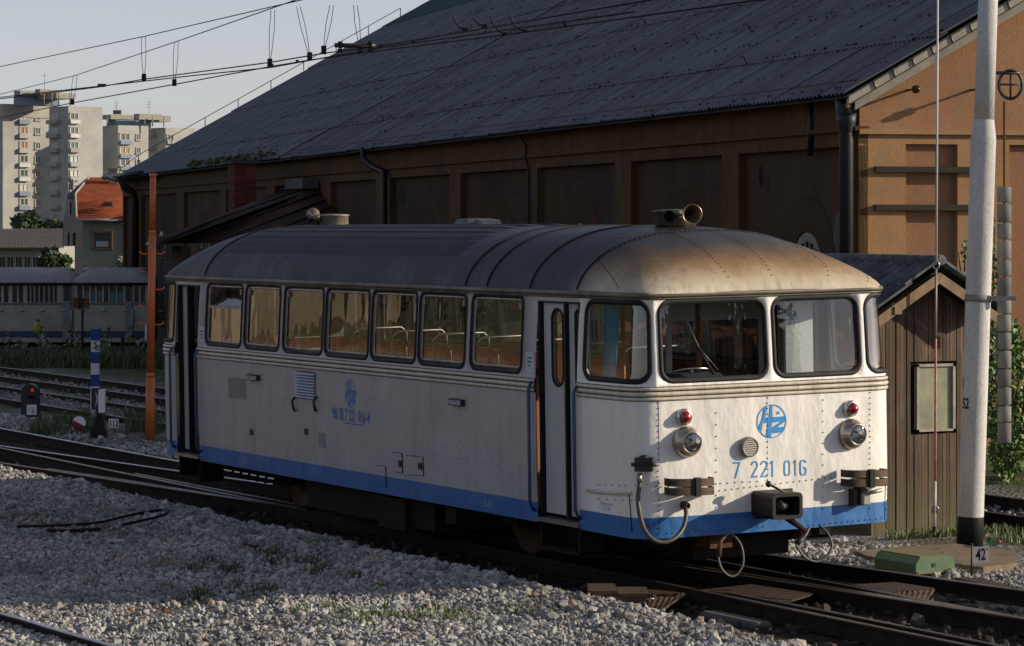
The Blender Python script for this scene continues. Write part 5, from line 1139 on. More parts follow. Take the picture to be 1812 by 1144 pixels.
for k in range(npl):
    ya, yb = HY0 + pw * k + random.uniform(.001, .004), HY0 + pw * (k + 1) - random.uniform(.001, .005); o = random.uniform(0, .012); xf = WX + o * .9
    segs = [(-.18, (zgab(ya) + zgab(yb)) / 2)]
    if yb > wy0 - .02 and ya < wy1 + .02: segs = [(-.18, wz0 - .03), (wz1 + .03, (zgab(ya) + zgab(yb)) / 2)]
    for z0, z1 in segs: q = MB(); q.box(xf - .03, xf, ya, yb, z0, z1); q.build('plank', plank_mat, hut)
for k in range(22):                                # planks of the long side
    xa = WX - .02 - 2.3 * k / 22; q = MB(); q.box(xa - .108, xa - .004, HY0 + .005, HY0 + .03, -.18, HZE - .02); q.build('plank', plank_mat, hut)
q = MB(); q.box(HX - 2.5, WX - .035, HY0 + .035, HY1 - .02, -.18, HZE); q.prism([(HX - 2.5, HY0 + .035, HZE), (HX - 2.5, HYC, HZA - .14), (HX - 2.5, HY1 - .02, HZE)], (2.16, 0, 0)); fixn(q.build('hut_core', M('hut_dark', (.02, .016, .013), .9), hut))
q = MB(); fwd = M('window_paint', (.40, .37, .31), .7, var=.45, scale=8)
for (a, b_, c_, d_) in ((wy0, wy0 + .03, wz0, wz1), (wy1 - .035, wy1, wz0, wz1), (wy0, wy1, wz1 - .03, wz1), (wy0, wy1, wz0, wz0 + .025)): q.box(WX - .02, WX + .045, a, b_, c_, d_)
wo = fixn(q.build('window_frame', fwd, hut))
q = MB(); q.box(WX - .0, WX + .012, wy0 + .02, wy1 - .02, wz0 + .02, wz1 - .02)
m, t, b = new_mat('dusty_pane'); v = coords(t); n1 = noise(t, v, 4, 5); t.links.new(ramp(t, n1, [(.3, (.28, .29, .19)), (.7, (.17, .18, .13))]), b.inputs['Base Color']); b.inputs['Roughness'].default_value = .25; q.build('window_pane', m, wo)
hs_mat = M('hut_sheet', (.13, .14, .16), .85, var=.5, scale=6, col2=(.05, .055, .06), bmp=.4, bscale=40, rnd=.25)
sl = .58; RSl = V((0, 1, sl)).normalized()
def hut_sheet(x0, x1, sgn, s0, s1, lift):
    q = MB(); q.smooth = True; n = 6 * 6; rws = []
    nn = V((0, -sgn * sl, 1)).normalized(); e = V((0, -sgn, -sl)).normalized() if sgn > 0 else V((0, 1, -sl)).normalized(); e = V((0, -sgn, -sl)).normalized(); nn = V((0, -sgn * sl, 1)).normalized()
    for s_ in (s0, s1): rws.append([V((x0 + (x1 - x0) * i / n, HYC, HZA + .06)) + e * s_ + nn * (lift + .028 * math.cos(2 * math.pi * i / 6) - (.0 if s_ == s0 else .0)) for i in range(n + 1)])
    q.grid(rws, flip=sgn < 0); q.grid([[p for p in rws[1]], [p - nn * .02 for p in rws[1]]]); q.grid([[rws[0][-1], rws[1][-1]], [rws[0][-1] - nn * .03, rws[1][-1] - nn * .03]]); return q.build('roof_sheet', hs_mat, hut)
for sgn in (1, -1):
    for k in range(3):
        xa = HX + .12 - 1.06 * k
        hut_sheet(xa - 1.08, xa, sgn, .46, 1.12, .0 + .006 * (k % 2)); hut_sheet(xa - 1.08, xa, sgn, -.02, .56, .03 + .006 * (k % 2))
q = MB(); q.tube([(HX + .13, HYC, HZA + .095), (HX - 3.0, HYC, HZA + .095)], .06, 8); q.build('ridge_cap', hs_mat, hut)
bb = M('barge_wood', (.27, .19, .115), .8, var=.4, scale=6)
q = MB()
for sgn in (1, -1):
    e = V((0, -sgn, -sl)).normalized(); a = V((WX - .02, HYC, HZA - .03)); q.prism([a, a + e * 1.06, a + e * 1.06 - UZ * .02, a - UZ * .02], (.34, 0, 0))
fixn(q.build('eaves_board', M('eaves_board2', (.06, .045, .03), .9), hut, kind='stuff'))
for sgn in (1, -1):
    e = V((0, -sgn, -sl)).normalized(); q = MB(); a = V((HX + .06, HYC, HZA - .05)); q.prism([a, a + e * 1.06, a + e * 1.06 - UZ * .13, a - UZ * .13], (.03, 0, 0)); fixn(q.build('barge_board', bb, hut))
q = MB(); p = onx(1589, 549, HX + .1); q.box(WX - .05, HX + .11, p.y - .05, p.y + .05, p.z - .05, p.z + .04); q.build('purlin_end', bb, hut)

# ================================================================== MAST AND THINGS AT THE RIGHT
pm = render_mat('mast_paint', (.53, .525, .50), (.44, .435, .42), (.31, .30, .28))
pb_ = gnd(1716, 966, -.1); md = (pb_ - CAM).dot(FW); ptop = atd(1750.5, -60, md)
mast = thing('catenary_mast', 'white tubular catenary mast with a black foot standing beside the hut', 'mast', pb_)
def mpt(py): k = (966 - py) / 1026; return pb_.lerp(ptop, k)
r0, r1, r2 = 23.2 / FPX * md, 22.2 / FPX * md, 17.6 / FPX * md
q = MB(); q.tube([mpt(y) for y in (914, 700, 500, 245)], [r0 * .985, r0 * .97, r0 * .96, r1], 40, caps=False); q.tube([mpt(y) for y in (245, 228, 212)], [r1, (r1 + r2) / 2, r2], 40, caps=False); q.tube([mpt(212), mpt(-60)], [r2, r2 * .97], 40); q.build('mast_tube', pm, mast)
q = MB(); q.tube([mpt(970), mpt(916), mpt(914)], [r0 * 1.01, r0 * 1.0, r0 * .985], 40); q.build('mast_foot', M('mast_black', (.015, .015, .014), .6, var=.3), mast)
q = MB(); q.tube([mpt(534), mpt(522)], r0 * 1.04, 40); cp = mpt(528); q.frame(cp + RT * .20 - FW * .10, RT * .2, FW * .03, UZ * .025); q.build('mast_clamp', M('clamp_grey', (.28, .27, .25), .6, .3, var=.3), mast)
def mast_text(body, px, py, size, mat, name, xs=.8, bold=.006, poly=None):
    """lettering wrapped round the mast"""
    zc_ = CAM.z - (py - 403) / FPX * md; k = (966 - py) / 1026; ax = pb_.lerp(ptop, k); r_ = r0 * .978 + .003; off = ((px - 906) / FPX * md - (ax - CAM).dot(RT)); a0 = math.asin(max(-.97, min(.97, off / r_)))
    vs, fs = text2d(body, size, xs, bold) if poly is None else poly; q = MB(); Z0 = zc_ - size * .35
    def mp(x, y): a = a0 + x / r_; c_ = pb_ + (ptop - pb_) * ((Z0 + y - pb_.z) / (ptop.z - pb_.z)); return c_ + RT * (r_ * math.sin(a)) - FW * (r_ * math.cos(a))
    q.add([mp(x, y) for x, y in vs], fs); q.build(name, mat, mast)
mast_text('52', 1706, 713, .165, M('stencil_black', (.02, .02, .02), .7), 'mast_number', .62, .004)
mast_text('', 1702, 688, .14, M('bolt_red', (.45, .04, .03), .6), 'warning_bolt', poly=([(.025, .17), (.0, .085), (.02, .09), (-.012, 0), (.006, .065), (-.014, .06), (.01, .17)], [(0, 1, 5, 6), (1, 2, 4, 5), (2, 3, 4)]))
# guy rod
gd = 35.0; gtop, gmid, glow = atd(1659.5, -40, gd), atd(1657, 468, gd), atd(1654, 955, gd)
guy = thing('guy_rod', 'thin vertical guy rod, white above and red below, hooked together before the hut', 'guy rod', glow)
q = MB(); q.tube([gtop, atd(1657.2, 462, gd)], .011, 8); q.build('upper_rod', M('rod_white', (.62, .62, .6), .5, var=.2), guy)
q = MB(); q.tube([atd(1656.5, 476, gd), atd(1655.8, 600, gd)], .014, 8); q.build('middle_rod', M('rod_grey', (.30, .28, .26), .5, .3, var=.3), guy)
q = MB(); q.tube([atd(1655.8, 600, gd), atd(1655.0, 852, gd)], .014, 8); q.build('red_rod', M('rod_red', (.38, .05, .035), .6, var=.4, scale=9, col2=(.5, .36, .3)), guy)
q = MB(); q.tube([atd(1655.0, 852, gd), atd(1654.3, 935, gd)], .014, 8); q.build('lower_rod', MATS['rod_white'], guy)
for py, rr_ in ((470, .035), (902, .033)):
    c_ = atd(1656.5 if py < 600 else 1655, py, gd); q = MB(); q.tube([c_ + RT * (rr_ * math.cos(a)) + UZ * (rr_ * 1.2 * math.sin(a)) for a in np.linspace(0, 2 * math.pi, 14, False)], .012, 6, closed=True); q.build('rod_hook', dullmetal, guy)
q = MB(); q.tube([atd(1654.3, 932, gd), atd(1653.5, 962, gd)], .03, 8); q.tube([atd(1662, 944, gd), atd(1660, 962, gd)], .03, 8); q.frame(atd(1657, 963, gd), RT * .09, FW * .05, UZ * .015); q.build('ground_anchor', black, guy)
# tension weights on the second line at the right edge
wd_ = 34.0; wt = thing('tension_weights', 'hanging stack of grey concrete tension weights to the right of the white mast', 'weights', atd(1777, 782, wd_))
wm = M('weight_concrete', (.20, .20, .19), .9, var=.35, scale=5, rnd=.2)
ysw = [785, 748, 718, 685, 653, 620, 588, 556, 528, 490, 460, 425, 395, 360, 330]
p0 = None
for a, b_ in zip(ysw[:-1], ysw[1:]):
    A, B = atd(1777, a - 1.0, wd_), atd(1777, b_ + 1.0, wd_); q = MB(); R_ = .078; L = (B - A).length; q.lathe(A, UZ, [(.001, 0), (R_ - .01, 0), (R_, .01), (R_, L - .01), (R_ - .01, L), (.001, L)], 18); q.build('weight', wm, wt)
q = MB(); q.tube([atd(1777, 785, wd_), atd(1777, 180, wd_)], .014, 6); q.build('weight_rod', rustm, wt)
q = MB(); c_ = atd(1788, 150, wd_); q.tube([c_ + RT * (.13 * math.cos(a)) + UZ * (.16 * math.sin(a)) for a in np.linspace(0, 2 * math.pi, 24, False)], .018, 6, closed=True); q.tube([c_ + RT * .13, c_ - RT * .13], .012, 5); q.tube([c_ + UZ * .16, c_ - UZ * .16], .012, 5); q.tube([c_ + UZ * .13 - RT * .2, c_ + UZ * .13 + RT * .1], .02, 5); q.build('tension_wheel', black, wt)
# slab, point machine, number sign, bottle
slabm = render_mat('slab_concrete', (.22, .17, .115), (.16, .12, .08), (.10, .08, .055)); z_ = -.015
q = MB(); q.prism([gnd(*p, z_) for p in ((1513, 975), (1600, 967), (1690, 962), (1790, 976), (1800, 996), (1740, 1004), (1650, 992), (1560, 988), (1535, 984))], UZ * -.12); fixn(q.build('slab', slabm, kind='structure'))
pc = gnd(1621, 1017, -.06); gx_, gy_ = V((1, 0, 0)), V((0, 1, 0)); L, Wd, Hh = .74, .48, .165
pmx = thing('point_machine', 'green painted point machine box with rusty lid beside the far rail', 'point machine', pc + V((-L / 2, Wd / 2, -.08)))
green_p = M('machine_green', (.13, .20, .11), .55, var=.35, scale=5, col2=(.09, .15, .085)); lidm = M('machine_lid', (.20, .125, .06), .75, var=.5, scale=5, col2=(.13, .17, .09))
q = MB(); x1, y0 = pc.x, pc.y; zb_ = pc.z + .0; c1 = .05
prof = [(y0, zb_), (y0, zb_ + Hh * .6), (y0 + c1, zb_ + Hh), (y0 + Wd - c1, zb_ + Hh), (y0 + Wd, zb_ + Hh * .6), (y0 + Wd, zb_)]
q.prism([(x1, y, z) for y, z in prof], (-L, 0, 0)); fixn(q.build('machine_case', green_p, pmx))
q = MB(); q.box(x1 - L + .02, x1 - .02, y0 + c1 + .01, y0 + Wd - c1 - .01, zb_ + Hh - .004, zb_ + Hh + .012); q.build('machine_lid', lidm, pmx)
q = MB(); q.box(x1 - L - .01, x1 + .012, y0 - .012, y0 + Wd + .012, zb_, zb_ + .022); q.build('case_flange', M('flange_rust', (.30, .23, .12), .7, var=.4), pmx)
q = MB(); q.box(x1 - L + .03, x1 - .02, y0 + .02, y0 + Wd - .02, zb_ - .15, zb_); q.build('machine_base', M('machine_dark', (.022, .03, .018), .7), pmx)
q = MB(); q.box(x1, x1 + .008, y0 + .20, y0 + .24, zb_ + .065, zb_ + .105); q.build('keyhole', black, pmx)
sg = gnd(1719, 1021, -.08); sd_ = (sg - CAM).dot(FW); s42 = thing('number_sign', 'small pale plate reading 42 on a thin stake near the lower right corner', 'sign', sg)
q = MB(); q.tube([sg, atd(1720, 962, sd_)], .010, 6); q.build('stake', black, s42)
a, b_, c_, d_ = (atd(*p, sd_ - .02) for p in ((1721, 998), (1750, 995), (1750, 967), (1721, 969))); q = MB(); q.prism([a, b_, c_, d_], FW * .008); fixn(q.build('plate', M('plate_pink', (.85, .72, .66), .6, var=.25, scale=12), s42))
ex = (b_ - a).normalized(); ez = (d_ - a).normalized()
q = MB(); vs, fs = text2d('42', .165, .62, .003); q.add([(a + b_) / 2 + ex * x + ez * (y + .03) - FW * .004 for x, y in vs], fs); q.build('plate_number', M('plate_ink', (.03, .015, .012), .6), s42)
q = MB(); q.add([(c_ + ex * -.03 + ez * -.035 - FW * .004), (c_ + ex * -.012 + ez * -.035 - FW * .004), (c_ + ex * -.02 + ez * -.008 - FW * .004)], [(0, 1, 2)]); q.build('plate_letter', MATS['plate_ink'], s42)
bt_ = gnd(1758, 968, -.02); q = MB(); pg = glass('bottle_green', (.30, .62, .42), .35, .3, .05, 6); q.lathe(bt_ + UZ * .055, (.95, -.3, .1), [(.001, -.14), (.045, -.13), (.055, -.05), (.055, .04), (.045, .10), (.02, .15), (.018, .17), (.001, .17)], 14); bo = q.build('plastic_bottle', pg, label='crumpled green plastic bottle lying in the grass right of the mast', cat='bottle')
q = MB(); q.lathe(bt_ + UZ * .055 + V((.95, -.3, .1)) * .16, (.95, -.3, .1), [(.022, 0), (.022, .025), (.001, .026)], 10); q.build('bottle_cap', M('cap_red', (.25, .02, .015), .5), bo)
# tread plates and near point machine
m, t, b = new_mat('tread_plate'); v = coords(t); n1 = noise(t, v, 2.5, 4); t.links.new(ramp(t, n1, [(.3, (.075, .042, .022)), (.7, (.030, .019, .013))]), b.inputs['Base Color']); b.inputs['Roughness'].default_value = .7; b.inputs['Metallic'].default_value = .2
wv = t.nodes.new('ShaderNodeTexVoronoi'); wv.inputs['Scale'].default_value = 22; wv.inputs['Randomness'].default_value = 0; mp_ = t.nodes.new('ShaderNodeMapping'); mp_.inputs['Rotation'].default_value = (0, 0, .785); t.links.new(v, mp_.inputs[0]); t.links.new(mp_.outputs[0], wv.inputs['Vector']); bump(t, b, wv.outputs['Distance'], 1., .03); treadm = m
def tread(label, pts, z0, zs=None):
    q = MB(); zs = zs or [z0] * len(pts); q.prism([gnd(px, py, z) for (px, py), z in zip(pts, zs)], UZ * -.02); o = fixn(q.build('tread_plate', treadm)); tag(o, label, 'cover plate', 'steel tread plates among the rails')
tread('rusty tread plate behind the brown machine in the foreground', [(1108, 1042), (1150, 1043), (1215, 1050), (1150, 1053)], -.03); tread('rusty tread plate sloping down beside the brown machine', [(1150, 1053), (1213, 1051), (1168, 1081), (1146, 1080)], -.035, [-.035, -.035, -.15, -.15])
tread('dark tread plate between the near rails below the coupler', [(1236, 1044), (1330, 1034), (1440, 1050), (1400, 1062), (1300, 1052)], -.05); tread('short rusty tread plate below the dark one at the near rail', [(1345, 1056), (1402, 1050), (1398, 1066), (1380, 1064)], -.055)
tread('flat rusty tread plate between the far rails', [(1506, 1035), (1582, 1030), (1655, 1041), (1572, 1048)], -.03); tread('rusty tread plate sloping toward the rail at lower right', [(1572, 1048), (1655, 1041), (1636, 1066), (1600, 1056)], -.035, [-.035, -.035, -.13, -.13])
tread('dark tread plate under the stake of the number sign', [(1690, 1023), (1735, 1022), (1800, 1040), (1770, 1040)], -.06)
nm0 = gnd(1092, 1082, -.1); nm_ = thing('switch_lock', 'brown lidded switch lock box half sunk in the foreground ballast', 'point machine', nm0)
bk = M('lock_brown', (.10, .075, .05), .65, var=.45, scale=6, col2=(.055, .038, .024)); dd = (nm0 - CAM).dot(FW)
def pbx(px0, px1, pyt, pyb, dep, name, mat, q=None):
    A, B = atd(px0, pyb, dd), atd(px1, pyb, dd); h = (pyb - pyt) / FPX * dd; q = MB(); c_ = (A + B) / 2 + FW * dep / 2 + UZ * h / 2; q.frame(c_, (B - A) / 2, FW * dep / 2, UZ * h / 2); return q.build(name, mat, nm_)
pbx(1044, 1080, 1056, 1084, .5, 'lock_case', bk); pbx(1096, 1146, 1059, 1086, .45, 'lock_case', bk); pbx(1094, 1148, 1051, 1058, .55, 'lock_lid', bk); pbx(1042, 1092, 1046, 1055, .6, 'lock_lid', bk)
pbx(1080, 1097, 1053, 1064, .2, 'hinge', bk); q = MB(); q.tube([atd(1140, 1064, dd), atd(1142, 1072, dd), atd(1150, 1080, dd)], .012, 5); q.tube([atd(1143, 1061, dd), atd(1157, 1060, dd)], .01, 5); q.build('lock_rod', dullmetal, nm_)
# ivy and bush behind the mast
gq = np.random.default_rng(8)
def shrub(name, label, cat, pxr, pyr, d, n, size, mat, stems=4, dr=.5, group=None):
    base = atd(sum(pxr) / 2, pyr[1], d); sh = thing(name, label, cat, base, group); pts = []
    for _ in range(n):
        u, v_ = gq.uniform(-1, 1), gq.uniform(0, 1); wv_ = (1 - abs(2 * v_ - 1) ** 3) * (.75 + .25 * math.sin(v_ * 11 + 2)); px = sum(pxr) / 2 + u * abs(u) ** .3 * (pxr[1] - pxr[0]) / 2 * wv_; pts.append(tuple(atd(px, pyr[1] + (pyr[0] - pyr[1]) * v_, d + gq.uniform(-dr, dr))))
    leaves(pts, size, mat, 'foliage', sh, kind='stuff'); q = MB()
    for k in range(stems): px = pxr[0] + (pxr[1] - pxr[0]) * (k + .5) / stems; q.tube([base + RT * (.02 * k), atd((px + sum(pxr) / 2) / 2, (pyr[0] + pyr[1]) / 2, d), atd(px, pyr[0] + (pyr[1] - pyr[0]) * .15, d)], [.02, .014, .006], 5)
    q.build('stem', M('bark', (.06, .045, .03), .9), sh); return sh
ivy = leaf_mat('ivy_leaf', (.03, .07, .012), (.12, .19, .04))
shrub('climbing_plant', 'thin climbing plant growing up behind the white mast', 'plant', (1739, 1768), (350, 700), 41, 420, .045, ivy, 2, .25)
shrub('bush', 'leafy green bush behind the mast beyond the rusty track', 'bush', (1705, 1860), (560, 850), 42.5, 2600, .06, ivy, 5, .7)
shrub('sapling', 'small sapling with few leaves rising left of the white mast above the hut', 'plant', (1690, 1724), (425, 560), 40.5, 70, .05, ivy, 3, .15)
# ================================================================== LEFT SIDE: MASTS, SIGNALS
def gb(px, py): p = gnd(px, py, -.12); p.z = zg(p.x, p.y); return p
ob = gb(265, 783); od = (ob - CAM).dot(FW)
om = thing('signal_mast', 'tall slim orange mast with short climbing rungs standing left of the railbus', 'mast', ob)
op = M('orange_paint', (.58, .15, .03), .5, var=.3, scale=2.5, col2=(.42, .105, .028)); ul = od / FPX
def opt(py, dx=0.): k = (783 - py) / 475; return atd(265 + 6 * k + dx, py, od)
q = MB(); q.tube([opt(785), opt(668)], 8.0 * ul, 20); q.build('lower_tube', op, om)
q = MB(); q.tube([opt(668), opt(660)], [8.0 * ul, 6.6 * ul], 20); q.tube([opt(660), opt(415)], 6.6 * ul, 20); q.build('middle_tube', op, om)
q = MB(); q.tube([opt(415), opt(408)], [6.6 * ul, 5.5 * ul], 20); q.tube([opt(408), opt(308)], 5.4 * ul, 20); q.lathe(opt(314), UZ, [(5.4 * ul, 0), (7 * ul, .02), (7 * ul, .06), (.001, .065)], 16); q.build('upper_tube', op, om)
for py, sd2 in ((450, 1), (450, -1), (482, -1), (513, 1), (543, -1), (575, 1), (575, -1)):
    q = MB(); q.tube([opt(py), opt(py, sd2 * 16), opt(py - 1, sd2 * 20), opt(py - 5, sd2 * 22)], 1.8 * ul, 6); q.build('rung', op, om)
q = MB(); a = opt(588, -9); q.frame(a, RT * .015, FW * .03, UZ * .12); q.build('tag_plate', M('tag_white', (.5, .52, .55), .5), om)
cb2 = atd(303, 680, 57); q = MB(); q.frame(atd(303, 641, 57), RT * .10, FW * .12, UZ * .36); co2 = q.build('trackside_cabinet', op, label='orange trackside cabinet half hidden behind the rear corner of the railbus', cat='cabinet'); 
q = MB(); q.frame(atd(303.5, 641, 56.87), RT * .075, FW * .006, UZ * .33); q.build('cabinet_door', op, co2)
# striped post
sb = gnd(168, 712, -.1); sd3 = (sb - CAM).dot(FW); sp_ = thing('striped_post', 'square blue and white banded post with flaking paint behind the points lantern', 'post', atd(168, 735, 55))
u3 = 55 / FPX; bl_ = M('band_blue', (.035, .075, .24), .6, var=.3); wh_ = M('band_white', (.62, .63, .64), .7, var=.25, scale=9)
bands = [(582, 603, bl_), (603, 623, wh_), (623, 643, bl_), (643, 663, wh_), (663, 684, bl_), (684, 738, wh_)]
for y0, y1, mm in bands: q = MB(); xo = 169.2 - (y0 - 582) * .012; q.frame(atd(xo, (y0 + y1) / 2, 55), RT * 7 * u3, FW * 7 * u3, UZ * ((y1 - y0) / 2 * u3)); q.build('painted_band', mm, sp_)
q = MB(); gq = np.random.default_rng(4)
for k in range(26): px, py = 170 + gq.uniform(-5, 6), 612 + gq.uniform(-8, 9); q.frame(atd(px, py, 55 - 7.2 * u3 / 1.0), RT * gq.uniform(.004, .014), FW * .002, UZ * gq.uniform(.004, .02))
q.build('flaked_paint', M('flake', (.05, .05, .05), .9), sp_, kind='stuff')
# points lantern with lever and counterweight
lb_ = gb(178, 777); ld = (lb_ - CAM).dot(FW); ul = ld / FPX; ln = thing('points_lantern', 'points lantern with black and white faces over a dark lever stand by the weeds', 'points lantern', lb_)
def lp(px, py, o=0.): return atd(px, py, ld + o)
q = MB(); q.frame(lp(169.5, 706), RT * 6.6 * ul, FW * .09, UZ * 19 * ul); lf = q.build('lantern_face', black, ln)
q = MB(); q.add([lp(168.5, 692, -.093), lp(172.5, 700, -.093), lp(174.5, 706, -.093), lp(172, 714, -.093), lp(167.5, 722, -.093), lp(170.5, 707, -.093)], [(0, 5, 4, 3, 2, 1)]); q.build('lantern_arrow', M('arrow_pale', (.42, .40, .50), .5), lf)
q = MB(); q.frame(lp(180.5, 710), RT * 5. * ul, FW * .1, UZ * 20 * ul); q.build('lantern_white_face', M('lantern_white', (.80, .82, .84), .5, var=.12), ln)
q = MB(); q.tube([lp(173, 778, .1), lp(173, 700, .1)], .035, 8); q.build('lantern_post', black, ln)
q = MB(); q.prism([lp(166, 778), lp(188, 778), lp(180, 742), lp(170, 742)], FW * .2); q.lathe(lp(175, 768), UZ, [(.16, -.1), (.14, .05), (.07, .18), (.06, .3)], 12); fixn(q.build('lever_stand', M('stand_dark', (.022, .018, .015), .8), ln))
q = MB(); q.tube([lp(172, 762), lp(150, 754)], .025, 6); lv_ = q.build('lever', black, ln)
c_ = lp(140.5, 749); q = MB(); R_ = 13 * ul; q.lathe(c_, -FW, [(.001, .05), (R_ * .9, .05), (R_, .03), (R_, -.03), (R_ * .9, -.05), (.001, -.05)], 28); cwt = q.build('counterweight', M('cw_red', (.22, .05, .035), .6, var=.3), ln)
q = MB(); a0 = rad(-28); n = 16; pts = [c_ - FW * .054 + RT * (R_ * .93 * math.cos(a0 + math.pi * k / n)) + UZ * (R_ * .93 * math.sin(a0 + math.pi * k / n)) for k in range(n + 1)]; q.add(pts, [tuple(range(n + 1))]); q.build('white_half', M('lantern_white'), cwt) if False else q.build('white_half', MATS['lantern_white'], cwt)
def plate(label, px0, px1, py0, py1, d, txt, base_py, size, xs=.8, bold=.008):
    th_ = thing('number_sign', label, 'sign', atd((px0 + px1) / 2, base_py, d)); u = d / FPX; c_ = atd((px0 + px1) / 2, (py0 + py1) / 2, d)
    q = MB(); q.frame(c_, RT * (px1 - px0) / 2 * u, FW * .008, UZ * (py1 - py0) / 2 * u); q.build('plate', M('sign_cream', (.80, .80, .72), .5, var=.15, scale=9), th_)
    q = MB(); vs, fs = text2d(txt, size, xs, bold); q.add([c_ + RT * x + UZ * (y - size * .35) - FW * .011 for x, y in vs], fs); q.build('plate_number', black, th_)
    q = MB(); q.tube([c_ + FW * .02 - UZ * .05, atd((px0 + px1) / 2, base_py, d) + FW * .02], .012, 5); q.build('stake', black, th_)
plate('small cream plate reading 112 low in the weeds beside the points lantern', 192.5, 210, 741.5, 757.5, 52.6, '112', 770, .15, .72, .004)
# dwarf signal
db_ = gb(52, 742); dd_ = (db_ - CAM).dot(FW); dw = thing('dwarf_signal', 'black round topped dwarf signal showing a red light at the left edge', 'signal', db_); ud = dd_ / FPX
prof = [(-15, -745), (15, -745), (15, -694)] + [(15 * math.cos(a), -694 + 14 * math.sin(a)) for a in np.linspace(.2, math.pi - .2, 9)] + [(-15, -694)]
q = MB(); q.prism([atd(52 + x, -y, dd_) for x, y in prof], FW * .25); hs_o = fixn(q.build('signal_housing', black, dw))
m, t, b = new_mat('red_lamp_lit'); b.inputs['Base Color'].default_value = (.5, .02, .02, 1); b.inputs['Emission Color'].default_value = (1, .05, .03, 1); b.inputs['Emission Strength'].default_value = .25
for px, py, mm in ((57, 690.5, m), (57, 705, M('lamp_dead', (.06, .065, .06), .2))):
    q = MB(); q.lathe(atd(px, py, dd_), -FW, [(.001, .02), (.025, .018), (.034, 0)], 16); q.build('signal_lamp', mm, dw)
    q = MB(); c_ = atd(px, py, dd_); q.grid([[c_ + RT * (.05 * math.cos(a)) + UZ * (.05 * math.sin(a)) - FW * o for a in np.linspace(.1, math.pi - .1, 9)] for o in (0, .12)]); q.build('lamp_hood', black, dw)
q = MB(); c_ = atd(56, 725.5, dd_ - .02); q.frame(c_, RT * 8.6 * ud, FW * .008, UZ * 9 * ud); po = q.build('signal_plate', M('sign_white', (.78, .80, .82), .5, var=.1), dw)
q = MB(); vs, fs = text2d('113L:', .135, .56, .0); q.add([c_ + RT * x + UZ * (y - .05) - FW * .012 for x, y in vs], fs); q.build('plate_number', black, po)
# rusty box on a post, small post, yellow marker
bxp = atd(146, 640, 84); nb2 = thing('notice_board', 'rusty open topped board on a thin post in the weeds before the coaches', 'sign board', bxp); u4 = 84 / FPX
q = MB(); q.tube([bxp, atd(146, 530, 84)], .035, 6); q.build('post', M('rust_dark', (.05, .03, .02), .8), nb2)
bm2 = M('board_rust', (.13, .10, .06), .8, var=.4); rim = M('board_rim', (.34, .13, .05), .7)
for px0, px1 in ((130, 139), (147, 158)): q = MB(); q.frame(atd((px0 + px1) / 2, 537, 84), RT * (px1 - px0) / 2 * u4, FW * .02, UZ * 9 * u4); q.build('board_panel', bm2, nb2)
for py in (527.5, 547.5):
    for px0, px1 in ((130, 140), (146, 158)): q = MB(); q.frame(atd((px0 + px1) / 2, py, 83.95), RT * (px1 - px0) / 2 * u4, FW * .05, UZ * 1. * u4); q.build('board_rim', rim, nb2)
q = MB(); q.frame(atd(143, 538, 84.1), RT * 4 * u4, FW * .02, UZ * 10 * u4); q.build('board_back', black, nb2)
y0_ = atd(67, 592, 99); q = MB(); q.lathe(y0_, UZ, [(.001, 0), (.13, .02), (.14, .22), (.10, .36), (.05, .42), (.045, .5), (.001, .52)], 12); yo = q.build('hydrant', M('hydrant_yellow', (.36, .30, .05), .6, var=.3), label='small yellow hydrant among the weeds in front of the left coach', cat='hydrant')
q = MB(); q.lathe(y0_ + UZ * .42, UZ, [(.055, 0), (.05, .07), (.001, .1)], 10); q.build('hydrant_cap', rustm, yo)
q = MB(); q.tube([atd(217, 632, 92), atd(217, 597, 92)], .06, 6); q.build('stub_post', M('stub', (.02, .018, .016), .9), label='short dark stub post in the weeds near the corner of the warehouse', cat='post')

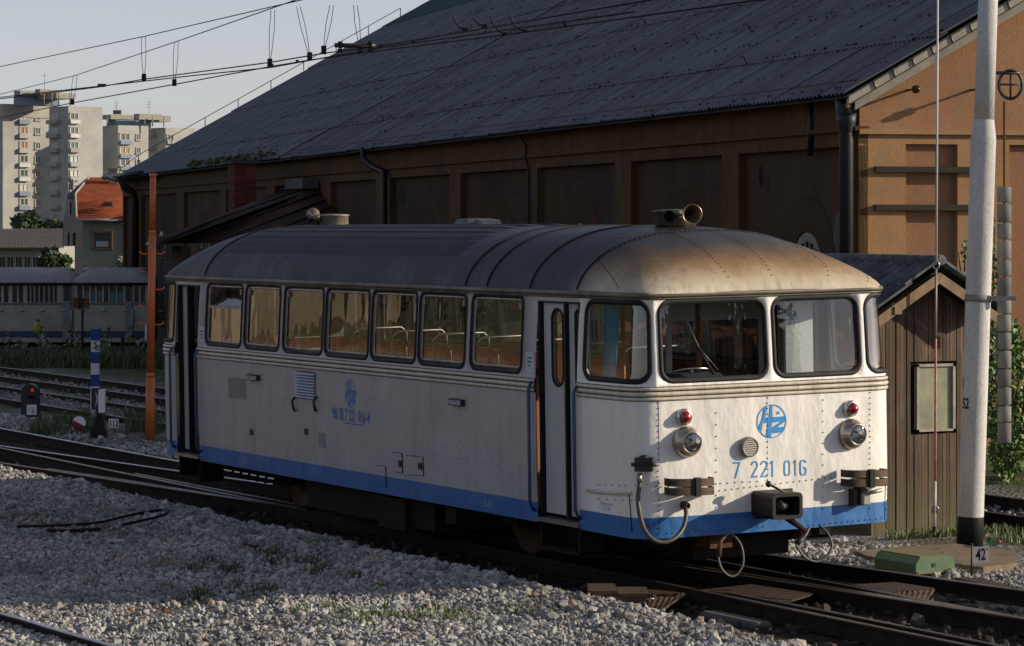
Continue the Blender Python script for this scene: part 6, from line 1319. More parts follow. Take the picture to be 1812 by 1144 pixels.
# ================================================================== DERELICT COACHES
def coach(label, pxa, pxb, d, wins_, doors, curtains=(), rear_px=None):
    u = d / FPX; base = atd((pxa + pxb) / 2, 612, d); ch = thing('derelict_coach', label, 'railway coach', base, 'derelict coaches beyond the weeds')
    bodym = M('coach_grey', (.42, .40, .35), .6, var=.35, scale=.8, col2=(.26, .25, .22)); rf = M('coach_roof', (.36, .35, .335), .6, .1, var=.4, scale=.6, col2=(.20, .195, .19))
    W2 = 2.6; ed = FW
    zz = lambda py: CAM.z - (py - 403) * u
    P = lambda px, py, o=0.: atd(px, py, d) + FW * o
    # body front wall built around its openings
    ops = sorted(list(wins_) + list(doors)); q = MB(); yt, yw0, yw1, yb = 500, 505, 536, 606
    q.frame(P((pxa + pxb) / 2, (yw1 + yb) / 2, .05), RT * (pxb - pxa) / 2 * u, FW * .05, UZ * (yb - yw1) / 2 * u); q.frame(P((pxa + pxb) / 2, (yt + yw0) / 2 - 1, .05), RT * (pxb - pxa) / 2 * u, FW * .05, UZ * (yw0 - yt + 2) / 2 * u)
    q.frame(P((pxa + pxb) / 2, (yt + yb) / 2, W2), RT * (pxb - pxa) / 2 * u, FW * .05, UZ * (yb - yt) / 2 * u)
    for px in (pxa, pxb): q.frame(P(px, (yt + yb) / 2, W2 / 2), RT * .04, FW * W2 / 2, UZ * (yb - yt) / 2 * u)
    q.build('body', bodym, ch)
    x = pxa
    for a, b_ in ops + [(pxb, pxb)]:
        if a - x > .4: q = MB(); q.frame(P((a + x) / 2, (yw0 + yw1) / 2, .05), RT * (a - x) / 2 * u, FW * .048, UZ * (yw1 - yw0) / 2 * u); q.build('window_post', bodym, ch)
        x = b_
    for i, (a, b_) in enumerate(wins_):
        q = MB(); q.frame(P((a + b_) / 2, (yw0 + yw1) / 2, .07), RT * (b_ - a) / 2 * u, FW * .01, UZ * (yw1 - yw0) / 2 * u); wo2 = q.build('window_pane', dark_glass, ch)
        if i in curtains:
            q = MB(); q.smooth = True; q.grid([[P(a + (b_ - a) * k / 10, py, .045 + .02 * math.sin(k * 2.2)) for k in range(11)] for py in (516, 535)]); q.build('curtain', M('curtain_teal', (.12, .26, .30), .8, var=.3), wo2)
    for a, b_ in doors:
        q = MB(); q.frame(P((a + b_) / 2, 556, .0), RT * (b_ - a) / 2 * u * .92, FW * .06, UZ * 47 * u); do2 = q.build('door', M('coach_door', (.20, .23, .25), .5, var=.3), ch)
        q = MB(); q.frame(P((a + b_) / 2, 520, -.065), RT * (b_ - a) / 2 * u * .7, FW * .005, UZ * 13 * u); q.build('door_pane', dark_glass, do2)
        q = MB(); q.tube([P(b_ + 1, 548, -.08), P(b_ + 1, 580, -.08)], .03, 5); q.build('handrail', M('rail_pale', (.4, .38, .34), .5), do2)
    # roof: rounded section swept along the coach, ends drooping
    rows = []; H = 26 * u
    for i in range(41):
        s_ = i / 40; px = pxa - 2 + (pxb - pxa + 4) * s_; e = min(s_, 1 - s_) * (pxb - pxa) * u; dr_ = 1 - max(0, 1 - e / .7) ** 2.2 * .62; rows.append([P(px, 501, -.06 + (W2 + .12) * (.5 - .5 * math.cos(math.pi * k / 12))) + UZ * (H * dr_ * (math.sin(math.pi * k / 12) ** .62)) for k in range(13)])
    q = MB(); q.smooth = True; q.grid(rows); fixn(q.build('roof', rf, ch))
    q = MB(); q.tube([P(pxa - 2, 502.5, -.08), P(pxb + 2, 502.5, -.08)], .05, 6); q.build('gutter', rubber, ch)
    for k in range(int((pxb - pxa) / 17)):
        c_ = P(pxa + 14 + k * 16 + (k % 2) * 3, 477, W2 * .5); q = MB(); q.lathe(c_ - UZ * .12, UZ, [(.02, -.1), (.10, -.02), (.22, .05), (.24, .1), (.15, .16), (.001, .18)], 12); q.build('roof_vent', M('vent_pale', (.34, .33, .31), .5, var=.4), ch)
    q = MB(); q.frame(P((pxa + pxb) / 2, 612, W2 / 2), RT * (pxb - pxa) / 2.2 * u, FW * 1, UZ * 8 * u); q.build('underframe', grime, ch)
    q = MB(); q.frame(P((pxa + pxb) / 2, 538, -.01), RT * (pxb - pxa) / 2 * u, FW * .02, UZ * 1.2 * u); q.build('belt_moulding', M('coach_belt', (.12, .13, .13), .6), ch)
    q = MB(); q.frame(P((pxa + pxb) / 2, 592, -.004), RT * (pxb - pxa) / 2 * u, FW * .004, UZ * 6 * u); q.build('skirt_band', M('coach_blue', (.05, .085, .15), .6, var=.4), ch)
    for px in np.arange(pxa + 13, pxb - 6, 37):
        q = MB(); q.lathe(P(px, 549, 0), -FW, [(.07, 0), (.07, .06), (.001, .08)], 10); q.build('side_lamp', M('coach_lamp', (.4, .42, .42), .4), ch)
coach('grey derelict coach with a row of dark narrow windows at the left edge', -48, 131, 113, [(-30, -22), (-18, -10), (-6, 2), (7, 15), (22, 30), (33, 41), (48, 53), (55, 60), (62, 68), (70, 77), (79, 86), (88, 94), (96, 101)], [(111, 126)])
coach('grey derelict coach with pale curtains beside the warehouse corner', 134, 262, 111.5, [(137, 146), (149, 158), (161, 168.5), (171, 181), (184, 192), (194.5, 205.5), (207.5, 218.5), (238, 246), (249, 257)], [(221, 234)], (1, 2, 3, 5, 6))

# ================================================================== HOUSES AND TOWERS FAR BEHIND
def px_at(d): return d / FPX
HD = 200; hu = px_at(HD); hb = atd(180, 520, HD); house = thing('house', 'old plastered house with a red tiled roof behind the coaches', 'house', hb)
wallm = M('house_wall', (.20, .215, .175), .9, var=.25, scale=.5, col2=(.15, .155, .13)); sidew = M('house_side', (.25, .20, .17), .9, var=.3, scale=.5)
q = MB(); q.prism([atd(146, 386, HD), atd(234, 386, HD), atd(234, 525, HD), atd(146, 525, HD)], FW * .3); fixn(q.build('front_wall', wallm, house))
B = 214; q = MB(); q.prism([atd(146, 386, HD), atd(133, 345, HD + 6), atd(119, 352, B), atd(112, 388, B), atd(112, 525, B), atd(146, 525, HD)], (RT * .3 + FW * .1)); fixn(q.build('side_wall', sidew, house))
tile = M('roof_tile', (.34, .085, .030), .85, var=.45, scale=1.6, col2=(.20, .05, .022), bmp=.5, bscale=9)
q = MB(); q.prism([atd(136, 388, HD - .6), atd(236, 388, HD - .6), atd(246, 315, HD + 7), atd(158, 314, HD + 7), atd(132, 343, HD + 4)], (FW * .3 + UZ * -.1)); ro = fixn(q.build('roof', tile, house))
q = MB()
for k in range(1, 17):
    a = k / 17; A, Bq = atd(136 - 3 * a, 388 - 45 * a, HD - .6 + 4.6 * a), atd(236 + 10 * a, 388 - 73 * a, HD - .6 + 7.6 * a)
    if a > .6: A = atd(133 + 25 * (a - .6) / .4, 361 - 45 * (a - .6) / .4, HD + 3.0 + 4 * (a - .6) / .4)
    q.tube([A - FW * .04, Bq - FW * .04], .045, 4)
q.build('tile_courses', tile, ro, kind='stuff')
q = MB(); q.prism([atd(132, 343, HD + 4), atd(158, 314, HD + 7), atd(150, 318, HD + 13), atd(119, 346, B)], UZ * -.3); fixn(q.build('side_roof', M('tile_dark', (.05, .045, .045), .9), house))
q = MB(); q.tube([atd(137, 389.5, HD - .8), atd(216, 389.5, HD - .8)], .09, 6); q.tube([atd(135, 385, HD - .7), atd(133, 343, HD + 3.9), atd(158, 313, HD + 6.9)], .08, 6); q.build('roof_edge', M('edge_pale', (.33, .32, .29), .8), house, kind='stuff')
q = MB(); q.prism([atd(217, 380, HD - 1.0), atd(238, 380, HD - 1.0), atd(238, 525, HD - 1.0), atd(217, 525, HD - 1.0)], FW * .8); fixn(q.build('side_wing', wallm, house))
q = MB(); q.frame(atd(201, 313, HD + 6), RT * 8.0 * hu, FW * .3, UZ * 13.5 * hu); cho2 = q.build('chimney', M('chim_plaster', (.27, .24, .19), .9, var=.3), house)
q = MB(); q.frame(atd(201, 299.5, HD + 6), RT * 9.4 * hu, FW * .36, UZ * 1.4 * hu); q.build('chimney_cap', M('chim_cap', (.24, .22, .18), .9), cho2)
q = MB(); q.frame(atd(127, 327, B), RT * 4 * hu, FW * .3, UZ * 10 * hu); q.build('chimney', M('chim_plaster'), house) if False else q.build('chimney', MATS['chim_plaster'], house)
q = MB(); q.prism([atd(176, 366, HD + .8), atd(188, 357, HD + 1.2), atd(199, 358, HD + 1.2), atd(200, 366, HD + .8)], -FW * .5); fixn(q.build('roof_vent_eye', M('eye_dark', (.03, .015, .012), .9), ro))
fr_ = M('sash_brown', (.20, .12, .08), .7); pn = M('pane_far', (.04, .045, .05), .2)
def fwin(parent, px0, px1, py0, py1, d, w=1.6, frame=None, pane_=None, bars=True):
    u = d / FPX; q = MB()
    for (a, b_, c_, e) in ((px0, px0 + w, py0, py1), (px1 - w, px1, py0, py1), (px0, px1, py0, py0 + w), (px0, px1, py1 - w, py1)): q.frame(atd((a + b_) / 2, (c_ + e) / 2, d - .05), RT * (b_ - a) / 2 * u, FW * .08, UZ * (e - c_) / 2 * u)
    if bars: q.frame(atd((px0 + px1) / 2, (py0 + py1) / 2, d - .02), RT * .35 * u, FW * .04, UZ * (py1 - py0) / 2 * u)
    wo3 = q.build('window', frame or fr_, parent); q = MB(); q.frame(atd((px0 + px1) / 2, (py0 + py1) / 2, d - .01), RT * (px1 - px0) / 2 * u * .96, FW * .01, UZ * (py1 - py0) / 2 * u * .96); q.build('pane', pane_ or pn, wo3); return wo3
wo4 = fwin(house, 163, 199, 409, 442, HD, 3.2, bars=False)
q = MB(); q.frame(atd(181, 432, HD - .06), RT * 11 * hu, FW * .02, UZ * 5 * hu); q.build('half_curtain', M('curtain_far', (.36, .40, .44), .8), wo4)
for px, d_ in ((131, 206), (122, 210)): fwin(house, px - 2, px + 2, 412, 440, d_ - .6, .6, bars=False)
fwin(house, 124, 128, 358, 380, 208.5, .6, bars=False); fwin(house, 223, 231, 410, 440, HD - 1.0, 1.2)
# low shed
LD = 165; lu = px_at(LD); lo = thing('low_shed', 'long low shed with a corrugated roof and a strip of windows at the left edge', 'shed', atd(60, 520, LD))
q = MB(); q.prism([atd(-40, 437, LD), atd(104, 437, LD), atd(104, 525, LD), atd(-40, 525, LD)], FW * 6); fixn(q.build('wall', M('shed_wall', (.30, .30, .26), .9, var=.2, scale=.4), lo))
q = MB(); q.smooth = True; q.grid([[atd(-44 + 157 * k / 120, py, d_) + UZ * (.05 * math.cos(k * math.pi)) for k in range(121)] for py, d_ in ((439, LD - .6), (405, LD + 7))]); fixn(q.build('roof', M('shed_roof', (.20, .195, .18), .85, var=.3, scale=1), lo))
for k in range(6): fwin(lo, -18 + 15 * k, -5 + 15 * k, 454, 474, LD, 1.0, M('shed_frame', (.4, .4, .36), .7))
# tower blocks
conc = M('tower_concrete', (.42, .415, .385), .9, var=.3, scale=.12, col2=(.28, .275, .26), fine=.08); conc2 = M('tower_trim', (.40, .375, .325), .9, var=.25, scale=.12, col2=(.28, .265, .235), streak=False)  # second concrete tone for parapet, sills and balconies
TD = 590; A38 = rad(38); el = RT * math.cos(A38) + FW * math.sin(A38); es = -RT * math.sin(A38) + FW * math.cos(A38); nl = -FW * math.cos(A38) + RT * math.sin(A38); ns = -FW * math.sin(A38) - RT * math.cos(A38)
def block(parent, pxl, pxe, pxr, top, d, mat=None, name='wall_block', zbot=-12):
    u = d / FPX; E0 = atd(pxe, top, d); we = (pxr - pxe) * u / math.cos(A38) * 1.0; ls = (pxe - pxl) * u / math.sin(A38)
    q = MB(); q.prism([E0, E0 + el * we, E0 + el * we + es * ls, E0 + es * ls], UZ * (zbot - E0.z)); return fixn(q.build(name, mat or conc, parent)), E0, we, ls
wfm = M('tower_frame', (.48, .47, .44), .7, var=.2); wpn = M('tower_pane', (.10, .13, .13), .15, var=.4)
def twin(parent, E0, px0, px1, py0, py1, d, panel=None):
    """window set in the sunlit face of a block"""
    A, Bp = (hit(px, py, E0, nl) for px, py in ((px0, py1), (px1, py0))); w_ = (Bp - A).dot(el); h_ = Bp.z - A.z; c_ = A + el * w_ / 2 + UZ * h_ / 2
    q = MB()
    for (a, b_, e, f_) in ((0, .12, 0, 1), (.88, 1, 0, 1), (0, 1, 0, .1), (0, 1, .9, 1), (.46, .54, 0, 1)): q.frame(A + el * w_ * (a + b_) / 2 + UZ * h_ * (e + f_) / 2 + nl * .05, el * w_ * (b_ - a) / 2, nl * .12, UZ * h_ * (f_ - e) / 2)
    wo = q.build('window', wfm, parent); q = MB(); q.frame(c_ + nl * .03, el * w_ / 2 * .95, nl * .02, UZ * h_ / 2 * .95); q.build('pane', panel or wpn, wo)
    q = MB(); q.frame(A + el * w_ / 2 - UZ * .12 + nl * .12, el * w_ * .56, nl * .14, UZ * .08); q.build('sill', conc2, wo)
cols = [M('panel_orange', (.36, .22, .15), .6), M('panel_teal', (.06, .14, .13), .4), M('panel_pale', (.55, .55, .52), .5), M('panel_blue', (.22, .28, .36), .6), M('panel_ochre', (.38, .27, .10), .6)]
def cone_tree(*a): pass
def balcony(parent, E0, px0, px1, py0, py1, col):
    A, Bp = (hit(px, py, E0, nl) for px, py in ((px0, py1), (px1, py0))); w_ = (Bp - A).dot(el); h_ = Bp.z - A.z
    q = MB(); q.frame(A + el * w_ / 2 + UZ * h_ / 2 + nl * .35, el * w_ / 2, nl * .35, UZ * h_ / 2); q.build('balcony', col, parent)
def sbalc(parent, E0, a0, a1, py, hpx, d):
    u = d / FPX; z0 = CAM.z - (py - 403) * u; q = MB(); q.frame(V((E0.x, E0.y, z0)) + es * (a0 + a1) / 2 + ns * .5, es * (a1 - a0) / 2, ns * .5, UZ * hpx / 2 * u); q.build('balcony', conc2, parent)
rows_y = [207, 232, 258, 283, 308, 334, 359, 384]
t1 = thing('tower_block', 'tall stained concrete tower block at the far left of the skyline', 'tower block', atd(95, 430, TD), 'concrete tower blocks on the skyline')
bo, E0, we, ls = block(t1, -30, 5, 80, 184, 596)
for y in rows_y:
    twin(t1, E0, 61, 72, y - 6, y + 6, 596, random.choice([wpn, wpn, cols[1], cols[0]])); twin(t1, E0, 34, 50, y - 8, y + 5, 596, random.choice([wpn, cols[2], cols[0]])); balcony(t1, E0, 32, 51, y + 6, y + 13, random.choice([cols[2], cols[3], conc]))
q = MB(); q.frame(E0 + el * we / 2 + nl * .1 - UZ * 1.3 + UZ * 0, el * we / 2, nl * .15, UZ * 1.3); q.build('parapet', conc2, t1)
bo, E0, we, ls = block(t1, 79, 121, 175.5, 188, 585)
for y in rows_y:
    twin(t1, E0, 123, 139, y - 7, y + 5, 585, random.choice([wpn, wpn, cols[1], cols[2]])); balcony(t1, E0, 122.5, 139.5, y + 6, y + 12, random.choice([conc2, cols[2], conc]))
    sbalc(t1, E0, ls * .42, ls * .95, y + 8, 7, 585)
    q = MB(); u = 585 / FPX; z0 = CAM.z - (y - 1 - 403) * u; q.frame(V((E0.x, E0.y, z0)) + es * ls * .68 + ns * .06, es * ls * .2, ns * .05, UZ * 5.5 * u); wo = q.build('window', wfm, t1); q = MB(); q.frame(V((E0.x, E0.y, z0)) + es * ls * .68 + ns * .12, es * ls * .17, ns * .02, UZ * 4.6 * u); q.build('pane', wpn, wo)
blu = M('pent_blue', (.20, .26, .32), .8); gr_ = M('pent_grey', (.33, .31, .27), .9)
block(t1, 20, 40, 98, 168, 592, blu, 'penthouse', 27.4); block(t1, 22, 36, 100, 160.5, 591, gr_, 'roof_slab', 29.2); block(t1, 55, 100, 131, 165, 588, gr_, 'roof_slab', 28.5); block(t1, 60, 70, 98, 158, 590, gr_, 'roof_slab', 29.3)
for px in (78, 92, 104, 124): q = MB(); a = atd(px, 188, 587); q.tube([a, a + UZ * 2.6], .14, 5); q.build('roof_column', gr_, t1)
q = MB(); a = atd(79, 160, 590); q.tube([a, a + UZ * 3.2], .05, 4); q.tube([a + UZ * 2.8 - RT * .6, a + UZ * 2.8 + RT * .6], .03, 4); q.build('aerial', gr_, t1)
t2 = thing('tower_block', 'lower concrete tower block with ochre panels right of the tallest tower', 'tower block', atd(255, 420, 600), 'concrete tower blocks on the skyline')
bo, E0, we, ls = block(t2, 176, 209, 258, 222, 600)
for i, y in enumerate((243, 267, 288, 312, 336)):
    twin(t2, E0, 211, 231, y - 7, y + 6, 600, (wpn, cols[4], wpn, cols[3], wpn)[i]); twin(t2, E0, 240, 249, y - 6, y + 5, 600); balcony(t2, E0, 211, 231, y + 7, y + 13, (cols[3], cols[3], cols[3], conc, conc)[i])
bo, E0, we, ls = block(t2, 250, 293, 341, 226, 608)
for y in (243, 267, 288, 312): twin(t2, E0, 295, 308, y - 5, y + 6, 608); balcony(t2, E0, 294, 308, y + 7, y + 12, conc)
for y in (240, 262, 284): sbalc(t2, E0, ls * .45, ls * .95, y, 5, 608)
block(t2, 185, 205, 262, 211, 604, blu, 'penthouse', 23.4); block(t2, 176, 196, 262, 203, 603, gr_, 'roof_slab', 25.0); block(t2, 235, 246, 283, 201.5, 602, gr_, 'roof_slab', 24.9); block(t2, 256, 282, 301, 205, 606, gr_, 'roof_slab', 24.6)
for px in (190, 256, 270, 290): q = MB(); a = atd(px, 224, 603); q.tube([a, a + UZ * 1.9], .14, 5); q.build('roof_column', gr_, t2)
for px, y in ((206, 202), (264, 201)):
    q = MB(); a = atd(px, y, 602); q.tube([a, a + UZ * 2.6], .05, 4)
    for k in range(3): q.tube([a + UZ * (1.2 + .5 * k) - RT * (.7 - .15 * k), a + UZ * (1.2 + .5 * k) + RT * (.7 - .15 * k)], .03, 4)
    q.build('aerial', gr_, t2)
for px in (204, 211): q = MB(); q.frame(atd(px, 199, 602), RT * .4, FW * .4, UZ * .4); q.build('roof_chimney', M('roof_brick', (.2, .12, .08), .9), t2)
far_leaf = leaf_mat('far_leaf', (.018, .035, .012), (.05, .075, .025))
def tree(label, pxc, pyb, pyt, wpx, d, n, size, mat):
    base = atd(pxc, pyb, d); tr = thing('tree', label, 'tree', base, 'trees among the far houses'); H = (pyb - pyt) * d / FPX; W_ = wpx * d / FPX / 2; g_ = np.random.default_rng(int(pxc)); cl = []
    for k in range(9): a = g_.uniform(0, 6.28); rr_ = W_ * g_.uniform(.15, .62); cl.append((rr_ * math.cos(a), rr_ * math.sin(a), H * g_.uniform(.35, .82), W_ * g_.uniform(.35, .55)))
    pts = []
    while len(pts) < n: c_ = cl[g_.integers(9)]; v_ = g_.normal(size=3); v_ /= np.linalg.norm(v_); r_ = c_[3] * g_.uniform(.5, 1.1); pts.append((base.x + c_[0] + v_[0] * r_, base.y + c_[1] + v_[1] * r_, base.z + c_[2] + v_[2] * r_ * .8))
    leaves(pts, size, mat, 'crown', tr, kind=None); q = MB(); q.tube([base, base + UZ * H * .35, base + UZ * H * .7], [W_ * .1, W_ * .07, W_ * .02], 7)
    for k in range(4): q.tube([base + UZ * H * .35, base + V(cl[k][:3])], [W_ * .05, W_ * .02], 5)
    q.build('trunk', M('bark'), tr) if False else q.build('trunk', MATS['bark'], tr)
tree('dark bushy tree between the low shed and the red roofed house', 95, 500, 432, 60, 158, 1700, .24, far_leaf)
tree('green tree at the foot of the tallest tower block', 50, 425, 376, 60, 300, 1300, .42, far_leaf); tree('low dark tree between the tower blocks and the red roofed house', 95, 420, 388, 46, 310, 900, .42, far_leaf)
tree('leafless looking shrub against the right part of the house wall', 222, 500, 452, 36, 180, 500, .20, leaf_mat('grey_leaf', (.10, .11, .08), (.18, .17, .12)))
# far tree line that closes the horizon behind the towers and warehouse
g = np.random.default_rng(77); pts = []
for _ in range(9000):
    th_ = g.uniform(-1.1, 1.1); d_ = g.uniform(700, 780); p = CAM + FW * d_ * math.cos(th_) + RT * d_ * math.sin(th_); hh = 9 + 4 * math.sin(th_ * 37) + 3 * math.sin(th_ * 91 + 1); pts.append((p.x, p.y, -2 + g.uniform(0, 1) ** .7 * hh))
leaves(pts, 2.2, far_leaf, 'far_wood', kind='stuff')
# trees and a house behind the bank, seen only as reflections in the panes
pts = []
for _ in range(7000):
    k = g.integers(5); cx_ = -62 + 5 * k; pts.append((cx_ + g.normal(0, 1.9), -17.5 + g.normal(0, 1.2), 3.2 + abs(g.normal(0, 1.5)) + 1.2 * math.sin(k * 2.1)))
leaves(pts, .32, leaf_mat('bank_leaf', (.05, .09, .015), (.16, .20, .05)), 'bank_thicket', kind='stuff')
q = MB(); q.box(-54, -42, -17.2, -13.6, .6, 4.6); q.prism([(-54.4, -17.4, 4.6), (-54.4, -13.4, 4.6), (-54.4, -15.4, 6.2)], (12.8, 0, 0)); bho = fixn(q.build('outbuilding', M('out_beige', (.46, .38, .25), .9, var=.3, scale=.6), label='beige plastered outbuilding mirrored in the rear windows', cat='outbuilding'))
q = MB(); q.box(-48, -47, -13.62, -13.55, 2.4, 3.8); q.build('shutter', M('shutter', (.2, .12, .07), .8), bho)

# trees across the yard ahead of the railbus (outside the view, mirrored in its left windscreen)
pts = []; q = MB()
for k in range(8):
    a = rad(2 + 4.4 * k); d_ = 62 + 9 * (k % 3); bx = V((d_ * math.cos(a), d_ * math.sin(a), -.2)); g_ = np.random.default_rng(100 + k)
    for _ in range(3600): v_ = g_.normal(size=3); v_ /= np.linalg.norm(v_); r_ = g_.uniform(.4, 1.05) * (1 + .25 * math.sin(v_[0] * 5 + k) * math.cos(v_[2] * 6)); pts.append((bx.x + v_[0] * 3.6 * r_, bx.y + v_[1] * 3.6 * r_, 5.2 + v_[2] * 5.0 * r_))
    q.tube([bx, bx + UZ * 3.5, bx + UZ * 8], [.28, .2, .05], 7)
leaves(pts, .42, far_leaf, 'yard_thicket', kind='stuff'); q.build('yard_trunks', MATS['bark'], kind='stuff')

# ================================================================== OVERHEAD LINE
wire = M('wire_copper', (.020, .020, .022), .6, .3, var=.3)
def wpt(px, py, z): return gnd(px, py, z)
ZC, ZM = 5.5, 6.9
def line(label, pts, z, r_=.0085, sag=None, name='overhead_wire'):
    P = [wpt(px, py, z if not hasattr(z, '__len__') else z[i]) for i, (px, py) in enumerate(pts)]; a, b_ = P[0], P[-1]
    P = [P[0] + (P[0] - P[1]) * 6] + P + [P[-1] + (P[-1] - P[-2]) * 1.5]; q = MB(); q.tube(P, r_, 6); return tag(q.build(name, wire), label, 'wire')
line('highest overhead carrier wire at the upper left of the sky', [(37, 110.5), (254, 65), (375, 37)], ZM); line('second carrier wire rising to the top edge above the tower blocks', [(37, 158), (133, 134), (312, 74), (418, 37)], ZM)
line('upper contact wire passing just under the section insulator', [(37, 171), (171, 155), (254.7, 140.6), (480, 110.5), (573, 94.7), (674, 81.6), (920, 39.7)], ZC); line('thin contact wire that splits off beside the small clamp on the left', [(188, 151.5), (330, 135.5), (480, 119.7), (674, 84.5), (920, 50), (998, 39)], ZC - .015)
line('lowest contact wire crossing the sky and the warehouse roof', [(37, 201), (128, 182.6), (308.5, 149.8), (480, 118), (549, 106.5), (654, 92), (890, 62.5), (1069, 38)], ZC)
drop_lab = ['dropper wires hanging left over the tallest tower block', 'dropper wires between the highest carrier and the upper contact wire', 'dropper wires above the gap between the two tower blocks', 'long paired dropper nearest the tower side of the cluster of four', 'twisted paired dropper second in the cluster of four', 'paired dropper third in the cluster just left of the section insulator', 'paired dropper meeting the section insulator at the roof edge']
drops = [((133, 134), (128, 182.5)), ((254, 65), (254.7, 140)), ((312, 74), (308.5, 149)), ((483, 18), (477.5, 114)), ((528, 12), (548, 103)), ((587, 10), (573, 92)), ((629, 10), (637, 90))]
for lab, (a, b_) in zip(drop_lab, drops):
    zlow_ = ZC; B_ = wpt(*b_, zlow_); dB = (B_ - CAM).dot(FW); th_ = thing('dropper', lab, 'dropper', B_, 'droppers of the overhead line')
    for s_ in (-1, 1):
        A_ = atd(a[0] + s_ * 3.2, a[1], dB); M1 = atd((a[0] * .25 + b_[0] * .75) + s_ * 2.6, a[1] * .28 + b_[1] * .72, dB); q = MB(); q.tube([A_, A_.lerp(M1, .5) + RT * s_ * .01, M1, B_], .0042, 5); q.build('dropper_wire', wire, th_)
    q = MB(); q.frame(B_ + UZ * .02, RT * .03, FW * .02, UZ * .05); q.build('dropper_clip', wire, th_)
si = wpt(628, 81, ZC); sdd = (si - CAM).dot(FW); sit = thing('section_insulator', 'dark section insulator bar clamped to the contact wires at the roof edge', 'insulator', si); us = sdd / FPX
sp2 = lambda px, py: atd(px, py, sdd)
q = MB(); q.tube([sp2(592, 80.5), sp2(664, 81.5)], .026, 8); q.build('insulator_bar', M('insulator_dark', (.03, .025, .022), .5), sit)
for px, yb in ((602, 92), (655.5, 92)):
    q = MB(); q.frame(sp2(px, 80), RT * 3 * us, FW * .04, UZ * 6 * us); q.frame(sp2(px, yb - 2), RT * 4.5 * us, FW * .05, UZ * 3 * us); q.tube([sp2(px - 2, 74), sp2(px - 2, 80)], .016, 5); q.tube([sp2(px + 2, 74), sp2(px + 2, 80)], .016, 5); q.build('insulator_clamp', wire, sit)
for lab, px, py in (('small clamp on the wires where the thin contact wire begins', 180, 151.3), ('dark wire clamp under the cluster of droppers', 479, 116), ('small clip on the contact wires left of the section insulator', 526, 109), ('small clip on the wires right of the section insulator', 674, 81), ('wire clip over the warehouse roof', 731, 73), ('wire clip near the top edge over the warehouse roof', 999, 43.5)):
    c_ = wpt(px, py, ZC + .02); d_ = (c_ - CAM).dot(FW); u = d_ / FPX; w_ = 7 if px < 200 else (5 if px == 479 else 2.6); q = MB(); q.frame(c_, RT * w_ * u, FW * .025, UZ * 2.6 * u); q.frame(c_ - UZ * 2 * u, RT * w_ * .6 * u, FW * .02, UZ * 1.2 * u); tag(q.build('wire_clamp', wire), lab, 'clamp', 'clamps on the overhead wires')
for lab, pts in (('curved jumper lead hanging leftmost over the roof top', [(802, 30), (808, 42), (815, 50), (823, 52.5)]), ('curved jumper lead second from the left over the roof top', [(838, 32), (845, 41), (852, 45), (857, 46.5)]), ('curved jumper lead third from the left ending on the lowest wire', [(868, 30), (874, 43), (884, 56), (892, 60.5)]), ('curved jumper lead rightmost over the roof top', [(904, 30), (910, 45), (920, 53), (928, 55.5)])):
    d_ = (wpt(*pts[-1], ZC) - CAM).dot(FW); q = MB(); q.tube(spl([atd(*p, d_) for p in pts], 5), .010, 6); e = atd(*pts[-1], d_); q.frame(e, RT * .03, FW * .02, UZ * .018); tag(q.build('jumper_lead', wire), lab, 'wire', 'jumper leads over the warehouse roof')

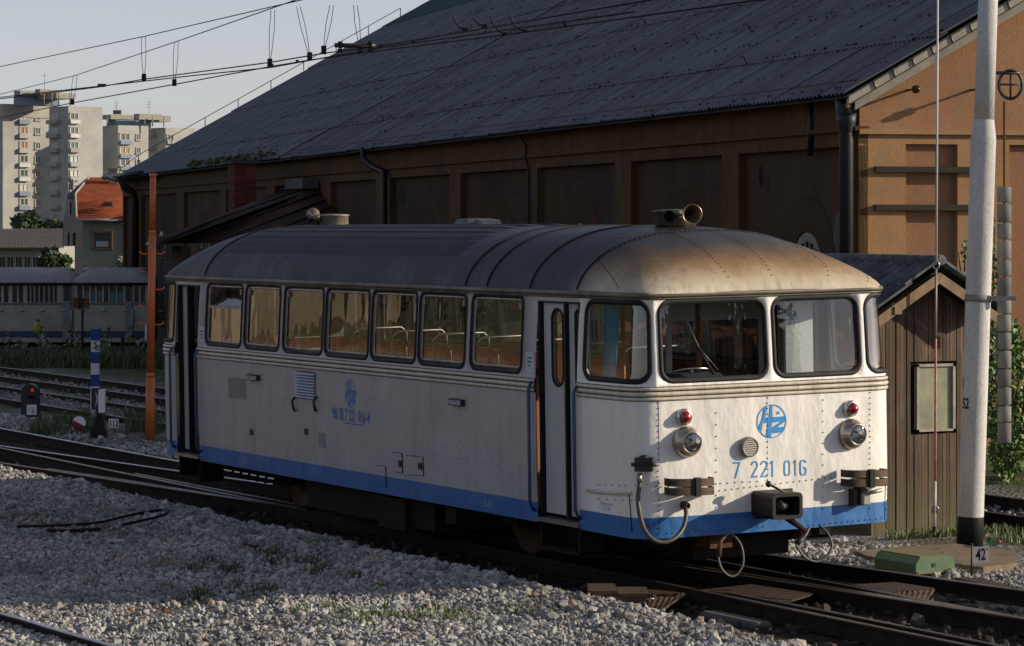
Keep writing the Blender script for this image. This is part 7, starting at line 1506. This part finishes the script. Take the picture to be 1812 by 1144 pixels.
# ================================================================== LITTER ON THE BALLAST
q = MB(); hp = [gnd(px, py, zg(*gnd(px, py, -.05)[:2]) + .065) for px, py in ((30, 932), (80, 931), (140, 928), (180, 924), (230, 912), (275, 904), (296, 904), (290, 911), (262, 919), (218, 929))]; q.tube(spl(hp, 6), .017, 7); hoo = q.build('rubber_hose', M('litter_hose', (.014, .013, .013), .6), label='black rubber hose looped on the shaded ballast at the left', cat='hose')
q = MB(); hp = [gnd(px, py, zg(*gnd(px, py, -.05)[:2]) + .06) for px, py in ((85, 938), (110, 940), (150, 938), (178, 937))]; q.tube(spl(hp, 5), .022, 6); q.build('scrap_bar', M('litter_bar', (.02, .017, .014), .8), label='short dark scrap bar lying below the black hose', cat='scrap')
q = MB(); hp = [gnd(px, py, .0) for px, py in ((434, 968), (450, 974), (473, 968))]; q.tube([p + UZ * .03 for p in hp], .02, 5); q.build('bent_strip', M('litter_bar2', (.02, .017, .014), .8), label='bent dark metal strip on the shaded stones near the middle', cat='scrap')
q = MB(); p = gnd(467, 1009, -.05); q.tube([p, p + UZ * .06 + RT * .015, p + UZ * .11 - RT * .01, p + UZ * .16], .004, 5); q.build('bent_twig', black, label='thin bent twig standing upright in the grassy ballast', cat='twig')
for lab, pts, colr in (('brown curled dead leaf on the sunny stones at lower left', ((284, 1086), (292, 1081), (299, 1089), (290, 1093), (304, 1095)), (.12, .04, .02)), ('smaller brown leaf left of the curled dead leaf', ((224, 1086), (232, 1083), (236, 1087), (228, 1089), (233, 1091)), (.14, .05, .025)), ('yellow leaf on the shaded stones below the railbus', ((667, 1038), (676, 1034), (684, 1037), (674, 1041), (682, 1042)), (.34, .24, .08))):
    q = MB(); P = [gnd(px, py, -.03 + .025 * (i % 2)) + UZ * .04 for i, (px, py) in enumerate(pts)]; q.add(P, [(0, 3, 1), (1, 3, 2), (3, 4, 2)]); q.add([p - UZ * .004 for p in P], [(0, 1, 3), (1, 2, 3), (3, 2, 4)]); q.build('dead_leaf', M('leaf_' + lab[:6], colr, .8, var=.3, scale=20), label=lab, cat='leaf')
q = MB(); p = gnd(1298, 1090, -.1); q.bev(p.x - .5, p.x + .5, p.y - .08, p.y + .12, -.2, -.105, .03); q.build('flat_stone', M('flat_stone', (.11, .105, .10), .9), label='long flat grey stone beside the near rail at the bottom edge', cat='stone')
p = gnd(205, 965, -.05); q = MB(); q.frame(p + UZ * .05, RT * .09, FW * .05, UZ * .012); q.build('paper_scrap', M('scrap_white', (.5, .5, .5), .7), label='white flat scrap on the shaded ballast left of centre', cat='litter')
# nearest rail in the bottom left corner
q = [gnd(px, py, -.07) for px, py in ((-60, 1070), (37, 1094), (95, 1112), (260, 1160))]; q = [q[0] + (q[0] - q[1]) * 4] + q + [q[-1] + (q[-1] - q[-2]) * 3]; o = rail([tuple(p) for p in q], None, headmat, dz=0.0, name='near_rail'); tag(o, 'curved rail cutting the bottom left corner of the view', 'rail')
